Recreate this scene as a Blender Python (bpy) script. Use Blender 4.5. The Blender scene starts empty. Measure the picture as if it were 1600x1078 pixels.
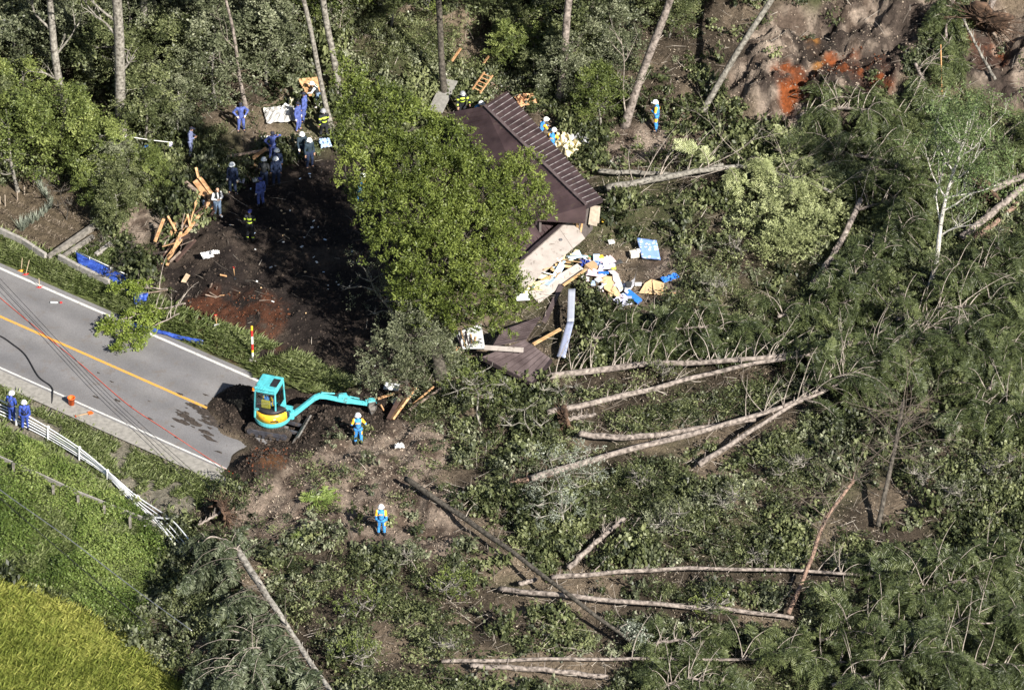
import bpy, bmesh, math, random
import numpy as np
from mathutils import Vector, Matrix, Euler
R = math.radians
rng = np.random.default_rng(7)
random.seed(11)
C = bpy.context.scene.collection
scene = bpy.context.scene

# ---------------------------------------------------------------- camera
D = 260.0
TH = R(35.0)
FW = 47.4
cam_pos = np.array([0.0, -D * math.cos(TH), D * math.sin(TH)])
HW = FW / D                       # picture width / distance
cd = bpy.data.cameras.new('camera')
cam = bpy.data.objects.new('camera', cd); C.objects.link(cam)
cam.location = cam_pos.tolist()
cam.rotation_euler = (math.pi / 2 - TH, 0, 0)
cd.sensor_width = 36; cd.lens = 36.0 / HW
cd.clip_start = 1; cd.clip_end = 3000
scene.camera = cam

# ---------------------------------------------------------------- light
SUN_EL = R(36); SUN_DIR = np.array([0.56, -0.8285])       # horizontal direction towards the sun
w = bpy.data.worlds.new('World'); scene.world = w; w.use_nodes = True
nt = w.node_tree; bg = nt.nodes['Background']
sky = nt.nodes.new('ShaderNodeTexSky'); sky.sky_type = 'NISHITA'; sky.sun_disc = False
sky.sun_elevation = SUN_EL
sky.sun_rotation = math.atan2(SUN_DIR[0], SUN_DIR[1])
nt.links.new(sky.outputs[0], bg.inputs[0]); bg.inputs[1].default_value = 0.045
sd = bpy.data.lights.new('sun', 'SUN'); sd.energy = 4.9; sd.angle = R(0.53); sd.color = (1.0, 0.95, 0.87)
so = bpy.data.objects.new('sun', sd); C.objects.link(so); so.location = (40, -50, 60)
tod = Vector((SUN_DIR[0] * math.cos(SUN_EL), SUN_DIR[1] * math.cos(SUN_EL), math.sin(SUN_EL)))
so.rotation_euler = tod.to_track_quat('Z', 'Y').to_euler()
scene.view_settings.view_transform = 'Standard'; scene.view_settings.look = 'None'
scene.view_settings.exposure = 1.12; scene.view_settings.gamma = 1.0
scene.render.engine = 'CYCLES'
scene.cycles.max_bounces = 5; scene.cycles.transparent_max_bounces = 6

# ---------------------------------------------------------------- pixel <-> world
cf = np.array([0, math.cos(TH), -math.sin(TH)]); cu = np.array([0, math.sin(TH), math.cos(TH)]); cr = np.array([1.0, 0, 0])
def ray(u, v):
    a = (u - 800) / 1600 * HW; b = (539 - v) / 1600 * HW
    return cf + a * cr + b * cu
def Pz(u, v, z=0.0):
    d = ray(u, v); t = (z - cam_pos[2]) / d[2]
    return cam_pos + d * t
def Py(u, v, y):
    d = ray(u, v); t = (y - cam_pos[1]) / d[1]
    return cam_pos + d * t
def pix(x, y, z):
    qx = x - cam_pos[0]; qy = y - cam_pos[1]; qz = z - cam_pos[2]
    zz = qy * cf[1] + qz * cf[2]
    return 800 + qx / zz / HW * 1600, 539 - (qy * cu[1] + qz * cu[2]) / zz / HW * 1600

# ---------------------------------------------------------------- noise
_lat = rng.random((256, 256))
def vnoise(x, y, seed=0):
    x = x + seed * 37.17; y = y + seed * 91.31
    xi = np.floor(x).astype(int); yi = np.floor(y).astype(int)
    fx = x - xi; fy = y - yi
    fx = fx * fx * (3 - 2 * fx); fy = fy * fy * (3 - 2 * fy)
    a = _lat[xi & 255, yi & 255]; b = _lat[(xi + 1) & 255, yi & 255]
    c = _lat[xi & 255, (yi + 1) & 255]; d = _lat[(xi + 1) & 255, (yi + 1) & 255]
    return (a * (1 - fx) + b * fx) * (1 - fy) + (c * (1 - fx) + d * fx) * fy
def fbm(x, y, sc=1.0, oct=4, seed=0):
    s = 0; amp = 1; tot = 0; f = 1 / sc
    for k in range(oct):
        s = s + amp * vnoise(x * f, y * f, seed + k); tot += amp; amp *= 0.5; f *= 2.03
    return s / tot
def inpoly(u, v, poly):
    ins = np.zeros(np.shape(u), bool); n = len(poly)
    for i in range(n):
        x0, y0 = poly[i]; x1, y1 = poly[(i + 1) % n]
        if y0 == y1: continue
        c = ((y0 > v) != (y1 > v)) & (u < (x1 - x0) * (v - y0) / (y1 - y0) + x0)
        ins ^= c
    return ins

# ---------------------------------------------------------------- terrain heights
ANCH = [(0,425,0),(0,570,0),(200,500,0),(200,665,0),(350,565,0),(330,720,0),(100,460,0),(100,620,0),(-300,350,0),(-300,480,0),(-150,400,0),(-150,520,0),
 (270,600,0),(60,530,0),(0,400,.1),(100,440,.1),(250,510,.1),(0,350,.5),(50,330,.7),(130,380,.55),(0,280,.9),(200,370,1.0),(180,450,.25),
 (0,200,2),(100,200,2),(200,230,1.8),(300,200,1.9),(0,50,4.2),(200,50,4.2),(400,50,4.3),(600,50,4.5),(300,120,3),(450,130,3),(0,-100,6),(300,-100,6.5),(600,-100,7),
 (400,200,1.9),(480,230,1.8),(530,230,1.7),(300,330,1.2),(400,300,1.6),(400,380,1.5),(500,350,1.8),(500,450,1.6),(560,520,1.2),(430,500,1.1),(340,480,.8),(450,570,.3),(280,430,.7),
 (650,300,1.5),(750,200,2),(850,300,1.6),(850,400,1.3),(750,500,1.0),(800,600,.7),(650,580,.5),
 (430,660,.02),(380,640,0),(430,710,.3),(400,745,.4),(520,650,.0),(560,700,.5),(600,635,-.1),(620,720,.7),(500,730,.6),(650,690,.8),
 (480,800,.6),(600,830,.7),(650,790,.9),(700,850,.8),(400,850,.1),(340,800,0),(300,860,-.8),(500,950,.2),(650,1000,.1),(400,1000,-.5),(800,800,.8),(800,950,.4),
 (30,672,-.15),(120,715,-.2),(200,760,-.2),(0,710,-.9),(100,760,-1.0),(200,800,-1.1),(230,850,-1.3),(0,780,-1.4),(100,850,-1.5),(200,900,-1.5),(0,900,-1.7),(100,980,-1.7),(50,1060,-1.7),(200,1040,-1.7),(0,1200,-1.8),(200,1200,-1.6),(-200,800,-1.7),(-200,650,-1.2),
 (950,250,2),(1020,190,2.4),(1100,250,2.4),(1200,350,2),(1050,450,1.3),(950,450,1.2),(1200,500,1.4),(950,620,.8),(1100,650,1),(1300,600,1.3),(1500,600,1.6),(1000,750,.8),(1200,750,1),(1400,750,1.2),(1590,750,1.5),(1000,900,.5),(1200,900,.6),(1400,900,.8),(1590,900,1),(1000,1050,.2),(1300,1050,.3),(1600,1050,.6),(1300,1200,0),(900,1200,0),
 (1100,100,4),(1250,120,3.8),(1350,130,3.4),(1300,30,6.3),(1200,60,5),(1400,30,6.6),(1500,200,3.5),(1550,100,5),(1590,20,6.6),(1590,300,2.5),(1450,350,2.2),(1400,250,2.8),(900,100,3.5),(800,100,3.3),(1000,50,5),(1200,-100,8),(1600,-100,9),(900,-100,7),(1800,300,3),(1800,900,1)]
AX = np.array([Pz(u, v, z) for u, v, z in ANCH])
ROADZ = 0.0
yl0 = Pz(0, 495, 0); yl1 = Pz(340, 645, 0)
RD = (yl1 - yl0)[:2]; RD /= np.linalg.norm(RD); RN = np.array([-RD[1], RD[0]])     # along the road, towards the hill
def road_co(x, y):
    dx = x - yl0[0]; dy = y - yl0[1]
    return dx * RD[0] + dy * RD[1], dx * RN[0] + dy * RN[1]
sa, up_w = road_co(*Pz(200, 507, 0)[:2]); sb, lo_w = road_co(*Pz(200, 665, 0)[:2])
Rup, Rlo = up_w, lo_w          # offsets of the two white lines
road_end = road_co(*Pz(420, 690, 0)[:2])[0]

Z = {  # picture-plane outlines of the ground zones
 'dark': [(215,420),(250,380),(330,350),(350,300),(420,262),(520,235),(620,250),(660,420),(640,560),(590,600),(500,590),(440,600),(400,575),(330,540),(262,480),(250,440)],
 'rust': [(268,480),(320,460),(400,455),(460,470),(440,530),(400,560),(340,548),(280,500)],
 'spill': [(340,610),(370,600),(420,620),(500,610),(600,600),(650,620),(640,660),(560,680),(500,690),(470,720),(420,750),(380,760),(355,745),(380,710),(400,690),(350,675),(335,650)],
 'sand': [(470,700),(540,690),(640,650),(700,690),(680,760),(720,840),(700,880),(560,860),(520,830),(440,850),(360,870),(320,840),(350,790),(430,750)],
 'sand2': [(1160,60),(1230,0),(1480,0),(1420,90),(1400,140),(1350,200),(1240,200),(1180,190),(1140,150)],
 'sand3': [(1530,0),(1620,0),(1620,180),(1560,170),(1500,120)],
 'sand4': [(960,200),(1040,190),(1050,240),(1000,262),(940,262)],
 'sand5': [(1010,390),(1060,400),(1060,460),(1010,440)],
 'sand6': [(190,320),(235,320),(260,350),(250,380),(215,385),(190,360)],
 'orange': [(1300,82),(1340,72),(1390,90),(1395,130),(1370,150),(1320,120),(1280,145),(1215,160),(1200,130),(1260,110)],
 'orange2': [(1252,45),(1290,40),(1285,95),(1258,85)],
 'orange3': [(1515,45),(1560,55),(1575,100),(1530,105)],
 'garden': [(-60,300),(60,270),(130,300),(160,370),(75,400),(-60,350)],
 'rice': [(-120,848),(0,903),(128,958),(215,1015),(330,1120),(-100,1120)],
 'weeds': [(-80,648),(0,669),(70,704),(160,757),(232,815),(262,868),(245,890),(235,940),(225,1010),(120,950),(0,895),(-80,850)],
}
def zone(name, u, v, jit=8, seed=3):
    return None
xs = np.concatenate([np.linspace(-400, -32, 36)[:-1], np.arange(-32, 32, 0.14), np.linspace(32, 400, 36)])
ys = np.concatenate([np.linspace(-300, -31, 26)[:-1], np.arange(-31, 46, 0.16), np.linspace(46, 600, 46)])
GX, GY = np.meshgrid(xs, ys, indexing='ij')
def base_height(X, Y):
    num = np.zeros(X.shape); den = np.zeros(X.shape)
    for ax, ay, az in AX:
        d2 = (X - ax) ** 2 + (Y - ay) ** 2
        ww = np.exp(-d2 / (2 * 2.1 ** 2)) + 1e-4 / (1 + d2) ** 2
        num += ww * az; den += ww
    return num / den
H0 = base_height(GX, GY)
GU, GV = pix(GX, GY, H0)
ju = (fbm(GX, GY, 1.1, 4, 5) - .5) * 60; jv = (fbm(GX, GY, 1.1, 4, 9) - .5) * 45
M = {k: inpoly(GU + ju * (.15 if k in ('garden', 'rice') else 1), GV + jv * (.15 if k in ('garden', 'rice') else 1), p).astype(float) for k, p in Z.items()}
rs, rt = road_co(GX, GY)
onroad = (rt < Rup + .9) & (rt > Rlo - 1.0) & (rs < road_end - .2 + (fbm(GX, GY, .8, 3, 2) - .5) * 1.6)
near_road = (rt < Rup + 2.4) & (rt > Rlo - 2.6) & (rs < road_end)
def blur(A, n):
    for _ in range(n):
        A = A.copy(); A[1:-1, 1:-1] = (A[1:-1, 1:-1] * 2 + A[:-2, 1:-1] + A[2:, 1:-1] + A[1:-1, :-2] + A[1:-1, 2:]) / 6
    return A
sm = {k: blur(m, 3) for k, m in M.items()}
soft = blur(near_road.astype(float), 6)
core = (np.abs(GX) < 31.5) & (GY > -30.8) & (GY < 45.5)
amp = 0.28 + 0.5 * np.maximum.reduce([sm['sand2'], sm['sand3']]) + 0.10 * sm['dark'] + .28 * sm['sand'] + .35 * sm['sand2'] 
amp = amp * (1 - soft) * (1 - np.maximum.reduce([sm['garden'], sm['rice'], .75 * sm['weeds']]))
rid = 1 - np.abs(2 * fbm(GX, GY, 1.9, 4, 21) - 1) * 2
HT = H0 + amp * core * ((fbm(GX, GY, 1.6, 5, 31) - .5) * 2.0 + rid * .28)
HT += (1 - soft) * core * (fbm(GX, GY, .45, 3, 41) - .5) * (.10 + .24 * np.maximum.reduce([sm['dark'], sm['sand'], sm['sand2'], sm['sand3'], sm['spill']]))
# pits torn open under the upturned roots
_r2 = np.maximum(sm['sand2'], sm['sand3']); HT += _r2 * core * (.34 * (1 - np.abs(2 * fbm(GX, GY, 1.15, 4, 121) - 1) * 2.2) + .22 * (1 - np.abs(2 * fbm(GX, GY, .5, 3, 131) - 1) * 2)) - .3 * _r2 * core
for (u, v, r, dz) in [(1272, 75, 1.1, 1.0), (1345, 115, 1.6, .9), (1570, 100, 1.8, 1.2), (645, 800, .8, .7), (640, 870, .6, .5), (1540, 310, 1.2, .6), (560, 800, .7, .3)]:
    c = Pz(u, v, 1.0 if v > 500 else 3.8 if v < 150 else 2.5)
    HT -= dz * np.exp(-((GX - c[0]) ** 2 + (GY - c[1]) ** 2) / (2 * (r * .6) ** 2))
flat = blur(onroad.astype(float), 2)
HT = HT * (1 - flat) + (-0.03) * flat
# soil spilled over the end of the asphalt
sp = sm['spill'] * (.05 + .55 * np.clip(fbm(GX, GY, .9, 4, 51) - .25, 0, 1)) * core
HT = np.where(onroad, np.maximum(HT, -0.03 + sp * 1.5), HT + sp * .4)
def heap(u, v, r, dz, z=.2):
    c = Pz(u, v, z)
    return dz * np.exp(-((GX - c[0]) ** 2 + (GY - c[1]) ** 2) / (2 * r * r)) * (.7 + .6 * fbm(GX, GY, .5, 3, 61))
HT += heap(402, 738, .55, .55) + heap(436, 738, .5, .45) + heap(368, 640, .55, .32) + heap(395, 622, .5, .25) + heap(520, 668, .8, .35) + heap(400, 755, .5, .35)
HT += heap(480, 560, 1.0, .3, 1) + heap(355, 400, 1.0, .4, 1) + heap(330, 440, .6, .4, 1)

_g = Pz(428, 673, .05); _k = np.exp(-(((GX - _g[0]) ** 2 + (GY - _g[1]) ** 2) / 2.6) ** 2); HT = HT * (1 - _k) + .0 * _k
def hgt(x, y):
    x = np.asarray(x, float); y = np.asarray(y, float)
    i = np.clip(np.searchsorted(xs, x) - 1, 0, len(xs) - 2); j = np.clip(np.searchsorted(ys, y) - 1, 0, len(ys) - 2)
    fx = np.clip((x - xs[i]) / (xs[i + 1] - xs[i]), 0, 1); fy = np.clip((y - ys[j]) / (ys[j + 1] - ys[j]), 0, 1)
    return (HT[i, j] * (1 - fx) + HT[i + 1, j] * fx) * (1 - fy) + (HT[i, j + 1] * (1 - fx) + HT[i + 1, j + 1] * fx) * fy
HS = blur(HT, 8)
def P(u, v, h=0.0):
    """ground point seen at photo pixel (u, v); with h the point h metres over the ground on that ray"""
    z = 1.0
    for _ in range(25):
        p = Pz(u, v, z + h); z = .5 * z + .5 * float(hgt(p[0], p[1]))
    p = Pz(u, v, z + h)
    return Vector(p.tolist())
def Q(u, v, y): return Vector(Py(u, v, y).tolist())

# ---------------------------------------------------------------- materials
MATS = {}
def nodes(name):
    m = bpy.data.materials.new(name); m.use_nodes = True
    t = m.node_tree; return m, t, t.nodes, t.links, t.nodes['Principled BSDF']
def mat(name, col, rough=.7, metal=0.0, nscale=6.0, nam=.25, bump=0.0, col2=None, stretch=None, spec=.35, dirt=0.0):
    if name in MATS: return MATS[name]
    m, t, N, L, B = nodes(name)
    tc = N.new('ShaderNodeTexCoord'); nz = N.new('ShaderNodeTexNoise'); nz.inputs['Scale'].default_value = nscale; nz.inputs['Detail'].default_value = 6
    src = tc.outputs['Object']
    if stretch:
        mp = N.new('ShaderNodeMapping'); mp.inputs['Scale'].default_value = stretch; L.new(src, mp.inputs[0]); src = mp.outputs[0]
    L.new(src, nz.inputs['Vector'])
    mx = N.new('ShaderNodeMix'); mx.data_type = 'RGBA'
    a = [c * (1 - nam) for c in col]; b = col2 or [min(1, c * (1 + nam)) for c in col]
    mx.inputs[6].default_value = (*a, 1); mx.inputs[7].default_value = (*b, 1)
    rp = N.new('ShaderNodeMapRange'); rp.inputs[1].default_value = .32; rp.inputs[2].default_value = .68
    L.new(nz.outputs[0], rp.inputs[0]); L.new(rp.outputs[0], mx.inputs[0]); out = mx.outputs[2]
    if dirt:
        n2 = N.new('ShaderNodeTexNoise'); n2.inputs['Scale'].default_value = 3.3; n2.inputs['Detail'].default_value = 9; n2.inputs['Roughness'].default_value = .72; L.new(tc.outputs['Object'], n2.inputs['Vector'])
        r2 = N.new('ShaderNodeMapRange'); r2.inputs[1].default_value = .60 - .14 * dirt; r2.inputs[2].default_value = .70 - .10 * dirt; r2.inputs[4].default_value = .85; L.new(n2.outputs[0], r2.inputs[0])
        m2 = N.new('ShaderNodeMix'); m2.data_type = 'RGBA'; m2.inputs[7].default_value = (.095, .072, .055, 1); L.new(r2.outputs[0], m2.inputs[0]); L.new(out, m2.inputs[6]); out = m2.outputs[2]
    L.new(out, B.inputs['Base Color'])
    B.inputs['Roughness'].default_value = rough; B.inputs['Metallic'].default_value = metal
    B.inputs['Specular IOR Level'].default_value = spec
    if bump:
        bp = N.new('ShaderNodeBump'); bp.inputs['Strength'].default_value = .8; bp.inputs['Distance'].default_value = bump
        L.new(nz.outputs[0], bp.inputs['Height']); L.new(bp.outputs[0], B.inputs['Normal'])
    MATS[name] = m; return m
def leafmat(name, dark, mid, light, trans=.28, rough=.5, spec=.4):
    if name in MATS: return MATS[name]
    m, t, N, L, B = nodes(name)
    at = N.new('ShaderNodeAttribute'); at.attribute_name = 'var'
    oi = N.new('ShaderNodeObjectInfo')
    ad = N.new('ShaderNodeMath'); ad.operation = 'MULTIPLY_ADD'; ad.inputs[1].default_value = .22; L.new(oi.outputs['Random'], ad.inputs[0]); L.new(at.outputs['Fac'], ad.inputs[2])
    sb = N.new('ShaderNodeMath'); sb.operation = 'SUBTRACT'; sb.inputs[1].default_value = .11; L.new(ad.outputs[0], sb.inputs[0])
    cr_ = N.new('ShaderNodeValToRGB'); e = cr_.color_ramp.elements
    e[0].position = 0; e[0].color = (*dark, 1); e[1].position = 1; e[1].color = (*light, 1)
    k = cr_.color_ramp.elements.new(.5); k.color = (*mid, 1)
    L.new(sb.outputs[0], cr_.inputs[0]); L.new(cr_.outputs[0], B.inputs['Base Color'])
    B.inputs['Roughness'].default_value = rough; B.inputs['Specular IOR Level'].default_value = spec
    tr = N.new('ShaderNodeBsdfTranslucent'); L.new(cr_.outputs[0], tr.inputs[0])
    ms = N.new('ShaderNodeMixShader'); ms.inputs[0].default_value = trans
    L.new(B.outputs[0], ms.inputs[1]); L.new(tr.outputs[0], ms.inputs[2]); L.new(ms.outputs[0], N['Material Output'].inputs[0])
    MATS[name] = m; return m

# ---------------------------------------------------------------- object helpers
def tag(o, label=None, cat=None, group=None, kind=None):
    if label: o['label'] = label
    if cat: o['category'] = cat
    if group: o['group'] = group
    if kind: o['kind'] = kind
    return o
def thing(name, label, cat, loc=(0, 0, 0), rz=0.0, group=None):
    o = bpy.data.objects.new(name, None); C.objects.link(o); o.empty_display_size = .2
    o.location = loc; o.rotation_euler = (0, 0, rz)
    return tag(o, label, cat, group)
def copy_tree(o, parent=None):
    c = o.copy(); C.objects.link(c)
    if parent: c.parent = parent
    for ch in list(o.children): copy_tree(ch, c)
    return c
class MB:
    def __init__(s): s.v = []; s.f = []; s.m = []
    def add(s, v, f, mi=0):
        o = len(s.v); s.v.extend([tuple(map(float, p)) for p in v]); s.f.extend([tuple(i + o for i in q) for q in f]); s.m.extend([mi] * len(f)); return s
    def box(s, c, size, rot=None, mi=0, bev=0.0, taper=1.0):
        hx, hy, hz = [k / 2 for k in size]; M3 = rot.to_matrix() if isinstance(rot, Euler) else (rot or Matrix.Identity(3)); c = Vector(c)
        if bev <= 0:
            vs = [Vector((x * hx * (taper if z > 0 else 1), y * hy * (taper if z > 0 else 1), z * hz)) for z in (-1, 1) for x, y in ((-1, -1), (1, -1), (1, 1), (-1, 1))]
            fs = [(3, 2, 1, 0), (4, 5, 6, 7), (0, 1, 5, 4), (1, 2, 6, 5), (2, 3, 7, 6), (3, 0, 4, 7)]
            return s.add([M3 @ p + c for p in vs], fs, mi)
        bm = bmesh.new(); bmesh.ops.create_cube(bm, size=1)
        for q in bm.verts:
            k = taper if q.co.z > 0 else 1
            q.co = Vector((q.co.x * size[0] * k, q.co.y * size[1] * k, q.co.z * size[2]))
        bmesh.ops.bevel(bm, geom=bm.edges[:], offset=bev, segments=2, profile=.5, affect='EDGES')
        bm.verts.index_update()
        s.add([M3 @ q.co + c for q in bm.verts], [[q.index for q in f.verts] for f in bm.faces], mi); bm.free(); return s
    def bar(s, a, b, wd, th, mi=0, roll=0.0, bev=0.0):
        a = Vector(a); b = Vector(b); d = b - a; q = d.to_track_quat('X', 'Z') @ Euler((roll, 0, 0)).to_quaternion()
        return s.box((a + b) / 2, (d.length, wd, th), q.to_matrix(), mi, bev)
    def tube(s, pts, rad, n=8, mi=0, caps=True, jit=0.0):
        pts = [Vector(p) for p in pts]
        if not hasattr(rad, '__len__'): rad = [rad] * len(pts)
        up = Vector((0, 0, 1)); vs = []; prev = None
        for i, p in enumerate(pts):
            d = (pts[min(i + 1, len(pts) - 1)] - pts[max(i - 1, 0)])
            d = d.normalized() if d.length > 1e-9 else Vector((0, 0, 1))
            if prev is None:
                a = d.cross(up) if abs(d.z) < .95 else d.cross(Vector((1, 0, 0)))
            else: a = prev - d * prev.dot(d)
            a.normalize(); b = d.cross(a); prev = a
            for k in range(n):
                an = 2 * math.pi * k / n; r = rad[i] * (1 + random.uniform(-jit, jit))
                vs.append(p + (a * math.cos(an) + b * math.sin(an)) * r)
        fs = [(i * n + k, i * n + (k + 1) % n, (i + 1) * n + (k + 1) % n, (i + 1) * n + k) for i in range(len(pts) - 1) for k in range(n)]
        if caps: fs += [tuple(range(n - 1, -1, -1)), tuple((len(pts) - 1) * n + k for k in range(n))]
        return s.add(vs, fs, mi)
    def prism(s, poly, y0, y1, Mx=None, mi=0):
        """poly in x,z extruded along y"""
        n = len(poly); vs = [Vector((x, y0, z)) for x, z in poly] + [Vector((x, y1, z)) for x, z in poly]
        if Mx: vs = [Mx @ q for q in vs]
        fs = [tuple(range(n)), tuple(range(2 * n - 1, n - 1, -1))] + [(i, i + n, (i + 1) % n + n, (i + 1) % n) for i in range(n)]
        return s.add(vs, fs, mi)
    def ell(s, c, r, mi=0, nu=12, nv=8, zmin=-1.0, M3=None):
        c = Vector(c); vs = []; fs = []
        for j in range(nv + 1):
            ph = math.asin(zmin) + (math.pi / 2 - math.asin(zmin)) * j / nv if zmin > -1 else -math.pi / 2 + math.pi * j / nv
            for i in range(nu):
                th = 2 * math.pi * i / nu
                q = Vector((math.cos(ph) * math.cos(th) * r[0], math.cos(ph) * math.sin(th) * r[1], math.sin(ph) * r[2]))
                vs.append((M3 @ q if M3 else q) + c)
        for j in range(nv):
            for i in range(nu): fs.append((j * nu + i, j * nu + (i + 1) % nu, (j + 1) * nu + (i + 1) % nu, (j + 1) * nu + i))
        return s.add(vs, fs, mi)
    def build(s, name, mats, parent=None, smooth=False, label=None):
        me = bpy.data.meshes.new(name); me.from_pydata(s.v, [], s.f)
        for m in (mats if isinstance(mats, (list, tuple)) else [mats]): me.materials.append(m)
        if any(s.m): me.polygons.foreach_set('material_index', s.m)
        if smooth: me.polygons.foreach_set('use_smooth', [True] * len(s.f))
        me.update()
        o = bpy.data.objects.new(name, me); C.objects.link(o); o.parent = parent
        if label: o['label'] = label
        return o
def quads_obj(name, Qd, var, m, parent=None, loc=None):
    """Qd (N,4,3) quads; var (N,) colour variation"""
    n = len(Qd); me = bpy.data.meshes.new(name)
    if loc is not None: Qd = Qd - np.array(loc)[None, None, :]
    me.vertices.add(n * 4); me.vertices.foreach_set('co', np.ascontiguousarray(Qd, dtype=np.float32).ravel())
    me.loops.add(n * 4); me.loops.foreach_set('vertex_index', np.arange(n * 4, dtype=np.int32))
    me.polygons.add(n); me.polygons.foreach_set('loop_start', np.arange(0, n * 4, 4, dtype=np.int32))
    try: me.polygons.foreach_set('loop_total', np.full(n, 4, np.int32))
    except Exception: pass
    a = me.attributes.new('var', 'FLOAT', 'FACE'); a.data.foreach_set('value', np.asarray(var, np.float32))
    for k in (m if isinstance(m, (list, tuple)) else [m]): me.materials.append(k)
    me.update(calc_edges=True)
    o = bpy.data.objects.new(name, me); C.objects.link(o); o.parent = parent
    return o
def nrm(a): return a / (np.linalg.norm(a, axis=-1, keepdims=True) + 1e-9)
def leafq(c, n, ln, wd, tdir=None):
    """rhombic leaves at c with normal n"""
    N_ = len(c); r = rng.normal(size=(N_, 3)) if tdir is None else tdir
    t = nrm(r - n * np.sum(r * n, 1, keepdims=True)); b = np.cross(n, t)
    ln = np.broadcast_to(np.asarray(ln, float), (N_,))[:, None] / 2; wd = np.broadcast_to(np.asarray(wd, float), (N_,))[:, None] / 2
    return np.stack([c - t * ln, c + b * wd, c + t * ln, c - b * wd], 1)
def rotz(a):
    c, s = np.cos(a), np.sin(a); z = np.zeros_like(a); o = np.ones_like(a)
    return np.stack([np.stack([c, -s, z], -1), np.stack([s, c, z], -1), np.stack([z, z, o], -1)], -2)
def frame(d, roll):
    """rotation matrices whose x axis is d"""
    d = nrm(d); up = np.tile(np.array([0, 0, 1.0]), (len(d), 1)); up[np.abs(d[:, 2]) > .97] = [0, 1, 0]
    y = nrm(np.cross(up, d)); z = np.cross(d, y)
    c = np.cos(roll)[:, None]; s = np.sin(roll)[:, None]
    return np.stack([d, y * c + z * s, z * c - y * s], -1)
def stamp(proto, pv, Rm, sc, pos, vsh):
    """copies of proto (n,4,3): rotations (M,3,3), scales (M,) or (M,3), positions (M,3)"""
    sc = np.asarray(sc, float); sc = sc[:, None] * np.ones(3) if sc.ndim == 1 else sc
    q = np.einsum('mij,mj,nkj->mnki', Rm, sc, proto, optimize=True) + pos[:, None, None, :]
    v = np.clip(pv[None, :] + vsh[:, None], 0, 1)
    return q.reshape(-1, 4, 3), v.reshape(-1)
# ---------------------------------------------------------------- ground
def col_mix(base, m, c): return base * (1 - m[..., None]) + np.array(c) * m[..., None]
nA = fbm(GX, GY, 2.2, 5, 71); nB = fbm(GX, GY, .7, 4, 77); nC = fbm(GX, GY, 5, 3, 81)
CB = np.zeros(GX.shape + (3,)) + np.array([.055, .043, .031])
CB = col_mix(CB, np.clip((nA - .48) * 6, 0, 1) * .8, (.18, .14, .10))
CB = col_mix(CB, np.clip((nC - .52) * 5, 0, 1) * .6, (.055, .07, .025))
verge = blur(((rt > Rup + .3) & (rt < Rup + 2.4) & (rs < road_end)).astype(float), 2)
CB = col_mix(CB, verge, (.10, .12, .04))
lo_v = blur(((rt < Rlo - .9) & (rt > Rlo - 3.5) & (rs < road_end)).astype(float), 2)
CB = col_mix(CB, lo_v, (.17, .155, .12))
CB = col_mix(CB, sm['garden'], (.10, .078, .052)); CB = col_mix(CB, sm['weeds'], (.05, .075, .02)); CB = col_mix(CB, sm['rice'], (.10, .11, .02))
sand = np.maximum.reduce([sm['sand'], sm['sand2'], sm['sand3'], sm['sand4'], sm['sand5'], sm['sand6']])
CB = col_mix(CB, sand, (.25, .20, .16)); CB = col_mix(CB, sm['sand'] * .55, (.15, .115, .09)); CB = col_mix(CB, sand * np.clip((nB - .46) * 8, 0, 1) * .9, (.07, .05, .038))
CB = col_mix(CB, sm['dark'] * (1 - sm['sand6']), (.021, .016, .014)); CB = col_mix(CB, sm['dark'] * np.clip((nA - .55) * 8, 0, 1) * .5, (.085, .065, .05))
CB = col_mix(CB, sm['rust'] * np.clip((nB - .42) * 7, 0, 1) * .7, (.085, .032, .016))
CB = col_mix(CB, sm['spill'], (.027, .020, .016)); 
orn = blur(inpoly(GU + ju, GV + jv, [(380,715),(400,700),(450,700),(450,730),(400,745)]).astype(float), 1)
CB = col_mix(CB, orn * np.clip((nB - .5) * 8, 0, 1) * .5, (.12, .055, .022))
for k in ('orange', 'orange2', 'orange3'): CB = col_mix(CB, np.clip(sm[k] * 1.3, 0, 1) * np.clip((nB - .22) * 6, 0, 1), (.185, .052, .016) if k != 'orange2' else (.33, .15, .04))
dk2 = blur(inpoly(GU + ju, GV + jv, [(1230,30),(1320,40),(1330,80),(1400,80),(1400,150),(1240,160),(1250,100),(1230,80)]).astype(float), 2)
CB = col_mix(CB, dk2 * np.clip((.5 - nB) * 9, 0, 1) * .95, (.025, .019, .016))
crv = np.clip((fbm(GX, GY, 1.3, 5, 91) - .53) * 9, 0, 1) * np.maximum(sm['sand2'], sm['sand3']); CB = col_mix(CB, crv * .9, (.04, .03, .025))
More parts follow.
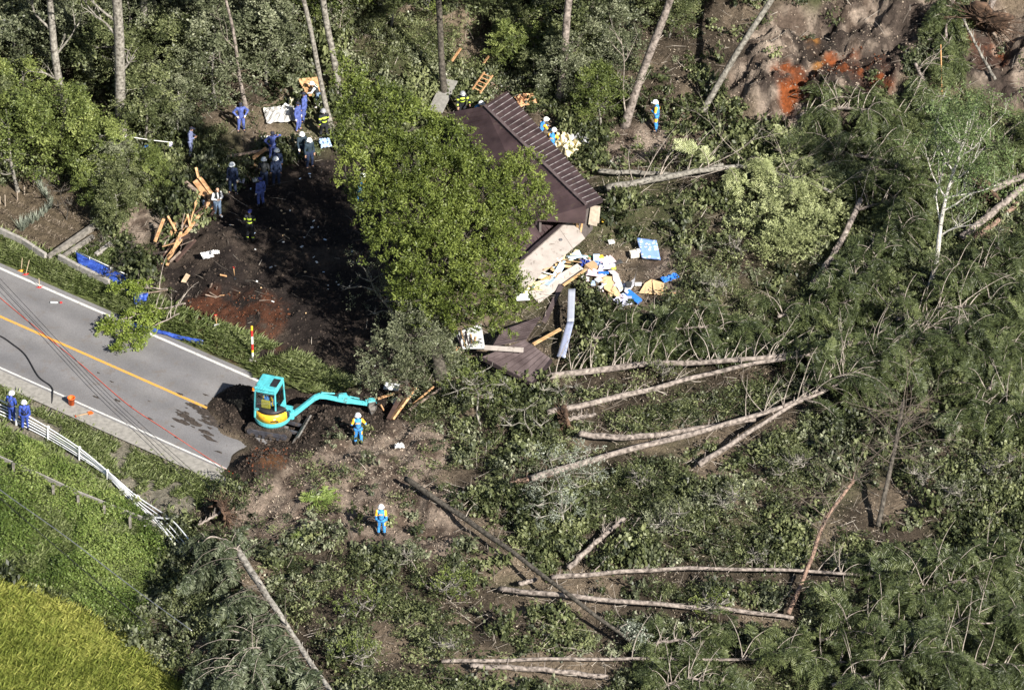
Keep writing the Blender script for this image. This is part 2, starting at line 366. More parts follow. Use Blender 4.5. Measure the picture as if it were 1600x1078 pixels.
def terrain():
    nx, ny = GX.shape
    me = bpy.data.meshes.new('ground'); n = nx * ny
    co = np.stack([GX, GY, HT], -1).reshape(-1, 3).astype(np.float32)
    idx = np.arange(n).reshape(nx, ny)
    f = np.stack([idx[:-1, :-1], idx[1:, :-1], idx[1:, 1:], idx[:-1, 1:]], -1).reshape(-1, 4).astype(np.int32)
    me.vertices.add(n); me.vertices.foreach_set('co', co.ravel())
    me.loops.add(f.size); me.loops.foreach_set('vertex_index', f.ravel())
    me.polygons.add(len(f)); me.polygons.foreach_set('loop_start', np.arange(0, f.size, 4, dtype=np.int32))
    try: me.polygons.foreach_set('loop_total', np.full(len(f), 4, np.int32))
    except Exception: pass
    me.polygons.foreach_set('use_smooth', np.ones(len(f), bool))
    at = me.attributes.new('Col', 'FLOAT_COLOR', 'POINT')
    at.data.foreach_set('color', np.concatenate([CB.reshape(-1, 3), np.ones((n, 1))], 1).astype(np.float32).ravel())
    me.update(calc_edges=True)
    m, t, N, L, B = nodes('ground_soil')
    a = N.new('ShaderNodeAttribute'); a.attribute_name = 'Col'
    tc = N.new('ShaderNodeTexCoord')
    n1 = N.new('ShaderNodeTexNoise'); n1.inputs['Scale'].default_value = 5; n1.inputs['Detail'].default_value = 10; n1.inputs['Roughness'].default_value = .7
    L.new(tc.outputs['Object'], n1.inputs['Vector'])
    mr = N.new('ShaderNodeMapRange'); mr.inputs[1].default_value = .3; mr.inputs[2].default_value = .7; mr.inputs[3].default_value = .45; mr.inputs[4].default_value = 1.6
    L.new(n1.outputs[0], mr.inputs[0])
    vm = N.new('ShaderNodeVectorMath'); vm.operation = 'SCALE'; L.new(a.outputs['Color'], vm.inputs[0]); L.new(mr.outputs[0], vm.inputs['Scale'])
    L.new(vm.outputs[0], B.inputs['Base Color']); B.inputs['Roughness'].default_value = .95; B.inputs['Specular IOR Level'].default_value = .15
    n2 = N.new('ShaderNodeTexNoise'); n2.inputs['Scale'].default_value = 9; n2.inputs['Detail'].default_value = 9; n2.inputs['Roughness'].default_value = .75
    L.new(tc.outputs['Object'], n2.inputs['Vector'])
    bp = N.new('ShaderNodeBump'); bp.inputs['Strength'].default_value = .9; bp.inputs['Distance'].default_value = .15
    L.new(n2.outputs[0], bp.inputs['Height']); L.new(bp.outputs[0], B.inputs['Normal'])
    me.materials.append(m)
    o = bpy.data.objects.new('ground', me); C.objects.link(o); tag(o, kind='structure')
terrain()

# road ---------------------------------------------------------
def rp(s, t, z=0.0): return Vector((yl0[0] + RD[0] * s + RN[0] * t, yl0[1] + RD[1] * s + RN[1] * t, z))
def strip(name, s0, s1, t0, t1, z, m, kind='structure', ragged=False, step=.5):
    mb = MB(); n = int((s1 - s0) / step) + 1; vs = []; K = 2
    for i in range(n + 1):
        s = s0 + (s1 - s0) * i / n; vs += [rp(s, t0, z), rp(s, t1, z)]
    if ragged:
        tot = 12; vs = vs[:-2]
        for k in range(tot + 1): pass
        vs += [rp(s1, t0, z), rp(s1, t1, z)]
    mb.add(vs, [(2 * i, 2 * i + 2, 2 * i + 3, 2 * i + 1) if t1 > t0 else (2 * i + 1, 2 * i + 3, 2 * i + 2, 2 * i) for i in range(n)])
    o = mb.build(name, m); tag(o, kind=kind); return o
def asphalt():
    m, t, N, L, B = nodes('asphalt')
    tc = N.new('ShaderNodeTexCoord')
    def nz(sc, det=6, ro=.6):
        q = N.new('ShaderNodeTexNoise'); q.inputs['Scale'].default_value = sc; q.inputs['Detail'].default_value = det; q.inputs['Roughness'].default_value = ro; L.new(tc.outputs['Object'], q.inputs['Vector']); return q
    a = nz(.35); b = nz(28, 3); c = nz(1.7, 8, .7)
    r1 = N.new('ShaderNodeValToRGB'); r1.color_ramp.elements[0].position = .35; r1.color_ramp.elements[0].color = (.150, .146, .150, 1); r1.color_ramp.elements[1].position = .7; r1.color_ramp.elements[1].color = (.205, .197, .195, 1)
    L.new(a.outputs[0], r1.inputs[0])
    r2 = N.new('ShaderNodeMapRange'); r2.inputs[1].default_value = .3; r2.inputs[2].default_value = .7; r2.inputs[3].default_value = .78; r2.inputs[4].default_value = 1.2; L.new(b.outputs[0], r2.inputs[0])
    vm = N.new('ShaderNodeVectorMath'); vm.operation = 'SCALE'; dp = N.new('ShaderNodeVectorMath'); dp.operation = 'DOT_PRODUCT'; dp.inputs[1].default_value = (RN[0], RN[1], 0); L.new(tc.outputs['Object'], dp.inputs[0])
    sn = N.new('ShaderNodeMath'); sn.operation = 'SINE'; m1 = N.new('ShaderNodeMath'); m1.operation = 'MULTIPLY'; m1.inputs[1].default_value = 3.9; L.new(dp.outputs['Value'], m1.inputs[0]); L.new(m1.outputs[0], sn.inputs[0])
    wr = N.new('ShaderNodeMapRange'); wr.inputs[1].default_value = -1; wr.inputs[2].default_value = 1; wr.inputs[3].default_value = .90; wr.inputs[4].default_value = 1.08; L.new(sn.outputs[0], wr.inputs[0])
    mm_ = N.new('ShaderNodeMath'); mm_.operation = 'MULTIPLY'; L.new(wr.outputs[0], mm_.inputs[0]); L.new(r2.outputs[0], mm_.inputs[1])
    L.new(r1.outputs[0], vm.inputs[0]); L.new(mm_.outputs[0], vm.inputs['Scale'])
    mx = N.new('ShaderNodeMix'); mx.data_type = 'RGBA'; mx.inputs[7].default_value = (.14, .115, .095, 1)
    r3 = N.new('ShaderNodeMapRange'); r3.inputs[1].default_value = .54; r3.inputs[2].default_value = .72; r3.inputs[4].default_value = .75; L.new(c.outputs[0], r3.inputs[0])
    L.new(r3.outputs[0], mx.inputs[0]); L.new(vm.outputs[0], mx.inputs[6]); L.new(mx.outputs[2], B.inputs['Base Color'])
    B.inputs['Roughness'].default_value = .9; B.inputs['Specular IOR Level'].default_value = .25
    bp = N.new('ShaderNodeBump'); bp.inputs['Strength'].default_value = .4; bp.inputs['Distance'].default_value = .01; L.new(b.outputs[0], bp.inputs['Height']); L.new(bp.outputs[0], B.inputs['Normal'])
    return m
ASPH = asphalt()
def paint(name, col):
    m, t, N, L, B = nodes(name)
    tc = N.new('ShaderNodeTexCoord'); q = N.new('ShaderNodeTexNoise'); q.inputs['Scale'].default_value = 14; q.inputs['Detail'].default_value = 8; q.inputs['Roughness'].default_value = .75
    L.new(tc.outputs['Object'], q.inputs['Vector'])
    r = N.new('ShaderNodeMapRange'); r.inputs[1].default_value = .53; r.inputs[2].default_value = .62; L.new(q.outputs[0], r.inputs[0])
    mx = N.new('ShaderNodeMix'); mx.data_type = 'RGBA'; mx.inputs[6].default_value = (*col, 1); mx.inputs[7].default_value = (.22, .21, .20, 1)
    L.new(r.outputs[0], mx.inputs[0]); L.new(mx.outputs[2], B.inputs['Base Color']); B.inputs['Roughness'].default_value = .7
    return m
RE = road_end + 2.0
strip('road', -60, RE, Rlo - .9, Rup + .35, 0.012, ASPH)
shoulder_m = mat('shoulder_concrete', (.26, .245, .22), .9, nscale=5, nam=.2, bump=.01)
strip('road_shoulder', -60, RE - 1.0, Rlo - 1.0, Rlo - .12, 0.017, shoulder_m)
strip('centre_line', -60, road_end - 1.4, -.075, .075, 0.022, paint('yellow_road_paint', (.62, .32, .05)))
strip('upper_edge_line', -60, RE, Rup - .075, Rup + .075, 0.022, paint('white_road_paint', (.58, .57, .54)))
strip('lower_edge_line', -60, RE, Rlo - .03, Rlo + .075, 0.027, MATS.get('x') or bpy.data.materials['white_road_paint'])

# soil clods and stones ------------------------------------------
def inzones(x, y, names, jit=1.0):
    z = hgt(x, y); u, v = pix(x, y, z); r = np.zeros(x.shape, bool)
    for k in names: r |= inpoly(u, v, Z[k])
    return r
def sample_poly(poly, n, zg=1.0):
    """n random ground points inside a picture outline"""
    us = [p[0] for p in poly]; vs = [p[1] for p in poly]
    cs = np.array([Pz(u, v, zg) for u in (min(us), max(us)) for v in (min(vs), max(vs))])
    x0, x1 = cs[:, 0].min() - 2, cs[:, 0].max() + 2; y0, y1 = cs[:, 1].min() - 4, cs[:, 1].max() + 4
    out = []; tot = 0
    for _ in range(60):
        x = rng.uniform(x0, x1, n * 3); y = rng.uniform(y0, y1, n * 3); u, v = pix(x, y, hgt(x, y))
        k = inpoly(u, v, poly); out.append(np.stack([x[k], y[k]], 1)); tot += k.sum()
        if tot >= n: break
    p = np.concatenate(out)[:n]; return p[:, 0], p[:, 1]
def stones(name, polys, n, smin, smax, m, label):
    bm = bmesh.new(); bmesh.ops.create_icosphere(bm, subdivisions=1, radius=1)
    V = np.array([v.co[:] for v in bm.verts]); F = np.array([[v.index for v in f.verts] for f in bm.faces]); bm.free()
    Vs = []; Fs = []; off = 0
    for poly in polys:
        x, y = sample_poly(poly, n); z = hgt(x, y)
        s = smin + (smax - smin) * rng.random(len(x)) ** 3.5
        for i in range(len(x)):
            vv = V * (1 + rng.normal(0, .16, (len(V), 1))) * s[i] * rng.uniform(.6, 1.2, 3)
            Vs.append(vv + [x[i], y[i], z[i] + s[i] * .2]); Fs.append(F + off); off += len(V)
    mb = MB(); me = bpy.data.meshes.new(name); me.from_pydata(np.concatenate(Vs).tolist(), [], np.concatenate(Fs).tolist()); me.materials.append(m)
    o = bpy.data.objects.new(name, me); C.objects.link(o); tag(o, label, kind='stuff', cat='soil')
clod_m = mat('dark_clods', (.032, .024, .019), .95, nscale=3, nam=.4, bump=.02, col2=(.075, .055, .042))
tan_m = mat('tan_clods', (.20, .15, .115), .95, nscale=3, nam=.4, bump=.02, col2=(.36, .29, .225))
stones('dark_soil_clods', [Z['dark'], Z['spill']], 5200, .012, .075, clod_m, 'crumbled black soil strewn over the slide')
stones('pale_soil_clods', [Z['sand'], Z['sand2']], 2200, .010, .06, tan_m, 'crumbled pale sandy soil on the torn slopes')
stones('rusty_soil_clods', [Z['orange'], [(380,715),(400,700),(450,700),(450,730),(400,745)], Z['rust']], 380, .012, .06, mat('rust_clods', (.11, .038, .016), .95, nscale=3, nam=.45, bump=.02), 'crumbs of rust coloured subsoil')
def mud():
    mb = MB()
    for i in range(60):
        if i < 44: u = random.gauss(325, 26); v = random.gauss(648, 13)
        else: u = random.uniform(150, 380); v = 545 + (u - 150) * .42 + random.uniform(10, 90)
        b = Pz(u, v, 0); 
        if inpoly(np.array(u), np.array(v), [(0,440),(400,600),(380,740),(0,580)]) == False: continue
        r = random.uniform(.04, .30) if i < 44 else random.uniform(.03, .12); k = 13; a0 = math.atan2(RD[1], RD[0])
        pts = []
        for j in range(k):
            a = 6.2832 * j / k; rr = r * random.uniform(.45, 1.2); x = rr * 1.9 * math.cos(a); y = rr * .6 * math.sin(a); pts.append((b[0] + x * math.cos(a0) - y * math.sin(a0), b[1] + x * math.sin(a0) + y * math.cos(a0), .026))
        mb.add(pts + [(b[0], b[1], .03 + r * .12)], [(j, (j + 1) % k, k) for j in range(k)])
    tag(mb.build('mud_smears', mat('mud', (.035, .028, .023), .95, nscale=12, nam=.4, bump=.01, col2=(.07, .055, .045))), 'dark mud smeared on the asphalt near the excavator', kind='stuff', cat='mud')
mud()
stones('road_grit', [[(280,640),(400,590),(420,600),(400,760),(300,680)]], 500, .01, .05, clod_m, 'black crumbs of soil scattered on the asphalt')

LOGS = [[(850,590),(1150,563),(1300,543)],[(855,645),(1000,612),(1150,574),(1240,555)],[(905,678),(1000,682),(1180,655)],[(830,748),(930,717),(1100,672),(1230,632),(1390,555)],[(1092,726),(1160,682),(1240,632)],[(820,912),(862,902),(960,894),(1080,888),(1260,892),(1440,904)],
 [(780,920),(860,928),(1030,944),(1140,952),(1240,965)],[(690,1033),(900,1029),(1150,1030),(1300,1034)],[(735,1040),(850,1046),(950,1058)],[(634,748),(720,806),(800,862),(900,938),(990,1005)],[(366,852),(400,905),(435,958),(475,1020),(520,1085)],[(888,888),(930,848),(975,810)],[(935,268),(1060,272)],[(948,294),(1010,283),(1090,268),(1130,262)],[(1232,958),(1290,812),(1335,750)],[(1372,822),(1400,690)]]
def off_logs(u, v):
    ok = np.ones(u.shape, bool)
    for pl in LOGS:
        for (a, b), (c, d) in zip(pl[:-1], pl[1:]):
            L2 = (c - a) ** 2 + (d - b) ** 2; t = np.clip(((u - a) * (c - a) + (v - 13 - b) * (d - b)) / L2, 0, 1)
            ok &= np.hypot(u - (a + t * (c - a)), (v - 13) - (b + t * (d - b))) > 17
    return ok
# ---------------------------------------------------------------- leaf materials
LM = dict(
 fresh=leafmat('leaf_fresh', (.032, .046, .012), (.122, .156, .040), (.280, .322, .100)),
 mid=leafmat('leaf_mid', (.026, .034, .014), (.088, .106, .040), (.250, .272, .125)),
 grey=leafmat('leaf_grey', (.036, .044, .022), (.122, .138, .074), (.330, .345, .225), rough=.42),
 silver=leafmat('leaf_silver', (.10, .115, .085), (.25, .28, .215), (.47, .50, .42), rough=.4),
 yew=leafmat('leaf_yew', (.022, .034, .006), (.096, .128, .024), (.225, .270, .062), trans=.28),
 cedar=leafmat('needle_cedar', (.018, .026, .010), (.062, .080, .028), (.155, .180, .070), trans=.2),
 spruce=leafmat('needle_spruce', (.020, .028, .012), (.060, .076, .038), (.185, .205, .130), trans=.15),
 larch=leafmat('needle_larch', (.10, .12, .045), (.330, .365, .165), (.52, .55, .30), trans=.3),
 rice=leafmat('rice_leaf', (.085, .115, .018), (.235, .275, .055), (.50, .49, .14), trans=.35, rough=.5),
 grass=leafmat('grass_blade', (.062, .085, .022), (.155, .195, .062), (.32, .35, .17), trans=.3),
 weed=leafmat('weed_leaf', (.048, .078, .015), (.135, .195, .042), (.290, .345, .105), trans=.3),
 lime=leafmat('leaf_lime', (.06, .09, .012), (.19, .25, .04), (.36, .42, .10), trans=.35),
 dry=leafmat('dry_litter', (.055, .040, .028), (.19, .150, .11), (.46, .40, .31), trans=.1, rough=.8),
 twig=leafmat('grey_twig', (.05, .042, .034), (.16, .135, .11), (.38, .34, .29), trans=.0, rough=.85),
)
BARK = mat('bark_conifer', (.13, .105, .09), .9, nscale=6, nam=.5, bump=.04, col2=(.33, .28, .245), stretch=(1, 1, 1))
BARKG = mat('bark_grey', (.13, .115, .095), .9, nscale=7, nam=.5, bump=.03, col2=(.31, .29, .25))
BARKD = mat('bark_dark', (.045, .038, .030), .9, nscale=7, nam=.5, bump=.02, col2=(.12, .105, .085))
BIRCH = mat('bark_birch', (.45, .42, .38), .8, nscale=8, nam=.3, bump=.01, col2=(.62, .59, .54))
BRANCH = mat('bare_branch', (.20, .165, .135), .85, nscale=6, nam=.35, col2=(.40, .35, .30))

# ---------------------------------------------------------------- prototypes
def bush_proto(n, Rr, Hh, ln, wd, nt=None, upb=.55, seed=1):
    """broadleaf clump: twig clusters on a dome, leaves round each"""
    nt = nt or max(6, n // 14)
    a = rng.uniform(0, 2 * np.pi, nt); ph = np.arcsin(rng.uniform(-.05, 1, nt)); rr = rng.uniform(.55, 1.05, nt)
    T = np.stack([np.cos(ph) * np.cos(a) * rr * Rr, np.cos(ph) * np.sin(a) * rr * Rr, np.sin(ph) * rr * Hh], 1)
    k = rng.integers(0, nt, n); spread = Rr * .22
    c = T[k] + rng.normal(0, 1, (n, 3)) * [spread, spread, spread * .45]
    out = nrm(T[k] * [1, 1, 1.0])
    nn = nrm(out * .6 + np.array([0, 0, upb]) + rng.normal(0, .55, (n, 3)))
    q = leafq(c, nn, ln * rng.uniform(.7, 1.3, n), wd * rng.uniform(.7, 1.3, n))
    tv = rng.uniform(-.2, .2, nt)
    v = np.clip(.5 + tv[k] + rng.normal(0, .17, n), 0, 1)
    return q, v
def tier_proto(n, Rr, Hh, ln, wd, tiers=5):
    """layered sprays, as on a young deciduous tree seen from above"""
    qs = []; vs = []; nb = tiers * 7
    for i in range(nb):
        z = (i % tiers + .5 + rng.uniform(-.3, .3)) / tiers; rad = Rr * math.sqrt(max(.05, 1 - (z - .25) ** 2 * 1.55)) * rng.uniform(.6, 1.1)
        a = rng.uniform(0, 2 * math.pi); m = n // nb
        s = rng.beta(1.6, 1.0, m); side = rng.normal(0, 1, m) * .17 * rad * (.4 + s)
        x = s * rad; zz = z * Hh - .12 * x ** 1.3 + rng.normal(0, .05, m)
        c = np.stack([x * math.cos(a) - side * math.sin(a), x * math.sin(a) + side * math.cos(a), zz], 1)
        nn = nrm(np.array([0, 0, 1.0]) + rng.normal(0, .5, (m, 3)))
        qs.append(leafq(c, nn, ln * rng.uniform(.7, 1.3, m), wd * rng.uniform(.7, 1.3, m)))
        vs.append(np.clip(.5 + rng.uniform(-.2, .2) + rng.normal(0, .16, m), 0, 1))
    return np.concatenate(qs), np.concatenate(vs)
def frond_proto(nside=12, ln=.19, wd=.036, droop=.3, sub=3):
    """a spray of needles along x, unit length"""
    c = []; t = []; 
    for i in range(nside):
        s = (i + .6) / nside
        for sg in (-1, 1):
            L_ = (1 - s * .75) * .34
            for k in range(sub):
                f = (k + .5) / sub
                c.append((s + f * L_ * .75, sg * f * L_, -droop * s * s - .08 * f + rng.uniform(-.02, .02)))
                t.append((.75, sg * 1.0, -.3 + rng.normal() * .25))
    c += [(1.0, 0, -droop)]; t += [(1, 0, -.4)]
    c = np.array(c); t = np.array(t); n = nrm(np.array([0, 0, 1.0]) + rng.normal(0, .35, (len(c), 3)))
    q = leafq(c, n, ln * rng.uniform(.8, 1.4, len(c)), wd * rng.uniform(.8, 1.5, len(c)), t + rng.normal(0, .2, t.shape))
    return q, np.clip(.35 + .3 * c[:, 0] + rng.normal(0, .12, len(c)), 0, 1)
def tuft_proto(n=40, ln=.20, wd=.085):
    """upright spray of short shoots"""
    s = rng.random(n) ** .7; a = rng.uniform(0, 2 * np.pi, n); r = .42 * s * rng.random(n) ** .5
    c = np.stack([r * np.cos(a), r * np.sin(a), s * .85], 1)
    t = nrm(np.stack([np.cos(a) * .6, np.sin(a) * .6, np.ones(n) * .9], 1) + rng.normal(0, .35, (n, 3)))
    nn = nrm(rng.normal(0, 1, (n, 3)) + np.array([0, -.5, .7]))
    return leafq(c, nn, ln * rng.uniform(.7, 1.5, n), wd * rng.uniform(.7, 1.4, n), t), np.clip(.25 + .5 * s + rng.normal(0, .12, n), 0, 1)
FR = [frond_proto() for _ in range(3)]
FRF = [frond_proto(8, .27, .075, .35, 2) for _ in range(2)]
TU = [tuft_proto() for _ in range(3)]

# ---------------------------------------------------------------- who stands where (kept free of foliage)
PEOPLE_UV = [(560,695),(596,838),(1026,205),(850,190),(838,178),(745,175),(720,180),(20,660),(40,672),(298,243),(377,205),(466,205),(478,190),(505,215),
  (471,250),(484,260),(428,250),(433,290),(432,284),(364,302),(411,292),(408,322),(340,338),(390,377),(495,160)]
KEEP = PEOPLE_UV + [(1012,400),(1010,385),(940,400),(930,430),(970,450),(1018,460),(920,400),(884,230),(870,210),(1046,436),(395,560),(430,180),(440,190),(490,140),(270,330),(320,300),(290,370),(330,310),(885,520),(870,560),(895,470),(850,480),(630,620),(610,600)]
KU = np.array(KEEP, float)
def clear(u, v, du=13, dv0=-6, dv1=34):
    """True where a low plant at (u,v) would not hide anyone"""
    ok = np.ones(u.shape, bool)
    for ku, kv in KU: ok &= ~((np.abs(u - ku) < du) & (v - kv > dv0) & (v - kv < dv1))
    return ok
# ---------------------------------------------------------------- fields and verges
def blades(name, x, y, h, hv, wd, lean, m, label, vb=.5, vs=.2, vfun=None):
    n = len(x); z = hgt(x, y); a = rng.uniform(0, 2 * np.pi, n); hh = h * (1 + hv * rng.normal(0, 1, n)).clip(.35, 2)
    t = np.stack([np.cos(a) * lean, np.sin(a) * lean, np.ones(n)], 1) * hh[:, None]
    b = np.stack([-np.sin(a), np.cos(a), np.zeros(n)], 1)
    b = nrm(b + rng.normal(0, .3, (n, 3))) * wd * rng.uniform(.6, 1.5, (n, 1))
    p = np.stack([x, y, z - .02], 1)
    q = np.stack([p - b * .5, p + b * .5, p + t * .62 + b * .45, p + t + np.stack([np.cos(a), np.sin(a), -np.ones(n) * .4], 1) * lean * hh[:, None] * .35], 1)
    v = vb + vs * rng.normal(0, 1, n)
    if vfun is not None: v = v + vfun(x, y)
    o = quads_obj(name, q, np.clip(v, 0, 1), m); tag(o, label, kind='stuff', cat='vegetation'); return o
x, y = sample_poly(Z['rice'], 120000, -1.7)
def ricev(x, y):
    z = hgt(x, y); u, v = pix(x, y, z)
    return (fbm(x, y, .5, 3, 13) - .5) * .7 + .28 * np.clip(1 - (v - (905 + u * .52)) / 90, 0, 1) - .14
blades('rice_crop', x, y, .30, .35, .022, .55, LM['rice'], 'ripening yellow green rice filling the paddy corner', .5, .16, ricev)
x, y = sample_poly(Z['weeds'], 70000, -1.2)
blades('bank_grass', x, y, .24, .4, .03, .6, LM['grass'], 'long green grass on the bank below the road', .5, .2, lambda a, b: (fbm(a, b, 2, 3, 17) - .5) * .8)
def weeds(name, poly, n, h, ln, m, label, zg=-1.0, dens=None):
    x, y = sample_poly(poly, n, zg); 
    if dens is not None:
        k = dens(x, y) > rng.random(len(x)); x = x[k]; y = y[k]
    n = len(x); hh = h * (.1 + 1.8 * fbm(x, y, 1.0, 3, 23) ** 1.4) * rng.random(n) ** .5
    c = np.stack([x, y, hgt(x, y) + hh], 1)
    nn = nrm(np.array([0, 0, 1.0]) + rng.normal(0, .5, (n, 3)))
    q = leafq(c, nn, ln * rng.uniform(.6, 1.4, n), ln * .6 * rng.uniform(.6, 1.4, n))
    v = .56 + .18 * rng.normal(0, 1, n) + (fbm(x, y, 2.6, 4, 29) - .5) * 1.5
    tag(quads_obj(name, q, np.clip(v, 0, 1), m), label, kind='stuff', cat='vegetation')
weeds('bank_weeds', Z['weeds'], 110000, .5, .105, LM['weed'], 'leafy green weeds covering the slope below the white railing', dens=lambda a, b: .35 + 1.3 * np.clip(fbm(a, b, 2.2, 3, 33) - .35, 0, 1))
# verges beside the road
def verge_pts(n, t0, t1, s0=-22):
    s = rng.uniform(s0, road_end + .3, n); t = rng.uniform(t0, t1, n)
    edge = (fbm(s, t * 0, 1.2, 3, 35) - .5) * .9
    k = (t > t0 + edge * .5 + .12); s = s[k]; t = t[k]
    return yl0[0] + RD[0] * s + RN[0] * t, yl0[1] + RD[1] * s + RN[1] * t
x, y = verge_pts(60000, Rup + .45, Rup + 2.0)
k = fbm(x, y, 1.0, 3, 37) > .34; x = x[k]; y = y[k]
blades('upper_verge_grass', x, y, .20, .4, .028, .7, LM['grass'], 'green grass verge on the uphill edge of the road', .58, .2, lambda a, b: (fbm(a, b, 1.5, 3, 19) - .5) * .7)
x, y = verge_pts(60000, Rlo - 3.4, Rlo - 1.0)
tt = road_co(x, y)[1]; k = fbm(x, y, 1.0, 3, 39) > np.where(np.abs(tt - (Rlo - 1.35)) < .3, .3, .5); x = x[k]; y = y[k]
blades('lower_verge_grass', x, y, .19, .4, .026, .7, LM['grass'], 'patchy grass between the asphalt and the white railing', .5, .22)
# tufts at the road end under the slide
for poly, nn in (([(455,600),(470,588),(520,590),(560,600),(530,612),(480,615)], 8000), ([(395,575),(440,590),(440,600),(400,590)], 2500)):
    x, y = sample_poly(poly, nn, .2); blades('roadside_grass', x, y, .22, .4, .03, .8, LM['grass'], 'fresh green grass left standing behind the excavator' if nn > 5000 else 'strip of grass at the foot of the red and white pole', .65, .15)

# ---------------------------------------------------------------- undergrowth, litter, twigs
xx = rng.uniform(-29, 29, 60000); yy = rng.uniform(-30, 40, 60000)
zz = hgt(xx, yy); uu, vv = pix(xx, yy, zz)
okf = (uu > -90) & (uu < 1700) & (vv > -110) & (vv < 1160)
for k in ('dark', 'spill', 'garden', 'rice', 'weeds'): okf &= ~inpoly(uu, vv, Z[k])
s_, t_ = road_co(xx, yy); okf &= ~((t_ < Rup + 2.3) & (t_ > Rlo - 3.6) & (s_ < road_end + .6))
bare = np.zeros(len(uu), bool)
for k in ('sand', 'sand2', 'sand3', 'sand4', 'sand5', 'sand6'): bare |= inpoly(uu, vv, Z[k])
house_poly = [(700,170),(800,140),(945,310),(905,480),(860,600),(760,600),(700,520),(640,330)]
okf &= ~inpoly(uu, vv, house_poly)
okf &= ~inpoly(uu, vv, [(-20,360),(80,400),(160,440),(215,480),(180,380),(110,340),(0,300)])
okf &= clear(uu, vv) & off_logs(uu, vv)
okf &= ~inpoly(uu, vv, [(890,395),(985,382),(1000,362),(1040,368),(1068,425),(1062,472),(985,500),(930,478)])
dens = fbm(xx, yy, 3.2, 3, 43)
litter_zone = np.zeros(len(uu), bool)          # hillside with thin cover and much brown litter
for p in ([(700,0),(1250,0),(1180,190),(1060,250),(900,210),(860,100),(720,110)], [(900,330),(1100,320),(1300,430),(1230,520),(1020,470),(930,380)], [(300,760),(760,700),(860,1000),(700,1078),(520,1078),(420,930),(300,860)],
          [(860,620),(1020,620),(980,700),(870,700)], [(1300,760),(1500,760),(1480,860),(1300,850)], [(300,60),(560,60),(560,200),(420,230),(300,200)]): litter_zone |= inpoly(uu, vv, p)
pr = np.where(bare, np.where(inpoly(uu, vv, Z['sand']), .045, .012), np.where(litter_zone, .30 * (dens > .50) + .06, np.where(dens > .44, .70, .26))) 
sel = okf & (rng.random(len(uu)) < pr)
bx, by, bu, bv = xx[sel], yy[sel], uu[sel], vv[sel]
kindn = fbm(bx, by, 4.5, 2, 47) + rng.normal(0, .06, len(bx))
BP = [bush_proto(110, .42, .50, .135, .085) for _ in range(3)]
BS = [bush_proto(130, .45, .44, .11, .04, upb=.9) for _ in range(2)]
MAXB = {'g': 4300, 's': 2500}
def undergrowth(name, mask, protos, m, label, smin, smax, vmean):
    ids = np.nonzero(mask)[0]; qs = []; vs = []
    for k, (pq, pv) in enumerate(protos):
        i = ids[k::len(protos)]; n = len(i)
        s = rng.uniform(smin, smax, n) * (.7 + .8 * fbm(bx[i], by[i], 1.8, 2, 53))
        pos = np.stack([bx[i], by[i], hgt(bx[i], by[i]) - .05], 1)
        q, v = stamp(pq, pv, rotz(rng.uniform(0, 6.28, n)), np.stack([s, s, s * rng.uniform(.5, 2.0, n) * (.5 + fbm(bx[i], by[i], 2.6, 2, 63))], 1), pos, rng.normal(vmean - .04, .24, n) + (fbm(bx[i], by[i], 3.5, 2, 67) - .5) * .5)
        qs.append(q); vs.append(v)
    tag(quads_obj(name, np.concatenate(qs), np.concatenate(vs), m), label, kind='stuff', cat='undergrowth')
right = bu > 700
print('bush clumps', len(bx))
undergrowth('leafy_undergrowth', (kindn > .52), BP, LM['mid'], 'mid green leafy brush covering the slope', .7, 1.25, 0)
undergrowth('fresh_undergrowth', (kindn <= .52) & (kindn > .43) , BP, LM['grey'], 'greyish leaved brush glinting in the sun', .6, 1.15, -.05)
undergrowth('narrow_leaved_undergrowth', (kindn <= .43), BS, LM['mid'], 'narrow leaved bamboo grass and brush', .7, 1.3, .08)
# litter leaves on the ground
n = 200000
x = rng.uniform(-28, 28, n); y = rng.uniform(-29, 38, n); z = hgt(x, y); u, v = pix(x, y, z)
ok = (u > -60) & (u < 1660) & (v > -60) & (v < 1120)
for k in ('garden', 'rice', 'weeds', 'spill', 'dark', 'orange', 'orange2'): ok &= ~inpoly(u, v, Z[k])
s_, t_ = road_co(x, y); ok &= ~((t_ < Rup + 2.3) & (t_ > Rlo - 2.5) & (s_ < road_end + .3))
nl = fbm(x, y, 1.5, 3, 57); ok &= rng.random(n) < np.where(nl > .45, .9, .35)
ok &= ~(inpoly(u, v, Z['sand2']) | inpoly(u, v, Z['sand3']) ) | (rng.random(n) < .15)
x, y, z = x[ok], y[ok], z[ok]; n = len(x)
c = np.stack([x, y, z + rng.random(n) * .10], 1)
q = leafq(c, nrm(np.array([0, 0, 1.0]) + rng.normal(0, .7, (n, 3))), rng.uniform(.05, .17, n), rng.uniform(.02, .055, n))
tag(quads_obj('leaf_litter', q, np.clip(.5 + (fbm(x, y, .8, 2, 59) - .5) * .8 + rng.normal(0, .2, n), 0, 1), LM['dry']), 'dry brown leaf litter and bamboo grass on the hillside', kind='stuff', cat='litter')
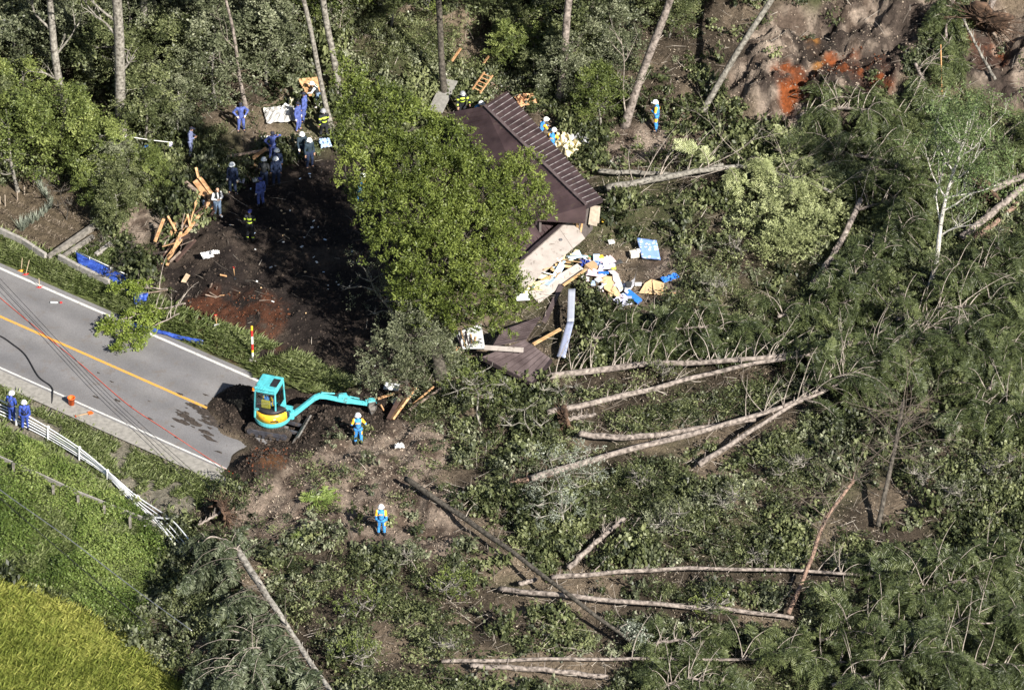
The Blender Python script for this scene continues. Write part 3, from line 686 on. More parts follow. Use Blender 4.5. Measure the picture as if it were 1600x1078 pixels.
# fallen twigs
n = 15000
x = rng.uniform(-28, 28, n); y = rng.uniform(-29, 38, n); z = hgt(x, y); u, v = pix(x, y, z)
ok = (u > -40) & (u < 1640) & (v > -40) & (v < 1110)
for k in ('garden', 'rice', 'weeds', 'orange', 'orange2', 'spill'): ok &= ~inpoly(u, v, Z[k])
ok &= ~(inpoly(u, v, Z['sand2']) | inpoly(u, v, Z['sand'])) | (rng.random(n) < .3)
ok &= ~inpoly(u, v, Z['dark']) | (rng.random(n) < .25)
s_, t_ = road_co(x, y); ok &= ~((t_ < Rup + 2.4) & (t_ > Rlo - 3.5) & (s_ < road_end + .5))
ok &= (u > 700) | (rng.random(n) < .55)
x, y, z = x[ok], y[ok], z[ok]; n = len(x)
L_ = .25 + 1.1 * rng.random(n) ** 2; a = rng.uniform(0, 6.28, n); el = np.abs(rng.normal(0, .35, n))
t = np.stack([np.cos(a) * np.cos(el), np.sin(a) * np.cos(el), np.sin(el)], 1)
c = np.stack([x, y, z + .06 + rng.random(n) * .35], 1)
w_ = .010 + .016 * rng.random(n); nn = nrm(np.array([.2, -.5, .8]) + rng.normal(0, .3, (n, 3)))
nn = nrm(nn - t * np.sum(nn * t, 1, keepdims=True)); b = np.cross(nn, t) * w_[:, None] * .5; tt = t * L_[:, None] * .5
mid = nn * (L_ * .08 * rng.normal(0, 1, n))[:, None]
q1 = np.stack([c - tt - b, c - tt + b, c + mid + b, c + mid - b], 1); q2 = np.stack([c + mid - b, c + mid + b, c + tt + b * .3, c + tt - b * .3], 1)
vv_ = np.clip(rng.normal(.5, .25, n), 0, 1)
tag(quads_obj('scattered_twigs', np.concatenate([q1, q2]), np.concatenate([vv_, vv_]), LM['twig']), 'broken twigs and thin stems strewn over the slide', kind='stuff', cat='twigs')

# ---------------------------------------------------------------- standing trees
def trunk_mb(a, b, r0, r1, n=9, wob=.15, jit=.06, flare=True):
    a = Vector(a); b = Vector(b); pts = []; rad = []; K = 14; ph = random.uniform(0, 6)
    for i in range(K + 1):
        t = i / K; p = a.lerp(b, t); w_ = wob * math.sin(t * math.pi)
        p += Vector((math.sin(t * 5 + ph) * w_, math.cos(t * 4 + ph) * w_, 0)); pts.append(p)
        rad.append((r0 + (r1 - r0) * t) * (1 + (.5 * math.exp(-t * 18) if flare else 0)))
    mb = MB(); mb.tube(pts, rad, n, jit=jit); return mb, pts
def limb(mb, p, d, L_, r, depth, mi=0, up=.15, spread=.6, kids=3, droop=0):
    pts = [Vector(p)]; d = Vector(d).normalized(); K = 5
    for i in range(K):
        d = (d + Vector((random.gauss(0, .14), random.gauss(0, .14), random.gauss(0, .1) + up * .25 - droop * i * .12))).normalized(); pts.append(pts[-1] + d * L_ / K)
    mb.tube(pts, [r * (1 - .75 * i / K) for i in range(K + 1)], 5 if r > .02 else 3, mi, caps=False)
    tips = [pts[-1]]
    if depth > 0:
        for k in range(kids):
            i = random.randint(1, K); s = Vector((random.gauss(0, spread), random.gauss(0, spread), random.gauss(0, spread * .6) + up))
            tips += limb(mb, pts[i], d + s, L_ * random.uniform(.45, .7), r * .5, depth - 1, mi, up, spread, kids, droop)
    return tips
FOREST_TREES = []
def crown_points_tree(name, label, cat, base, pts_r, m, group=None, barkm=BARKG, r0=.18, dens=26, ln=.15, wd=.09, trunk_top=None, limbs=6, proto='tier', loc_scale=1.0):
    """tree whose crown is a union of leafy blobs given as (centre, radius)"""
    base = Vector(base); root = thing(name, label, cat, base, 0, group)
    top = Vector(trunk_top) if trunk_top else Vector(pts_r[0][0])
    mb, tp = trunk_mb(Vector((0, 0, -.3)), top - base, r0, r0 * .3)
    for c, r in pts_r:
        s = tp[random.randint(5, 12)]; e = Vector(c) - base; mid = (s + e) / 2 + Vector((0, 0, .2))
        mb.tube([s, mid, e], [r0 * .35, r0 * .2, .02], 5, caps=False)
    mb.build('trunk', barkm, root, True)
    qs = []; vs = []
    for c, r in pts_r:
        n = int(dens * r * r) + 6
        d = nrm(rng.normal(0, 1, (n, 3))); d[:, 2] = np.abs(d[:, 2]) * np.where(rng.random(n) < .8, 1, -.5)
        cc = np.array(c) - np.array(base) + d * np.array([r, r, r * .7]) * rng.uniform(.65, 1.05, (n, 1))
        pk = rng.integers(0, len(SP), 1)[0]; pq, pv = SP[pk]
        q, v = stamp(pq, pv, frame(nrm(d + [0, 0, .1]), rng.uniform(-.5, .5, n)), rng.uniform(.6, 1.1, n), cc, rng.normal(0, .14, n))
        qs.append(q); vs.append(v)
    quads_obj('crown', np.concatenate(qs), np.concatenate(vs), m, root)
    return root
def spray_proto(n=26, ln=.15, wd=.09):
    """flat leafy twig along x"""
    s = rng.uniform(0, 1, n); c = np.stack([s * .75, rng.normal(0, .16, n) * (1.1 - .5 * s), rng.normal(0, .05, n) - .12 * s * s], 1)
    return leafq(c, nrm(np.array([0, 0, 1.0]) + rng.normal(0, .4, (n, 3))), ln * rng.uniform(.7, 1.3, n), wd * rng.uniform(.7, 1.3, n)), np.clip(rng.normal(.5, .17, n), 0, 1)
SP = [spray_proto() for _ in range(4)]
SPF = [spray_proto(34, .12, .045) for _ in range(3)]

# young woodland trees: a few shapes, copied
def forest_proto(kind, H_=5.0):
    root = thing('broadleaf_tree', '', 'tree')
    mb, tp = trunk_mb((0, 0, -.4), (random.uniform(-.3, .3), random.uniform(-.3, .3), H_ * .9), .10, .03, 7)
    for i in range(9):
        k = random.randint(4, 13); a = random.uniform(0, 6.28); limb(mb, tp[k], (math.cos(a), math.sin(a), .35), random.uniform(.8, 1.5), .035, 1)
    mb.build('trunk', BARKG, root, True)
    nb = 64; a = rng.uniform(0, 6.283, nb); zf = rng.random(nb) ** .8; rr = 1.9 * np.sqrt(np.clip(1.05 - zf ** 1.6, .05, 1)) * rng.uniform(.45, 1.15, nb)
    ctr = np.stack([rr * np.cos(a), rr * np.sin(a), H_ * (.28 + .72 * zf) + rng.normal(0, .15, nb)], 1); qs_ = []; vs_ = []
    for i in range(nb):                                    # every bough end is a flat drooping fan of sprays
        k = rng.integers(4, 9); d = np.stack([np.cos(a[i] + rng.normal(0, .8, k)), np.sin(a[i] + rng.normal(0, .8, k)), rng.normal(-.05, .25, k)], 1)
        q_, v_ = stamp(*SP[i % 4], frame(d, rng.normal(0, .35, k)), rng.uniform(.6, 1.1, k), ctr[i] + rng.normal(0, .16, (k, 3)), np.full(k, rng.normal(0, .17)) + .08 * (zf[i] - .4)); qs_.append(q_); vs_.append(v_)
    pq = np.concatenate(qs_); pv = np.concatenate(vs_); q2, v2 = bush_proto(500, .9, H_ * .5, .14, .09, 40); q2 = q2 + np.array([0, 0, H_ * .35])
    quads_obj('crown', np.concatenate([pq, q2]), np.concatenate([pv, v2 - .05]), LM[kind], root)
    return root
FP = {k: [forest_proto(k, h) for h in (4.2, 5.2)] for k in ('fresh', 'mid', 'grey')}
used = set()
def plant(kind, i, u, v, s, label, group, du=None):
    p = FP[kind][i]
    o = p if (kind, i) not in used else copy_tree(p); used.add((kind, i))
    b = P(u, v); o.location = b; o.rotation_euler = (random.uniform(-.06, .06), random.uniform(-.06, .06), random.uniform(0, 6.28)); o.scale = (s, s, s * random.uniform(.85, 1.1))
    tag(o, label, 'tree', group); return o
wood = [[(-60,-120),(700,-120),(700,60),(640,95),(560,70),(470,110),(440,125),(390,165),(330,190),(290,215),(230,260),(120,320),(-60,300)],
        [(720,-120),(1080,-120),(1060,60),(1000,150),(930,215),(890,215),(860,165),(800,125),(760,70)]]
placed = []
def try_wood(polyi, n, mind, smin, smax, colf, label, group):
    tries = 0; cnt = 0
    while cnt < n and tries < 4000:
        tries += 1
        xs_, ys_ = sample_poly(wood[polyi], 1, 3); 
        if len(xs_) == 0: continue
        x0, y0 = xs_[0], ys_[0]; z0 = float(hgt(x0, y0)); u, v = [float(q) for q in pix(x0, y0, z0)]
        s = random.uniform(smin, smax); Hp = 4.7 * s * 27.5
        if any((x0 - a) ** 2 + (y0 - b) ** 2 < (mind * (s + c) / 2) ** 2 for a, b, c in placed): continue
        # keep people and the debris near them in sight
        bad = False
        for ku, kv in KEEP:
            if abs(ku - u) < 56 * s + 6 and v - Hp - 8 < kv - 15 < v + 12: bad = True; break
        if bad: continue
        kd = colf(u, v); plant(kd, random.randint(0, 1), u, v, s, label[kd], group[kd]); placed.append((x0, y0, s)); cnt += 1
    print('woods', polyi, cnt)
lab = {'grey': 'grey green broadleaf tree among others in the wood above the road', 'fresh': 'bright green young tree in the wood behind the searchers', 'mid': 'mid green bushy tree standing in the wood'}
labR = {'grey': 'pale leaved bushy tree behind the brown roof', 'fresh': 'light green slender tree behind the brown roof', 'mid': 'dark green leafy tree behind the brown roof'}
def colL(u, v):
    if u < 330: return random.choice(['grey', 'grey', 'mid', 'fresh'] if v < 200 else ['fresh', 'mid', 'mid'])
    return random.choice(['fresh', 'grey', 'mid'])
try_wood(0, 52, 1.7, .65, 1.15, colL, lab, {k: 'woodland trees, ' + k + ' kind' for k in lab})
try_wood(1, 26, 1.9, .45, .85, lambda u, v: random.choice(['mid', 'mid', 'grey', 'fresh']), labR, {k: 'trees above the house, ' + k + ' kind' for k in lab})
# bushy clump right of the garden plot
for (u, v, s, kd, lb) in [(150,322,.5,'fresh','bright leafy bush at the back corner of the garden plot'),(186,356,.55,'mid','dark leafy bush right of the garden plot'),(190,330,.6,'mid','dense bush above the pale earth scar beside the garden'),
                          (122,262,.6,'fresh','light green bush behind the leek row'),(185,300,.62,'grey','greyish bush under the thick grey trunk'),(10,240,.5,'mid','low dark bush behind the garden posts'),(238,300,.45,'fresh','small green bush left of the timber heap'),(55,235,.5,'mid','spreading bush at the upper left of the garden')]:
    plant(kd, random.randint(0, 1), u, v, s, lb, 'bushes round the garden plot')

# tall trunks
def tall_tree(base_uv, top_uv, lean_y, r0, r1, m, label, crown='grey', ext=1.35, limbs=((.5, 1.5), (.7, 2.0)), cs=1.3):
    b = P(*base_uv); t = Q(top_uv[0], top_uv[1], b.y + lean_y); d = t - b; top = b + d * ext
    root = thing('tall_tree', label, 'tree', b)
    mb, tp = trunk_mb((0, 0, -.3), top - b, r0, r1, 10, wob=.10, jit=.05)
    for f, L_ in limbs:
        k = int(f * 14 / ext); a = random.choice([0, math.pi]) + random.uniform(-.5, .5)
        limb(mb, tp[k], (math.cos(a), math.sin(a) * .5, .8), L_, r0 * .35, 2, up=.2)
    mb.build('trunk', m, root, True)
    if crown:
        qs = []; vs = []
        for k in range(9):
            c = np.array(top - b) + rng.normal(0, 1, 3) * [1.3 * cs, 1.3 * cs, .9 * cs] + [0, 0, .7]; n = 34
            d_ = nrm(rng.normal(0, 1, (n, 3)))
            q, v = stamp(*SP[k % 4], frame(d_, rng.uniform(-.5, .5, n)), rng.uniform(.8, 1.2, n), c + d_ * rng.uniform(.5, 1.1, (n, 1)) * [1, 1, .6], rng.normal(0, .14, n)); qs.append(q); vs.append(v)
        quads_obj('crown', np.concatenate(qs), np.concatenate(vs), LM[crown], root)
    return root
tall_tree((191,236), (180,0), 0, .27, .22, BARKG, 'thick grey trunk wrapped with a white cord, upper left', 'grey', 1.5, ((.62, 1.2), (.84, 1.8), (.9, 2.2)))
tall_tree((104,190), (78,10), .3, .22, .14, BARKG, 'crooked grey trunk left of the thickest one', 'grey', 1.4, ((.4, 1.3), (.6, 1.8), (.8, 2)))
tall_tree((388,176), (360,40), -.4, .11, .06, BARK, 'thin reddish trunk above the man in blue with hands on his belt', 'grey', 1.5, ((.5, 1.6), (.75, 1.6)), .7)
tall_tree((522,208), (474,10), 0, .13, .10, BARKG, 'slim leaning trunk behind the firefighter, left one of the pair', 'grey', 1.6, (), 1)
tall_tree((531,150), (508,0), 0, .17, .14, BARKG, 'pale trunk, right one of the pair left of the big evergreen', 'grey', 1.6, (), 1)
tall_tree((697,158), (682,0), 0, .17, .13, BARKD, 'dark straight trunk beside the grey board behind the evergreen', 'mid', 1.6, (), 1)
tall_tree((872,160), (888,25), 0, .20, .17, BARK, 'stout brown trunk behind the firefighters on the roof edge', 'mid', 1.7, ((.5, 1.2),), 1)
tall_tree((974,196), (1044,0), .2, .21, .16, BARK, 'big leaning brown trunk left of the lone searcher', 'mid', 1.5, (), 1)
tall_tree((1088,182), (1204,0), .6, .15, .13, BARKG, 'bare slanting log like trunk crossing the brown slope', 'mid', 1.5, (), 1)
tall_tree((936,62), (930,10), 0, .16, .14, BARKD, 'short dark trunk deep in the trees above the roof', 'mid', 2.2, (), 1)
tall_tree((232,110), (228,20), 0, .2, .16, BARKG, 'half hidden grey trunk right of the thickest one', 'grey', 2.2, ((.4, 1.4),), 1)
tall_tree((281,215), (279,160), 0, .06, .04, BARKG, 'thin dead stem beside the man in grey blue', None, 1.3, ((.7, .9), (.9, .6)))
def bare_sapling(base_uv, top_uv, r, label, m=BRANCH, tipleaf=None, kids=7):
    b = P(*base_uv); t = Q(top_uv[0], top_uv[1], b.y); root = thing('bare_sapling', label, 'tree', b)
    mb, tp = trunk_mb((0, 0, -.1), t - b, r, .012, 6, wob=.12, flare=False)
    tips = []
    for i in range(kids):
        k = random.randint(4, 13); a = random.choice([0, math.pi]) + random.uniform(-.9, .9)
        tips += limb(mb, tp[k], (math.cos(a), math.sin(a) * .7, 1.0), (t - b).length * random.uniform(.2, .34), r * .4, 1, up=.3, kids=3)
    mb.build('trunk', m, root, True)
    if tipleaf:
        c = np.array([t_[:] for t_ in tips]); n = len(c)
        q, v = stamp(*SPF[0], frame(nrm(rng.normal(0, 1, (n, 3)) + [0, 0, .3]), rng.uniform(-1, 1, n)), rng.uniform(.7, 1.2, n), c, rng.normal(0, .1, n))
        quads_obj('crown', q, v, LM[tipleaf], root)
    return root
bare_sapling((981,195), (970,60), .05, 'slender pale sapling in front of the leaning brown trunk', tipleaf='grey')
bare_sapling((536,75), (534,0), .04, 'thin pale sapling behind the pair of trunks', tipleaf='grey')
bare_sapling((893,150), (900,90), .035, 'thin pale stem right of the stout brown trunk')
# ---------------------------------------------------------------- the big evergreen and its neighbours
def blob_tree(name, label, base_uv, blobs, m, protos, dens, sc, barkm, r0, y_off=0.0, up=.8, core=True, back=0, trunk_to=None, cat='tree', inner=.55):
    b = P(*base_uv); root = thing(name, label, cat, b); bl = []
    for (u, v, r, dy) in blobs: bl.append((np.array(Q(u, v, b.y + y_off + dy + back * max(0, 430 - v) / 300)), r))
    t = Vector(bl[0][0].tolist()) if trunk_to is None else Q(trunk_to[0], trunk_to[1], b.y + y_off)
    mb, tp = trunk_mb((0, 0, -.3), t - b, r0, r0 * .25, 9)
    for c, r in bl:
        e = Vector(c.tolist()) - b
        s = min(tp[2:], key=lambda q: (q - e).length + max(0, q.z - e.z) * 3)
        mb.tube([s, s.lerp(e, .5) + Vector((0, 0, .15)), e], [r0 * .38, r0 * .25, .03], 6, caps=False)
        for k in range(4): limb(mb, e, (random.gauss(0, 1), random.gauss(0, 1), .3), r * .8, .03, 1)
    mb.build('trunk', barkm, root, True)
    qs = []; vs = []; bb = np.array(b); bo = rng.normal(0, .11, len(bl)) if len(bl) > 20 else np.zeros(len(bl))
    for i, (c, r) in enumerate(bl):
        n = int(dens * r * r)
        d = nrm(rng.normal(0, 1, (n, 3))); d[:, 2] = np.where(rng.random(n) < .75, np.abs(d[:, 2]), d[:, 2])
        lump = .62 + .72 * fbm(d[:, 0] * 2 + i * 7, d[:, 1] * 2 + d[:, 2] * 2, .6, 2, 3)
        p = c + d * r * (rng.uniform(inner, 1.0, n) ** .6 * lump)[:, None]
        # drop tufts buried deep inside another blob
        dep = np.max([1 - np.linalg.norm(p - c2, axis=1) / r2 for c2, r2 in bl], axis=0); k = dep < .5; p, d = p[k], d[k]; n = len(p)
        dirs = nrm(d * .75 + np.array([0, 0, up]) + rng.normal(0, .25, (n, 3)))
        for j, (pq, pv) in enumerate(protos):
            kk = slice(j, None, len(protos)); nn = len(p[kk])
            if not nn: continue
            q, v = stamp(pq, pv, frame(dirs[kk], rng.uniform(0, 6.28, nn)) @ (PERM if protos is TU else np.eye(3)), rng.uniform(.6, 1.15, nn) * sc, p[kk] - bb, rng.normal(bo[i], .13, nn)); qs.append(q); vs.append(v)
    quads_obj('crown', np.concatenate(qs), np.concatenate(vs), m, root)
    return root
PERM = np.array([[0, 0, 1.0], [1, 0, 0], [0, 1, 0]])     # tuft prototypes grow along z: turn z onto the frame's x axis
BIG = [(538,104,.35,.3),(548,128,.6,.3),(562,160,.95,.2),(560,205,1.2,0),(600,178,1.25,0),(640,205,1.3,.3),(580,262,1.5,-.2),(640,262,1.6,-.6),(695,235,1.25,.2),(690,290,1.6,-.7),(736,272,1.05,0),(745,320,1.6,-.4),
       (796,278,.55,.2),(812,262,.55,.2),(826,262,.5,.1),(808,300,1.15,-.2),(830,318,.9,-.2),(845,338,.45,-.2),(600,330,1.55,-.6),(665,345,1.8,-1.2),(735,375,1.7,-1.2),(785,358,1.3,-.7),(805,385,.7,-.6),(622,392,1.35,-.9),(690,415,1.8,-1.5),(758,432,1.6,-1.3),
       (800,462,.8,-1.0),(730,485,1.35,-1.3),(665,468,1.4,-1.3),(790,495,.7,-1.1),(760,512,.8,-1.2),(690,510,.8,-1.2),(640,440,.9,-1.1),(583,300,1.0,.4),(640,300,2.2,1.2),(720,380,2.4,1.2),(680,460,2.0,1.0)]
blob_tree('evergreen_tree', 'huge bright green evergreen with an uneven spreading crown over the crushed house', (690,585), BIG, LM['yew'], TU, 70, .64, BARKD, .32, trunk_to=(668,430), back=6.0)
blob_tree('shrubby_tree', 'greyish green bushy tree with narrow leaves below the big evergreen', (640,640), [(640,525,1.2,0),(610,560,1.3,-.3),(665,570,1.5,-.5),(630,590,1.2,-.8),(590,585,.75,-.5),(570,600,.5,-.6),(690,560,.9,-.2),(655,540,1.5,.6)], LM['grey'], SP, 80, .62, BARKD, .12, up=.2)
blob_tree('shrubby_tree', 'sparse greyish tree leaning over the black soil left of the evergreen', (628,520), [(580,440,.9,0),(560,410,.6,0),(545,450,.5,.1),(600,470,.9,-.1),(585,490,.45,0)], LM['grey'], SPF, 22, .8, BARKG, .09, up=.1)
blob_tree('leafy_bush', 'light green bush in front of the lower brown roof', (755,665), [(740,600,.9,0),(770,620,1.0,-.2),(715,610,.8,0),(755,580,.6,.2),(790,600,.6,0)], LM['fresh'], SP, 26, .5, BARKG, .06, up=.4, cat='bush')
blob_tree('leafy_bush', 'green bush beside the butt of the second fallen log', (830,690), [(820,640,.9,0),(800,665,.9,-.3),(845,665,.8,-.2)], LM['mid'], SP, 24, .5, BARKG, .06, up=.4, cat='bush')
blob_tree('leafy_bush', 'bright pale leaved branch lying just under the first fallen log', (880,640), [(875,612,.6,0),(895,605,.5,0),(850,610,.4,0)], LM['larch'], SPF, 36, .5, BARKG, .04, up=.1, cat='bush')
SILV = [(860,720,.5,0),(885,735,.6,0),(905,715,.55,0),(925,740,.6,-.1),(905,760,.6,-.2),(860,770,.7,-.2),(880,800,.7,-.3),(840,790,.4,-.2),(915,705,.4,0),(845,808,.5,-.3)]
blob_tree('silver_shrub', 'silvery white leaved shrub spread over the end of a fallen log', (890,835), SILV, LM['silver'], SPF, 38, .85, BARKG, .06, up=.2, cat='bush')
for (u, v, r, kd, lb) in [(560,960,1.1,'fresh','bright green bush low in the middle foreground'),(700,930,1.2,'fresh','fresh green bush left of the two long level logs'),(620,880,.9,'grey','pale leaved bush just below the lone searcher'),(1050,830,1.3,'grey','sunlit greyish bush above the long level log'),
      (1130,800,1.2,'grey','sunlit greyish bush right of the thin leaning stem'),(1240,740,1.2,'mid','mid green bush below the crossing grey logs'),(1000,760,1.0,'mid','dark green bush right of the silvery shrub'),(1500,790,1.2,'grey','pale bush between dark pits at the right'),(1440,760,1.0,'mid','bush under the tangle of dead twigs'),
      (1110,960,1.0,'fresh','light leaved bush over the level logs'),(1180,880,.8,'mid','bush growing up against the long level log'),(1040,590,.9,'mid','bush between the first two fallen logs'),(1150,400,1.0,'mid','green bush in front of the pale fallen larch'),(1120,460,.9,'grey','low bush right of the dotted mattress'),
      (560,1040,1.2,'fresh','leafy bush at the bottom edge of the picture'),(690,1020,1.0,'mid','bush left of the two lowest logs'),(1390,470,1.0,'mid','shrub at the foot of the white birch'),(1560,740,1.1,'mid','shrub by the right edge below the fallen cedars')]:
    b = P(u, v); h_ = r * .75
    c0 = b + Vector((0, 0, h_)); du_ = r * 17
    blob_tree('leafy_bush', lb, (u, v + 8), [(u, v - h_ * 16, r * .62, 0)] + [(u + random.uniform(-1.3, 1.3) * du_, v - h_ * 18 + random.uniform(-.6, .9) * du_, r * random.uniform(.35, .6), random.uniform(-.4, .4)) for _ in range(6)], LM[kd], SP, 30, .62, BARKG, .05, up=.45, cat='bush')

# birch
def birch():
    b = P(1450, 456); t = Q(1512, 190, b.y); root = thing('birch_tree', 'white barked birch with bare forked limbs and a thin pale crown, right side', 'tree', b)
    mb, tp = trunk_mb((0, 0, -.2), t - b, .15, .03, 9, wob=.22)
    tips = []
    for i, (k, dx, dz, L_) in enumerate([(5, .8, .9, 3.0), (6, -.5, 1.5, 3.2), (7, 1.0, .8, 3.4), (8, -.7, 1.0, 2.4), (9, .9, .7, 2.8), (10, .5, 1.2, 2.4), (10, -.8, .8, 2), (11, .7, 1, 2), (12, -.4, 1, 1.6), (13, .5, 1, 1.4), (8, 1.1, .35, 2.6)]):
        tips += limb(mb, tp[k], (dx, random.uniform(-.5, .5), dz), L_, .05, 2, up=.3, spread=.5, kids=3)
    mb.build('trunk', BIRCH, root, True)
    c = np.array([q[:] for q in tips]); c = c[c[:, 2] > 5.2]; c = np.concatenate([c, c + rng.normal(0, .35, c.shape), c + rng.normal(0, .5, c.shape)]); n = len(c)
    q, v = stamp(*SPF[1], frame(nrm(rng.normal(0, 1, (n, 3)) + [0, 0, .3]), rng.uniform(-1, 1, n)), rng.uniform(.7, 1.3, n), c, rng.normal(.05, .1, n))
    quads_obj('crown', q, v, leafmat('needle_pale', (.05, .085, .03), (.12, .17, .06), (.22, .28, .12)), root)
birch()

# ---------------------------------------------------------------- fallen trees
def path3(pl, K=22):
    w = [P(u, v, h + .12) for u, v, h in pl]
    if len(w) == 2: w = [w[0], w[0].lerp(w[1], .5), w[1]]
    n = len(w) - 1; out = []
    for i in range(K + 1):
        s = i / K * n; k = min(int(s), n - 1); f = s - k
        p0, p1, p2, p3 = w[max(k - 1, 0)], w[k], w[k + 1], w[min(k + 2, n)]
        q = .5 * ((2 * p1) + (p2 - p0) * f + (2 * p0 - 5 * p1 + 4 * p2 - p3) * f * f + (3 * p1 - p0 - 3 * p2 + p3) * f ** 3)
        out.append(q + Vector((0, 0, .03 * math.sin(i * 1.3))))
    return out
def fallen(label, pl, r0, crown=None, nb=0, bl=1.8, bare=0, m='cedar', barkm=BARK, r1=.04, root_plate=0, side=(0, 0, 1), sc=1.0, dead=0, name='fallen_tree', stubs=14, barelen=1.6, nfr=8, protos=None, group=None, bare_dir=(0, .8, .75), hang=.55, bare_range=(.05, .8), brm=None, onesided=False):
    pts = path3(pl); root = thing(name, label, 'fallen tree', pts[0], 0, group); o = pts[0]
    pts = [p - o for p in pts]; K = len(pts) - 1
    mb = MB(); mb.tube(pts, [(r0 + (r1 - r0) * (i / K)) * .88 for i in range(K + 1)], 10, jit=.07)
    for i in range(stubs):                                # knots and snapped stubs
        k = random.randint(1, K - 1); a = random.uniform(0, 6.28); rr = r0 + (r1 - r0) * k / K
        d = Vector((math.cos(a) * .3, math.cos(a), abs(math.sin(a)) + .2)).normalized(); mb.tube([pts[k], pts[k] + d * (rr + random.uniform(.05, .35))], [.025, .012], 4)
    mb.build('trunk', barkm, root, True)
    br = MB(); anchors = []; dirs = []
    sd_ = Vector(side)
    for i in range(nb):
        t = crown[0] + (crown[1] - crown[0]) * random.random(); k = min(int(t * K), K - 1); p = pts[k].lerp(pts[k + 1], t * K - k)
        tan = (pts[k + 1] - pts[k]).normalized()
        a = random.uniform(0, 2 * math.pi); s1 = tan.cross(Vector((0, 0, 1))).normalized(); s2 = s1.cross(tan)
        if onesided and (s1 * math.cos(a)).dot(sd_) < 0: a = math.pi - a
        d = s1 * math.cos(a) + s2 * (abs(math.sin(a)) * .9 + .05) + tan * random.uniform(-.1, .8) + sd_ * random.uniform(.2, .8); d.normalize()
        L_ = bl * random.uniform(.55, 1.15) * (1.15 - .65 * (t - crown[0]) / max(.01, 1 - crown[0]))
        q = p.copy(); seg = [q.copy()]; dd = d.copy()
        for j in range(6):
            dd = (dd + Vector((random.gauss(0, .08), random.gauss(0, .08), -.10 - .05 * j))).normalized(); q = q + dd * L_ / 6
            w_ = q + o; g = float(hgt(w_.x, w_.y)) + .12
            if w_.z < g: q.z += g - w_.z
            seg.append(q.copy())
            if j >= 1:
                for _ in range(max(1, nfr // 5 + (random.random() < (nfr % 5) / 5))):
                    f = random.random(); anchors.append(tuple(seg[-2].lerp(seg[-1], f)))
                    sgn = random.choice((-1, 1)); perp = dd.cross(Vector((0, 0, 1)))
                    dirs.append(tuple(dd * .6 + perp * sgn * random.uniform(.3, .9) + Vector((0, 0, -hang * random.uniform(.2, 1.5)))))
        anchors.append(tuple(seg[-1])); dirs.append(tuple(dd + Vector((0, 0, -.3))))
        br.tube(seg, [.028 * (1 - .12 * j) for j in range(7)], 4, caps=False)
    for i in range(bare):                                  # long bare curved boughs
        t = random.uniform(*bare_range); k = int(t * K); p = pts[k]; L_ = barelen * random.uniform(.5, 1.2)
        d = Vector((random.gauss(.05, .3), bare_dir[1] * random.uniform(.5, 1.2), bare_dir[2] * random.uniform(.5, 1.2))).normalized(); q = p.copy(); seg = [q.copy()]
        bend = Vector((random.uniform(-.02, .30), random.uniform(-.1, .15), -.05))
        for j in range(7): d = (d + bend * .5 + Vector((random.gauss(0, .05), 0, random.gauss(0, .05)))).normalized(); q = q + d * L_ / 7; seg.append(q.copy())
        bw = MB() if not nb else br; bw.tube(seg, [.026 * (1 - .11 * j) for j in range(8)], 5, caps=False)
        for _ in range(3):
            j = random.randint(2, 6); limb(bw, seg[j], d + Vector((random.gauss(0, .6), random.gauss(0, .6), random.gauss(0, .5))), L_ * random.uniform(.15, .35), .010, 0)
        if not nb: bw.build('branch', brm or BRANCH, root, True)
    pass
    for i in range(dead):                                 # grey twiggy tangle
        k = random.randint(int(K * crown[0]) if crown else 2, K); a = random.uniform(0, 6.28)
        dw = MB() if not nb else br
        limb(dw, pts[k], (math.cos(a), math.sin(a), random.uniform(.1, .8)), barelen * random.uniform(.5, 1.1), .022, 2, spread=.5, kids=4, up=0)
        if not nb: dw.build('branch', brm or BRANCH, root, True)
    if br.f: br.build('branch', brm or BRANCH, root, True)
    if anchors:
        A = np.array(anchors); Dd = np.array(dirs); ps = protos or FR; qs = []; vs = []
        for j, (pq, pv) in enumerate(ps):
            a_ = A[j::len(ps)]; d_ = Dd[j::len(ps)]
            if len(a_) == 0: continue
            q, v = stamp(pq, pv, frame(d_, rng.normal(0, .4, len(a_))), sc * rng.uniform(.6, 1.25, len(a_)), a_, rng.normal(0, .13, len(a_))); qs.append(q); vs.append(v)
        quads_obj('foliage', np.concatenate(qs), np.concatenate(vs), LM[m], root)
    if root_plate:
        rb = MB(); d = (pts[0] - pts[2]).normalized(); qn = d.to_track_quat('Z', 'Y').to_matrix()
        c = pts[0]; vs_ = []; nr = 18
        for j in range(4):
            for i in range(nr):
                a = 2 * math.pi * i / nr; r = root_plate * (.25 + .25 * j) * random.uniform(.62, 1.2); vs_.append(qn @ Vector((r * math.cos(a), r * math.sin(a), random.uniform(-.1, .12) - .12 * j + .30)) + c)
        fs_ = [(j * nr + i, j * nr + (i + 1) % nr, (j + 1) * nr + (i + 1) % nr, (j + 1) * nr + i) for j in range(3) for i in range(nr)]
        base = len(vs_); vs2 = [v_ - qn @ Vector((0, 0, .16)) for v_ in vs_]
        fs_ += [tuple(base + q for q in reversed(f_)) for f_ in fs_] + [(3 * nr + i, 3 * nr + (i + 1) % nr, base + 3 * nr + (i + 1) % nr, base + 3 * nr + i) for i in range(nr)] + [tuple(range(nr)), tuple(base + i for i in reversed(range(nr)))]
        rb.add(vs_ + vs2, fs_)
        for i in range(60):
            a = random.uniform(0, 6.28); e = qn @ Vector((math.cos(a), math.sin(a), random.uniform(-.2, .5))) * root_plate; limb(rb, c + e * .5, e + Vector((0, 0, -.2)), root_plate * random.uniform(.4, 1.0), .03, 1, spread=.4)
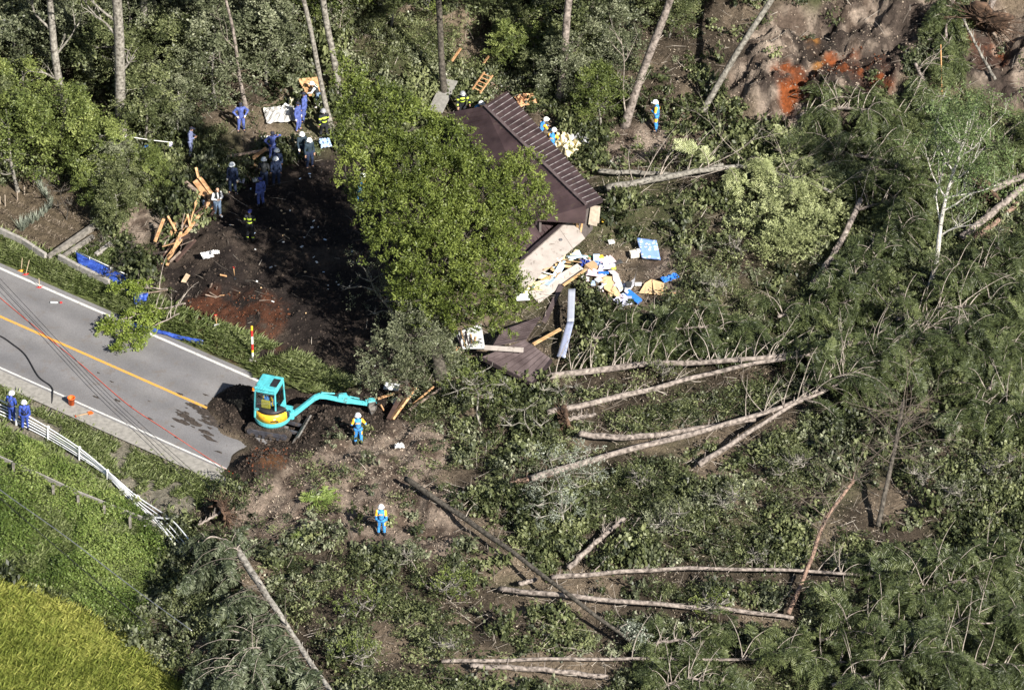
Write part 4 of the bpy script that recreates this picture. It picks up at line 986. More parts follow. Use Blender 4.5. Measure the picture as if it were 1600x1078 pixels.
        rb.build('root_plate', mat('root_soil', (.045, .03, .022), .95, nscale=5, nam=.5, bump=.04, col2=(.14, .085, .055)), root, True)
    return root
# the long logs
fallen('first fallen conifer below the house, curved boughs rising from its trunk', [(850,590,.35),(1000,570,.55),(1150,563,.9),(1300,543,1.2),(1420,520,1.2)], .19, (.02, .98), 62, 2.1, 26, 'cedar', r1=.07, side=(.1, 1.2, -.1), barelen=2.3, bare_dir=(0, .9, .6), nfr=9, onesided=True)
fallen('second fallen log, pinkish brown, slanting below the first one', [(855,645,.4),(1000,612,.5),(1150,574,.9),(1320,545,1.2)], .17, (.8, 1), 8, 1.0, 5, 'cedar', r1=.08, barelen=1.2)
fallen('short shaded log between the second fallen log and the longest slanting one', [(905,678,.3),(1000,682,.35),(1180,655,.4)], .17, None, r1=.12)
fallen('longest slanting fallen trunk, from the silvery shrub up to the green crowns on the right', [(830,748,.3),(930,717,.45),(1100,672,.6),(1230,632,.9),(1390,555,1.2),(1500,510,1.2)], .19, (.66, 1), 34, 2.6, 14, 'cedar', r1=.06, side=(.5, -.15, .3), bare_range=(.5, .95), barelen=2.4, dead=4)
fallen('slanting trunk that meets the longest one, its lower end among bushes', [(1092,726,.4),(1160,682,.6),(1240,632,.8),(1330,590,1.2),(1470,500,1.5)], .15, (.5, 1), 40, 2.6, 16, 'cedar', r1=.05, side=(.4, .2, .2), bare_range=(.4, .95), barelen=2.3)
fallen('broken reddish end of a log under the silvery shrub', [(790,757,.25),(868,738,.35)], .15, None, r1=.14, barkm=mat('bark_red', (.15, .095, .07), .9, nscale=8, nam=.5, bump=.02, col2=(.30, .20, .15)))
fallen('long level log across the lower right, split orange at its left end', [(862,902,.35),(960,894,.5),(1080,888,.6),(1260,892,.6),(1440,904,.5)], .125, (.8, 1), 16, 1.6, 6, 'cedar', r1=.07, bare_range=(.7, 1), side=(0, -.5, .1))
fallen('level log just under the upper long one, crossed by a dark mossy trunk', [(780,920,.3),(860,928,.4),(1030,944,.4),(1140,952,.35),(1240,965,.3)], .14, None, r1=.09)
fallen('small log stub left of the long level logs', [(812,912,.3),(838,905,.4)], .11, None, r1=.10, stubs=2)
fallen('lowest long level log, thin and straight, near the bottom edge', [(690,1033,.4),(900,1029,.5),(1150,1030,.5),(1420,1036,.4)], .10, (.6, 1), 30, 1.9, 14, 'cedar', r1=.05, side=(.1, -.3, .3), bare_range=(.4, 1), barelen=1.9)
fallen('thick short log under the lowest long one', [(735,1040,.2),(850,1046,.3),(950,1058,.25)], .135, None, r1=.12)
fallen('dark mossy trunk slanting from the bare mound down across the level logs', [(634,748,.4),(720,806,.6),(800,862,.8),(900,938,1.0),(990,1005,.6)], .15, (.9, 1), 6, .9, 2, 'silver', barkm=BARKD, r1=.09, protos=SPF, barelen=1)
fallen('pale grey spruce trunk at the lower left with hanging boughs on its left side', [(366,852,.9),(400,905,1.1),(435,958,1.1),(475,1020,.9),(520,1085,.7)], .20, (.0, 1.0), 46, 3.0, 5, 'spruce', brm=mat('dark_bough', (.10, .085, .07), .9, nam=.4), barkm=mat('pale_bark', (.22, .20, .17), .9, nscale=6, nam=.5, bump=.03, col2=(.42, .39, .34)), r1=.12, onesided=True, side=(-1.5, -.5, -.1), barelen=2.6, bare_dir=(0, -.1, .5), hang=1.1, nfr=14, protos=FRF, sc=.85)
fallen('dark spruce lying half buried at the very bottom left', [(420,1010,.5),(380,1060,.8),(330,1120,1)], .13, (.0, 1.0), 46, 3.0, 4, 'spruce', barkm=BARKD, r1=.08, side=(-.9, -.1, .3), hang=1.0, nfr=12, protos=FRF, sc=.8)
fallen('spruce bough bent round the upper end of the pale grey trunk', [(372,860,1.0),(350,842,1.5),(318,840,1.4),(296,862,.9)], .05, (.0, 1), 12, .8, 0, 'spruce', r1=.02, hang=1.2, nfr=12, protos=FRF, sc=.6, stubs=0)
fallen('short dark log rising from the level logs towards the thin broken stem', [(888,888,.2),(930,848,.4),(975,810,.6)], .14, (.5, 1), r1=.11, dead=3, barelen=1)
fallen('thin pale broken stem leaning over the long level log', [(928,893,.3),(965,850,.6),(1000,808,.9)], .03, None, r1=.015, stubs=3)
fallen('reddish log standing up between the two long level logs on the right', [(1232,958,.3),(1265,880,.7),(1290,812,1.1),(1335,750,1.4)], .12, (.6, 1), 0, 1, 0, barkm=MATS['bark_red'], brm=mat('dull_twig', (.13, .105, .085), .9, nam=.4), r1=.08, dead=16, barelen=2.2)
fallen('grey broken trunk with a tangle of dead twigs at its top', [(1372,822,.3),(1385,760,1.0),(1400,690,1.8),(1412,625,2.4)], .13, (.5, 1), 0, 1, 0, barkm=BARKD, brm=mat('dull_twig', (.13, .105, .085), .9, nam=.4), r1=.09, dead=26, barelen=2.6)
fallen('slanting brown trunk at the right edge disappearing under green boughs', [(1480,688,.4),(1530,630,.8),(1575,570,1.0),(1620,520,1)], .14, (.3, 1), 14, 1.8, 0, 'cedar', r1=.12)
fallen('pair of cut logs by the upturned roots at the far right, upper one', [(1502,372,.5),(1560,325,.6),(1625,270,.7)], .20, None, r1=.18)
fallen('pair of cut logs by the upturned roots at the far right, lower reddish one', [(1522,372,.25),(1560,345,.3),(1590,318,.3)], .14, None, r1=.13, barkm=MATS['bark_red'])
fallen('log leaning behind the pale fallen larch crown', [(1268,448,.3),(1310,385,.7),(1345,312,1.1)], .19, None, r1=.15)
fallen('upper of two thick logs running from the roof corner to the pale larch', [(935,268,.4),(1000,270,.5),(1060,272,.6),(1130,258,.8)], .13, None, r1=.11, barkm=BARKG)
# pale larch
L1 = fallen('fallen larch with a dense pale yellow green crown', [(948,294,.4),(1010,283,.6),(1090,268,1.0),(1180,262,1.3),(1300,300,1.6)], .22, (.48, .98), 10, 1.8, 8, 'larch', barkm=BARKG, r1=.08, dead=9, barelen=2.8, bare_range=(.2, .6), protos=FR)
def add_crown(root, blobs, m, protos, dens, sc, up=.2, name='crown'):
    o = np.array(root.location); qs = []; vs = []
    for i, (u, v, h, r) in enumerate(blobs):
        c = np.array(P(u, v, h)); n = int(dens * r * r); d = nrm(rng.normal(0, 1, (n, 3))); d[:, 2] = np.abs(d[:, 2]); p = c + d * r * rng.uniform(.6, 1.05, (n, 1)) * [1, 1, .75]
        dd = nrm(d + np.array([.15, -.25, up]) + rng.normal(0, .35, (n, 3)))
        for j, (pq, pv) in enumerate(protos):
            kk = slice(j, None, len(protos)); nn = len(p[kk])
            if nn:
                q, v_ = stamp(pq, pv, frame(dd[kk], rng.uniform(-.6, .6, nn)), rng.uniform(.6, 1.2, nn) * sc, p[kk] - o, rng.normal(0, .12, nn)); qs.append(q); vs.append(v_)
    quads_obj(name, np.concatenate(qs), np.concatenate(vs), LM[m], root)
add_crown(L1,  [(1225,222,1.0,.7),(1250,250,1.2,1.1),(1215,275,1.2,1.1),(1275,285,1.3,1.2),(1240,228,1.2,.8),(1290,300,1.2,1.0),(1235,320,1.3,1.3),(1285,320,1.0,1.0),(1310,345,.7,.7),(1265,355,1.0,1.1),(1225,370,.9,1.0),(1185,345,.8,.7),(1250,390,.6,.8),(1225,400,.5,.6),(1170,375,.5,.5),(1165,300,.9,.6),(1330,330,.5,.4),(1180,400,.5,.6),(1205,385,.6,.8),(1240,375,.9,1.0),(1150,360,.5,.5)], 'larch', SP, 75, .6)
# green masses on the right
FC = [('dark fallen conifer spread in front of the orange earth scar', [(1250,180,.6),(1330,170,.9),(1430,190,.9),(1500,230,.6)], 46, 2.2, 'cedar'),
      ('fallen conifer lying behind the pale larch', [(1290,240,.6),(1380,250,.9),(1450,280,.7)], 44, 2.2, 'cedar'),
      ('fallen conifer with its tip among the torn roots', [(1430,100,.6),(1450,150,.9),(1440,220,.8)], 30, 1.5, 'cedar'),
      ('green fallen crown between the birch and the dark hollow', [(1330,330,.5),(1400,310,.9),(1480,270,.9)], 40, 2.0, 'cedar'),
      ('bushy fallen crown in front of the birch', [(1310,470,.5),(1370,400,1.0),(1430,340,1.2)], 34, 1.7, 'cedar'),
      ('fallen crown right of the birch foot', [(1480,440,.5),(1540,430,.9),(1620,400,.8)], 44, 2.3, 'cedar'),
      ('sunny green fallen crown at the right edge, upper one', [(1400,500,.8),(1500,480,1.3),(1610,470,1.2)], 60, 2.5, 'cedar'),
      ('sunny green fallen crown at the right edge, lower one', [(1400,580,.8),(1500,540,1.3),(1620,560,1.2)], 54, 2.4, 'cedar'),
      ('dark fallen crown covering the middle logs tips', [(1215,495,.3),(1290,480,.6),(1380,455,.8)], 30, 1.6, 'cedar'),
      ('dark boughs right of the blue grey metal sheet', [(915,530,.3),(985,522,.6),(1080,512,.8),(1180,515,.8)], 54, 1.5, 'cedar'),
      ('fallen crown in the dark hollow at the far right', [(1500,650,.5),(1560,640,.8),(1630,660,.8)], 34, 1.9, 'cedar'),
      ('broad green fallen crown at the lower right, highest one', [(1400,950,.5),(1490,910,1.0),(1600,880,1.0)], 60, 2.4, 'cedar'),
      ('broad green fallen crown at the lower right, middle one', [(1280,1000,.5),(1420,980,1.0),(1600,970,1.0)], 66, 2.4, 'cedar'),
      ('broad green fallen crown at the bottom right corner', [(1300,1070,.6),(1450,1040,1.1),(1620,1040,1.0)], 60, 2.4, 'cedar'),
      ('rounded drooping green bough over the lowest long log', [(1000,1010,.4),(1060,1000,.9),(1110,1010,.7)], 22, 1.1, 'cedar'),
      ('drooping green bough at the bottom edge', [(1020,1080,.5),(1080,1060,.9),(1140,1075,.8)], 30, 1.3, 'cedar'),
      ('fallen conifer top by the torn roots at the upper right', [(1500,240,.5),(1560,230,1.0),(1640,200,1)], 40, 2.0, 'cedar'),
      ('dark bough hanging at the back of the sandy scar', [(1490,0,.8),(1478,50,.8),(1490,100,.6)], 14, .9, 'cedar')]
for lb, pl, n_, b_, m_ in FC: fallen(lb, pl, .10, (.05, 1), n_, b_, 4, m_, r1=.03, barelen=b_ * 1.15, bare_dir=(0, .45, .7), side=(0, -.1, .25), hang=.8, nfr=9, stubs=4)
fallen('leaning dead trunk in front of the orange earth at the upper right', [(1555,125,.5),(1530,80,1.2),(1505,30,2)], .09, None, r1=.06, barkm=BARKG, root_plate=0)
fallen('upturned stump with a brown mat of roots at the upper right corner', [(1540,30,1.0),(1560,-20,1.3)], .2, None, root_plate=1.5, r1=.15, name='uprooted_stump')
fallen('upturned root plate standing in the dark hollow right of the birch', [(1545,298,.9),(1600,275,1.0)], .2, None, root_plate=.9, r1=.17, name='uprooted_stump')
fallen('small brown upturned stump in the middle of the logs', [(885,655,.3),(930,648,.4)], .12, None, root_plate=.6, r1=.1, name='uprooted_stump')
fallen('tangle of grey roots at the end of the fallen railing', [(345,800,.5),(310,820,.6)], .08, None, root_plate=.7, r1=.05, name='uprooted_stump')
fallen('thin leafy branch lying below the lone searcher', [(668,920,.3),(645,880,.5),(618,862,.6)], .035, (.5, 1), 3, .6, 1, 'grey', r1=.015, protos=SP, barelen=.8, hang=.1, stubs=2)
fallen('orange snapped stem sticking up by the earth scar', [(1472,150,.2),(1470,70,1.5)], .035, None, r1=.03, barkm=mat('fresh_wood', (.50, .27, .12), .8, nscale=5, nam=.25), stubs=2)
# fern
def fern(u, v, s, label):
    b = P(u, v); root = thing('fern', label, 'fern', b); qs = []; vs = []
    n = 13; a = np.arange(n) * 6.283 / n + rng.normal(0, .12, n); d = np.stack([np.cos(a), np.sin(a), np.full(n, .45)], 1)
    q, v_ = stamp(*FRF[0], frame(d, np.zeros(n)), s * rng.uniform(.8, 1.1, n), np.tile([0, 0, .1], (n, 1)), np.full(n, .2))
    quads_obj('frond', q, v_, LM['weed'], root)
fern(503, 785, .85, 'large bright green fern on the bare mound'); fern(470, 840, .5, 'smaller shaded fern below the large one')
# ---------------------------------------------------------------- roadside things
def one(name, label, cat, mb, mats, loc=None, smooth=False, group=None, rz=0):
    """a thing that is a single mesh, origin at its base"""
    o = mb.build(name, mats, None, smooth)
    if loc is not None: o.location = loc
    o.rotation_euler = (0, 0, rz); return tag(o, label, cat, group)
white_p = mat('white_paint', (.74, .75, .76), .4, nscale=8, nam=.08, dirt=.1); red_p = mat('red_paint', (.55, .03, .03), .4, nam=.1)
yel_p = mat('yellow_paint', (.75, .48, .03), .4, nam=.1); blackr = mat('black_rubber', (.02, .02, .022), .6, nam=.3); steel = mat('steel', (.45, .45, .46), .35, .8, nam=.15)
orange_pl = mat('orange_plastic', (.75, .13, .02), .4, nam=.08); conc = mat('concrete', (.30, .28, .255), .9, nscale=6, nam=.22, bump=.015); conc_d = mat('old_concrete', (.17, .155, .135), .95, nscale=5, nam=.4, bump=.02)
BLUE = mat('blue_sheet', (.02, .05, .30), .45, nscale=7, nam=.35, bump=.01, col2=(.05, .11, .45))
def guard_rail():
    RL = [ # five pipes, each: (u, v, height) along its length
     [(-60,603,.75),(0,625,.75),(26,640,.75),(75,668,.75),(124,700,.7),(168,736,.5),(215,776,.45),(266,810,.8),(297,845,.6)],
     [(-60,609,.58),(0,632,.58),(26,646,.58),(75,673,.58),(124,704,.56),(168,738,.42),(213,779,.4),(256,812,.6),(300,862,.5)],
     [(-60,614,.42),(0,637,.42),(26,650,.42),(75,677,.42),(124,707,.42),(168,740,.34),(211,781,.35),(250,815,.5),(298,869,.4)],
     [(-60,619,.27),(0,642,.27),(26,655,.27),(75,681,.27),(124,711,.30),(168,742,.26),(209,783,.3),(245,818,.45),(290,868,.35)],
     [(-60,624,.12),(0,647,.12),(26,660,.12),(75,685,.12),(124,714,.18),(168,744,.18),(207,785,.25),(240,808,.4),(288,869,.3)]]
    root = thing('guard_railing', 'white pipe railing beside the road, twisted and hanging down at its right end', 'railing', P(26, 663))
    o = root.location; idx = [1.0, 2.0]
    tracks = []
    for i, pl in enumerate(RL):
        w = [P(u, v + h * 0, 0) for u, v, h in pl]
        pts = []
        for (u, v, h), _ in zip(pl, w):
            pts.append(P(u, v, h) - o)
        mb = MB(); n = 6; out = []
        for k in range(len(pts) - 1):
            for j in range(4):
                f = j / 4; p0, p1, p2, p3 = pts[max(k - 1, 0)], pts[k], pts[k + 1], pts[min(k + 2, len(pts) - 1)]
                out.append(.5 * ((2 * p1) + (p2 - p0) * f + (2 * p0 - 5 * p1 + 4 * p2 - p3) * f * f + (3 * p1 - p0 - 3 * p2 + p3) * f ** 3))
        out.append(pts[-1]); mb.tube(out, .026 if i else .032, 8); mb.build('rail', white_p, root, True); tracks.append(pts)
    for k in (0, 2, 3, 4, 5, 6, 7):
        a = tracks[0][k]; b = tracks[-1][k]; d = (b - a)
        mb = MB(); e = b + d.normalized() * .16; mb.bar(a - d.normalized() * .05, e, .09, .06, 0, 0, .01); mb.bar(a - d.normalized() * .07, a - d.normalized() * .03, .12, .10)
        mb.build('post', white_p, root)
guard_rail()
# lower barrier in the ditch
def ditch():
    L0 = [(-40,708),(0,724),(60,750),(120,778),(175,800),(230,822),(262,838)]
    pts = [P(u, v) for u, v in L0]; root = thing('concrete_ditch', 'shaded concrete ditch wall with short posts below the white railing', 'ditch wall', pts[1]); o = root.location
    mb = MB()
    for i in range(len(pts) - 1):
        for k in range(3): mb.bar(pts[i] - o + Vector((0, 0, .12 + .13 * k)), pts[i + 1] - o + Vector((0, 0, .12 + .13 * k)), .05 + .004 * i, .10)
    mb.build('wall', conc, root)
    for (u, v) in [(22,742),(84,776),(123,792),(164,808),(204,826)]:
        p = P(u, v) - o; m2 = MB(); m2.box(p + Vector((0, -.05, .3)), (.12, .12, .75), bev=.01); m2.build('post', conc_d, root)
ditch()
def cable(name, label, pl, r, m, cat='cable', K=4, sagh=None):
    w = [P(u, v, h + .03) for u, v, h in pl]; out = []
    for k in range(len(w) - 1):
        for j in range(K * 2):
            f = j / (K * 2); p0, p1, p2, p3 = w[max(k - 1, 0)], w[k], w[k + 1], w[min(k + 2, len(w) - 1)]
            out.append(.5 * ((2 * p1) + (p2 - p0) * f + (2 * p0 - 5 * p1 + 4 * p2 - p3) * f * f + (3 * p1 - p0 - 3 * p2 + p3) * f ** 3))
    out.append(w[-1]); mb = MB(); o = out[0].copy(); mb.tube([q - o for q in out], r, 6); return one(name, label, cat, mb, m, o, True)
cable('cable', 'thick black cable lying across the lower lane and shoulder', [(-30,515,.05),(0,525,.05),(20,538,.05),(40,555,.05),(60,588,.05),(80,604,.05),(82,618,.06),(78,650,.1)], .035, blackr)
cable('rope', 'thin orange line laid along the road to the slide', [(-30,437,.05),(0,465,.05),(60,515,.05),(130,572,.05),(200,632,.05),(260,672,.05),(320,712,.05),(366,741,.08)], .012, mat('orange_rope', (.70, .09, .04), .7), 'rope')
cable('cable', 'thin dark tube drawn as a wire shadow over the road, left one', [(-60,385,.35),(40,490,.3),(150,610,.25),(225,680,.3),(300,760,.3)], .014, blackr)  # dark tube stands in for a wire's cast shadow on the asphalt
cable('cable', 'thin dark tube drawn as a wire shadow over the road, right one', [(-60,372,.35),(40,478,.3),(160,606,.25),(235,676,.3),(330,762,.3)], .012, blackr)  # second wire shadow, also modelled as a dark tube
cable('cable', 'grey wire stretched over the weeds at the lower left', [(-60,715,4.6),(0,765,4.4),(100,836,4.0),(205,916,3.4),(300,985,2.8)], .022, steel)
cable('cable', 'black line stretched over the weeds just below the grey one', [(-60,725,3.4),(0,778,3.4),(60,830,3.3),(130,890,3.1),(230,975,2.6)], .02, blackr)  # dark tube along the black line below the grey wire
cable('rope', 'white cord tied from the thick trunk to a peg', [(182,214,.9),(200,214,.9),(235,219,.7),(270,223,.55)], .02, mat('white_cord', (.7, .7, .68), .8), 'rope')
# red and white pole
def banded_pole():
    b = P(395, 562); root = thing('marker_pole', 'red and white banded snow pole with a yellow tip at the road edge', 'marker pole', b)
    cols = [white_p, yel_p, red_p, white_p, red_p, yel_p]; zs = [0, .42, .56, .90, 1.32, 1.66, 1.84]
    for i in range(6): mb = MB(); mb.tube([(0, 0, zs[i]), (0, 0, zs[i + 1])], .052, 12); mb.build('band', cols[i], root, False)
    mb = MB(); mb.ell((0, 0, 1.84), (.06, .06, .05)); mb.build('cap', yel_p, root, True)
    mb = MB(); mb.box((0, 0, .02), (.3, .3, .05), bev=.01); mb.build('base', conc, root)
banded_pole()
def bucket():
    b = P(112, 633); b.z = .02; root = thing('bucket', 'orange plastic bucket standing on the lower road shoulder', 'bucket', b)
    mb = MB(); n = 20
    prof = [(0, .0), (.13, .0), (.165, .36), (.18, .36), (.18, .39), (.155, .39), (.12, .03), (0, .03)]
    vs = [(r * math.cos(6.2832 * i / n), r * math.sin(6.2832 * i / n), z) for r, z in prof for i in range(n)]
    mb.add(vs, [(j * n + i, j * n + (i + 1) % n, (j + 1) * n + (i + 1) % n, (j + 1) * n + i) for j in range(len(prof) - 1) for i in range(n)]); mb.build('body', orange_pl, root, True)
    mb = MB(); mb.tube([(.17 * math.cos(a), .17 * math.sin(a), .36 - .12 * math.sin(a / 1) * 1) for a in np.linspace(0, math.pi, 12)], .008, 5); mb.build('handle', steel, root)
bucket()
def shovel(a, b, label, headm=steel):
    a = P(*a); b = P(*b); d = (b - a).normalized(); root = thing('shovel', label, 'shovel', a)
    mb = MB(); mb.tube([Vector((0, 0, 0)), (b - a) * .72], .02, 6); mb.build('shaft', mat('tool_wood', (.45, .27, .13), .7, nam=.2), root, True)
    q = d.to_track_quat('X', 'Z').to_matrix(); c = (b - a) * .86; L_ = (b - a).length * .3
    mb = MB(); poly = [(-.5, -.5), (.2, -.5), (.5, 0), (.2, .5), (-.5, .5)]
    top = [q @ Vector((x * L_, y * .24, .012 - .04 * (1 - abs(y) * 2))) + c for x, y in poly]; bot = [p - Vector((0, 0, .012)) for p in top]
    mb.add(top + bot, [(0, 1, 2, 3, 4), (9, 8, 7, 6, 5)] + [(i, i + 5, (i + 1) % 5 + 5, (i + 1) % 5) for i in range(5)]); mb.build('blade', headm, root)
    mb = MB(); mb.bar(q @ Vector((0, -.07, 0)), q @ Vector((0, .07, 0)), .03, .03); mb.build('grip', red_p, root)
shovel((365,418,.7), (367,436,.05), 'shovel stuck in the dark soil right of the white board'); shovel((337,492,.6), (339,512,.05), 'shovel standing in the black soil above the road edge')
shovel((338,500,.1), (341,520,.05), 'second shovel lying just under the standing one'); shovel((118,650,.1), (146,644,.1), 'shovel with an orange handle lying by the orange bucket', orange_pl)
# tripods, pegs, bottle
def peg(u, v, L_, lean, label, col, name='marker_peg'):
    b = P(u, v); root = thing(name, label, 'marker', b)
    mb = MB(); mb.tube([(0, 0, 0), (lean * L_, 0, L_)], .016, 6); mb.build('stake', mat('pale_wood', (.52, .40, .27), .8, nam=.2), root)
    mb = MB(); mb.ell((0, 0, .03), (.10, .09, .05)); mb.bar((-.16, -.04, .05), (.15, .05, .06), .03, .03); mb.build('base', col, root, True)
peg(33, 424, .75, .12, 'wooden peg with an orange base, left of the red one', mat('orange_tape', (.80, .30, .02), .5)); peg(40, 430, .85, .25, 'leaning wooden peg with a bunched red base', red_p); peg(62, 450, .55, -.02, 'lone wooden peg with a small red foot on the edge line', red_p)
mb = MB(); mb.tube([(0, 0, .05), (.28, 0, .05), (.34, 0, .05)], [.045, .045, .03], 10); o = one('bottle', 'clear plastic bottle lying on the upper lane', 'bottle', mb, mat('pale_plastic', (.45, .48, .50), .15), P(79, 475)); o.rotation_euler.z = -.05; o.location.z = .012
mb = MB(); mb.tube([(0, 0, .04), (.10, 0, .04)], .045, 10); o = one('bottle_cap_cup', 'small red cup lying beside the clear bottle', 'cup', mb, red_p, P(94, 475)); o.location.z = .012

# ---------------------------------------------------------------- garden
def block_wall():
    root = thing('block_wall', 'low grey concrete block wall between garden and grass verge', 'wall', P(0, 392)); o = root.location
    pl = [(-60,345),(0,368),(36,385),(72,408)]; pl2 = [(92,409),(125,427),(172,450)]
    def run(pl, n, hh, th=.16):
        w = [P(u, v) for u, v in pl]
        for i in range(len(w) - 1):
            k = max(1, int((w[i + 1] - w[i]).length / .8))
            for j in range(k):
                a = w[i].lerp(w[i + 1], (j + .02) / k) - o; b = w[i].lerp(w[i + 1], (j + .98) / k) - o
                mb = MB(); zz = Vector((0, 0, hh / 2 + random.uniform(-.02, .02))); mb.bar(a + zz, b + zz, th, hh + .2, 0, random.uniform(-.02, .02), .012); mb.build('block', conc, root)
    run(pl, 10, .34); run(pl2, 6, .34)
block_wall()
def kerb(name, label, a, b, hh, th, m):
    a = P(*a); b = P(*b); mb = MB(); o = a.copy(); mb.bar(Vector((0, 0, hh / 2)), b - a + Vector((0, 0, hh / 2)), th, hh, bev=.015); return one(name, label, 'kerb', mb, m, o)
kerb('concrete_kerb', 'mossy concrete kerb along the right side of the garden plot', (75,408), (158,350), .3, .22, conc_d); kerb('concrete_kerb', 'second kerb parallel to the garden one, by the blue net', (90,410), (146,372), .2, .18, conc_d)
kerb('concrete_kerb', 'pale broken kerb stone in the bushes above the blue net', (150,402), (174,384), .22, .2, conc)
def garden_plants():
    # the leek row, one clump per plant
    pts = [(60,272),(58,280),(61,288),(64,296),(69,304),(75,311),(80,318),(78,326),(72,332),(66,338),(58,344),(50,349),(42,354),(34,360)]
    n = 60; a = rng.uniform(0, 6.28, n); L_ = rng.uniform(.3, .62, n); le = rng.uniform(.2, .8, n)
    first = None
    for i, (u, v) in enumerate(pts):
        if first is None or i in (5, 13):
            a = rng.uniform(0, 6.28, n); L_ = rng.uniform(.3, .6, n) * (1.15 if i == 13 else 1); le = rng.uniform(.15, .8, n)
            d = np.stack([np.cos(a) * le, np.sin(a) * le, np.ones(n)], 1) * L_[:, None]; p = np.stack([np.cos(a), np.sin(a), a * 0], 1) * .10 * rng.random((n, 1)); b = np.stack([-np.sin(a), np.cos(a), a * 0], 1) * .014
            q = np.stack([p - b, p + b, p + d * .6 + b * 1.2, p + d], 1)
            first = quads_obj('leek_plant', q, rng.uniform(.3, .9, n), LM['silver']); c = first
        else: c = first.copy(); C.objects.link(c)
        c.location = P(u, v); c.rotation_euler.z = random.uniform(0, 6.28); s = random.uniform(.7, .95); c.scale = (s, s, s)
        tag(c, 'grey green leek plant in the curved row across the garden', 'plant', 'leek row in the garden')
    c.scale = (1.25,) * 3; tag(c, 'largest spiky leek clump at the lower left end of the row', 'plant'); del c['group']
    for i, (u, v, h) in enumerate([(8,322,.62),(27,313,.5),(38,304,.5),(53,291,.75),(0,318,.4)]):
        b = P(u, v); mb = MB(); mb.tube([(0, 0, -.1), (.02, 0, h)], .035, 7, jit=.1); one('garden_post', 'short wooden post in the row at the back of the garden', 'post', mb, mat('grey_wood', (.28, .23, .18), .9, nam=.3), b, group='posts behind the garden plot')
garden_plants()
x, y = sample_poly([(-60,330),(60,300),(140,345),(158,360),(80,402),(-60,352)], 9000, .7)
k = np.sin((x * RN[0] + y * RN[1]) * 8) > .1; blades('garden_weeds', x[k], y[k], .07, .5, .02, 1.2, LM['dry'], 'wisps of dry weed in rows on the garden soil', .4, .2)
x, y = sample_poly([(60,395),(170,380),(215,440),(170,450),(90,405)], 6000, .4); blades('plot_weeds', x, y, .14, .5, .025, .8, LM['grass'], 'thin weeds around the small plot by the blue net', .4, .2)
blob_tree('dark_bush', 'dark reddish bush with bare twigs behind the leek row', (105,345), [(95,300,.5,0),(112,320,.5,-.2),(90,322,.4,0),(75,290,.35,.2)], leafmat('leaf_purple', (.025, .015, .014), (.065, .045, .038), (.14, .11, .09)), SPF, 40, .4, BARKD, .04, up=.3, cat='bush')
for (u, v, r, lb) in [(160,392,.55,'dark bush above the upper end of the blue net'),(205,402,.6,'round dark bush left of the splintered beams'),(190,432,.7,'dark bush between the blue net and the broken beams'),(232,452,.75,'low dark bush at the end of the blue net'),(172,440,.4,'little dark bush behind the blue net frame')]:
    blob_tree('dark_bush', lb, (u, v + 4), [(u, v - 14, r * .7, 0), (u - 12, v - 8, r * .5, 0), (u + 12, v - 8, r * .5, 0), (u, v - 22, r * .5, .2)], LM['mid'], SPF, 60, .3, BARKD, .03, up=.5, cat='bush')

# blue net on its pipe frame
def cloth(name, label, corners, m, nu=14, nv=6, amp=.1, cat='sheet', thick=.012, seed=0, group=None, loc=True, pleat=None):
    c = [P(*q) if not isinstance(q, Vector) else q for q in corners]; o = sum(c, Vector()) / 4; o.z = min(q.z for q in c)
    vs = []
    for j in range(nv + 1):
        for i in range(nu + 1):
            s, t = i / nu, j / nv; p = (c[0].lerp(c[1], s)).lerp(c[3].lerp(c[2], s), t)
            dz = (float(fbm(np.array(s * 5.0 + seed), np.array(t * 3.0 + seed), .8, 3, 5)) - .5) * 2 * amp
            if pleat: dz += pleat * math.sin(s * 40 + t * 2)
            vs.append(p + Vector((dz * .3, -dz * .5, dz)) - o)
    n = len(vs); fs = [(j * (nu + 1) + i, j * (nu + 1) + i + 1, (j + 1) * (nu + 1) + i + 1, (j + 1) * (nu + 1) + i) for j in range(nv) for i in range(nu)]
    mb = MB(); mb.add(vs, fs); ob = mb.build(name, m, None, True); ob.location = o
    so_ = ob.modifiers.new('t', 'SOLIDIFY'); so_.thickness = thick; so_.offset = 0
    return tag(ob, label, cat, group)
def net():
    root = thing('net_frame', 'white pipe frame holding the blue net beside the block wall', 'frame', P(121, 410)); o = root.location
    a, b, c, d = P(118, 392, .5), P(206, 433, .35), P(121, 411, .05), P(176, 446, .05)
    mb = MB(); mb.tube([a - o, b - o], .022, 6); mb.tube([P(120, 403, .1) - o, a - o + Vector((0, 0, .02))], .018, 6)
    for (u, v) in [(140,402),(173,418)]: mb.tube([P(u, v + 8, 0) - o, P(u, v, .85) - o], .018, 6)
    mb.build('pipe', white_p, root, True)
    cloth('blue_net', 'deep blue net sagging from the white pipe frame', [(118,394,.5),(204,434,.36),(180,448,.05),(122,416,.05)], BLUE, 24, 6, .10, 'net')
net()
cloth('blue_sheet', 'crumpled blue sheet under the fallen leafy branch', [(205,452,.35),(232,458,.45),(228,474,.1),(210,478,.1)], BLUE, 14, 8, .3, 'sheet')
cloth('blue_sheet', 'small torn blue scrap left of the crumpled blue sheet', [(196,452,.3),(206,450,.3),(206,462,.1),(200,460,.1)], BLUE, 8, 5, .2, 'sheet')
cloth('blue_sheet', 'long twisted blue strip lying along the verge to the soil heap', [(196,502,.25),(318,532,.2),(316,538,.1),(198,508,.1)], BLUE, 30, 3, .2, 'sheet')
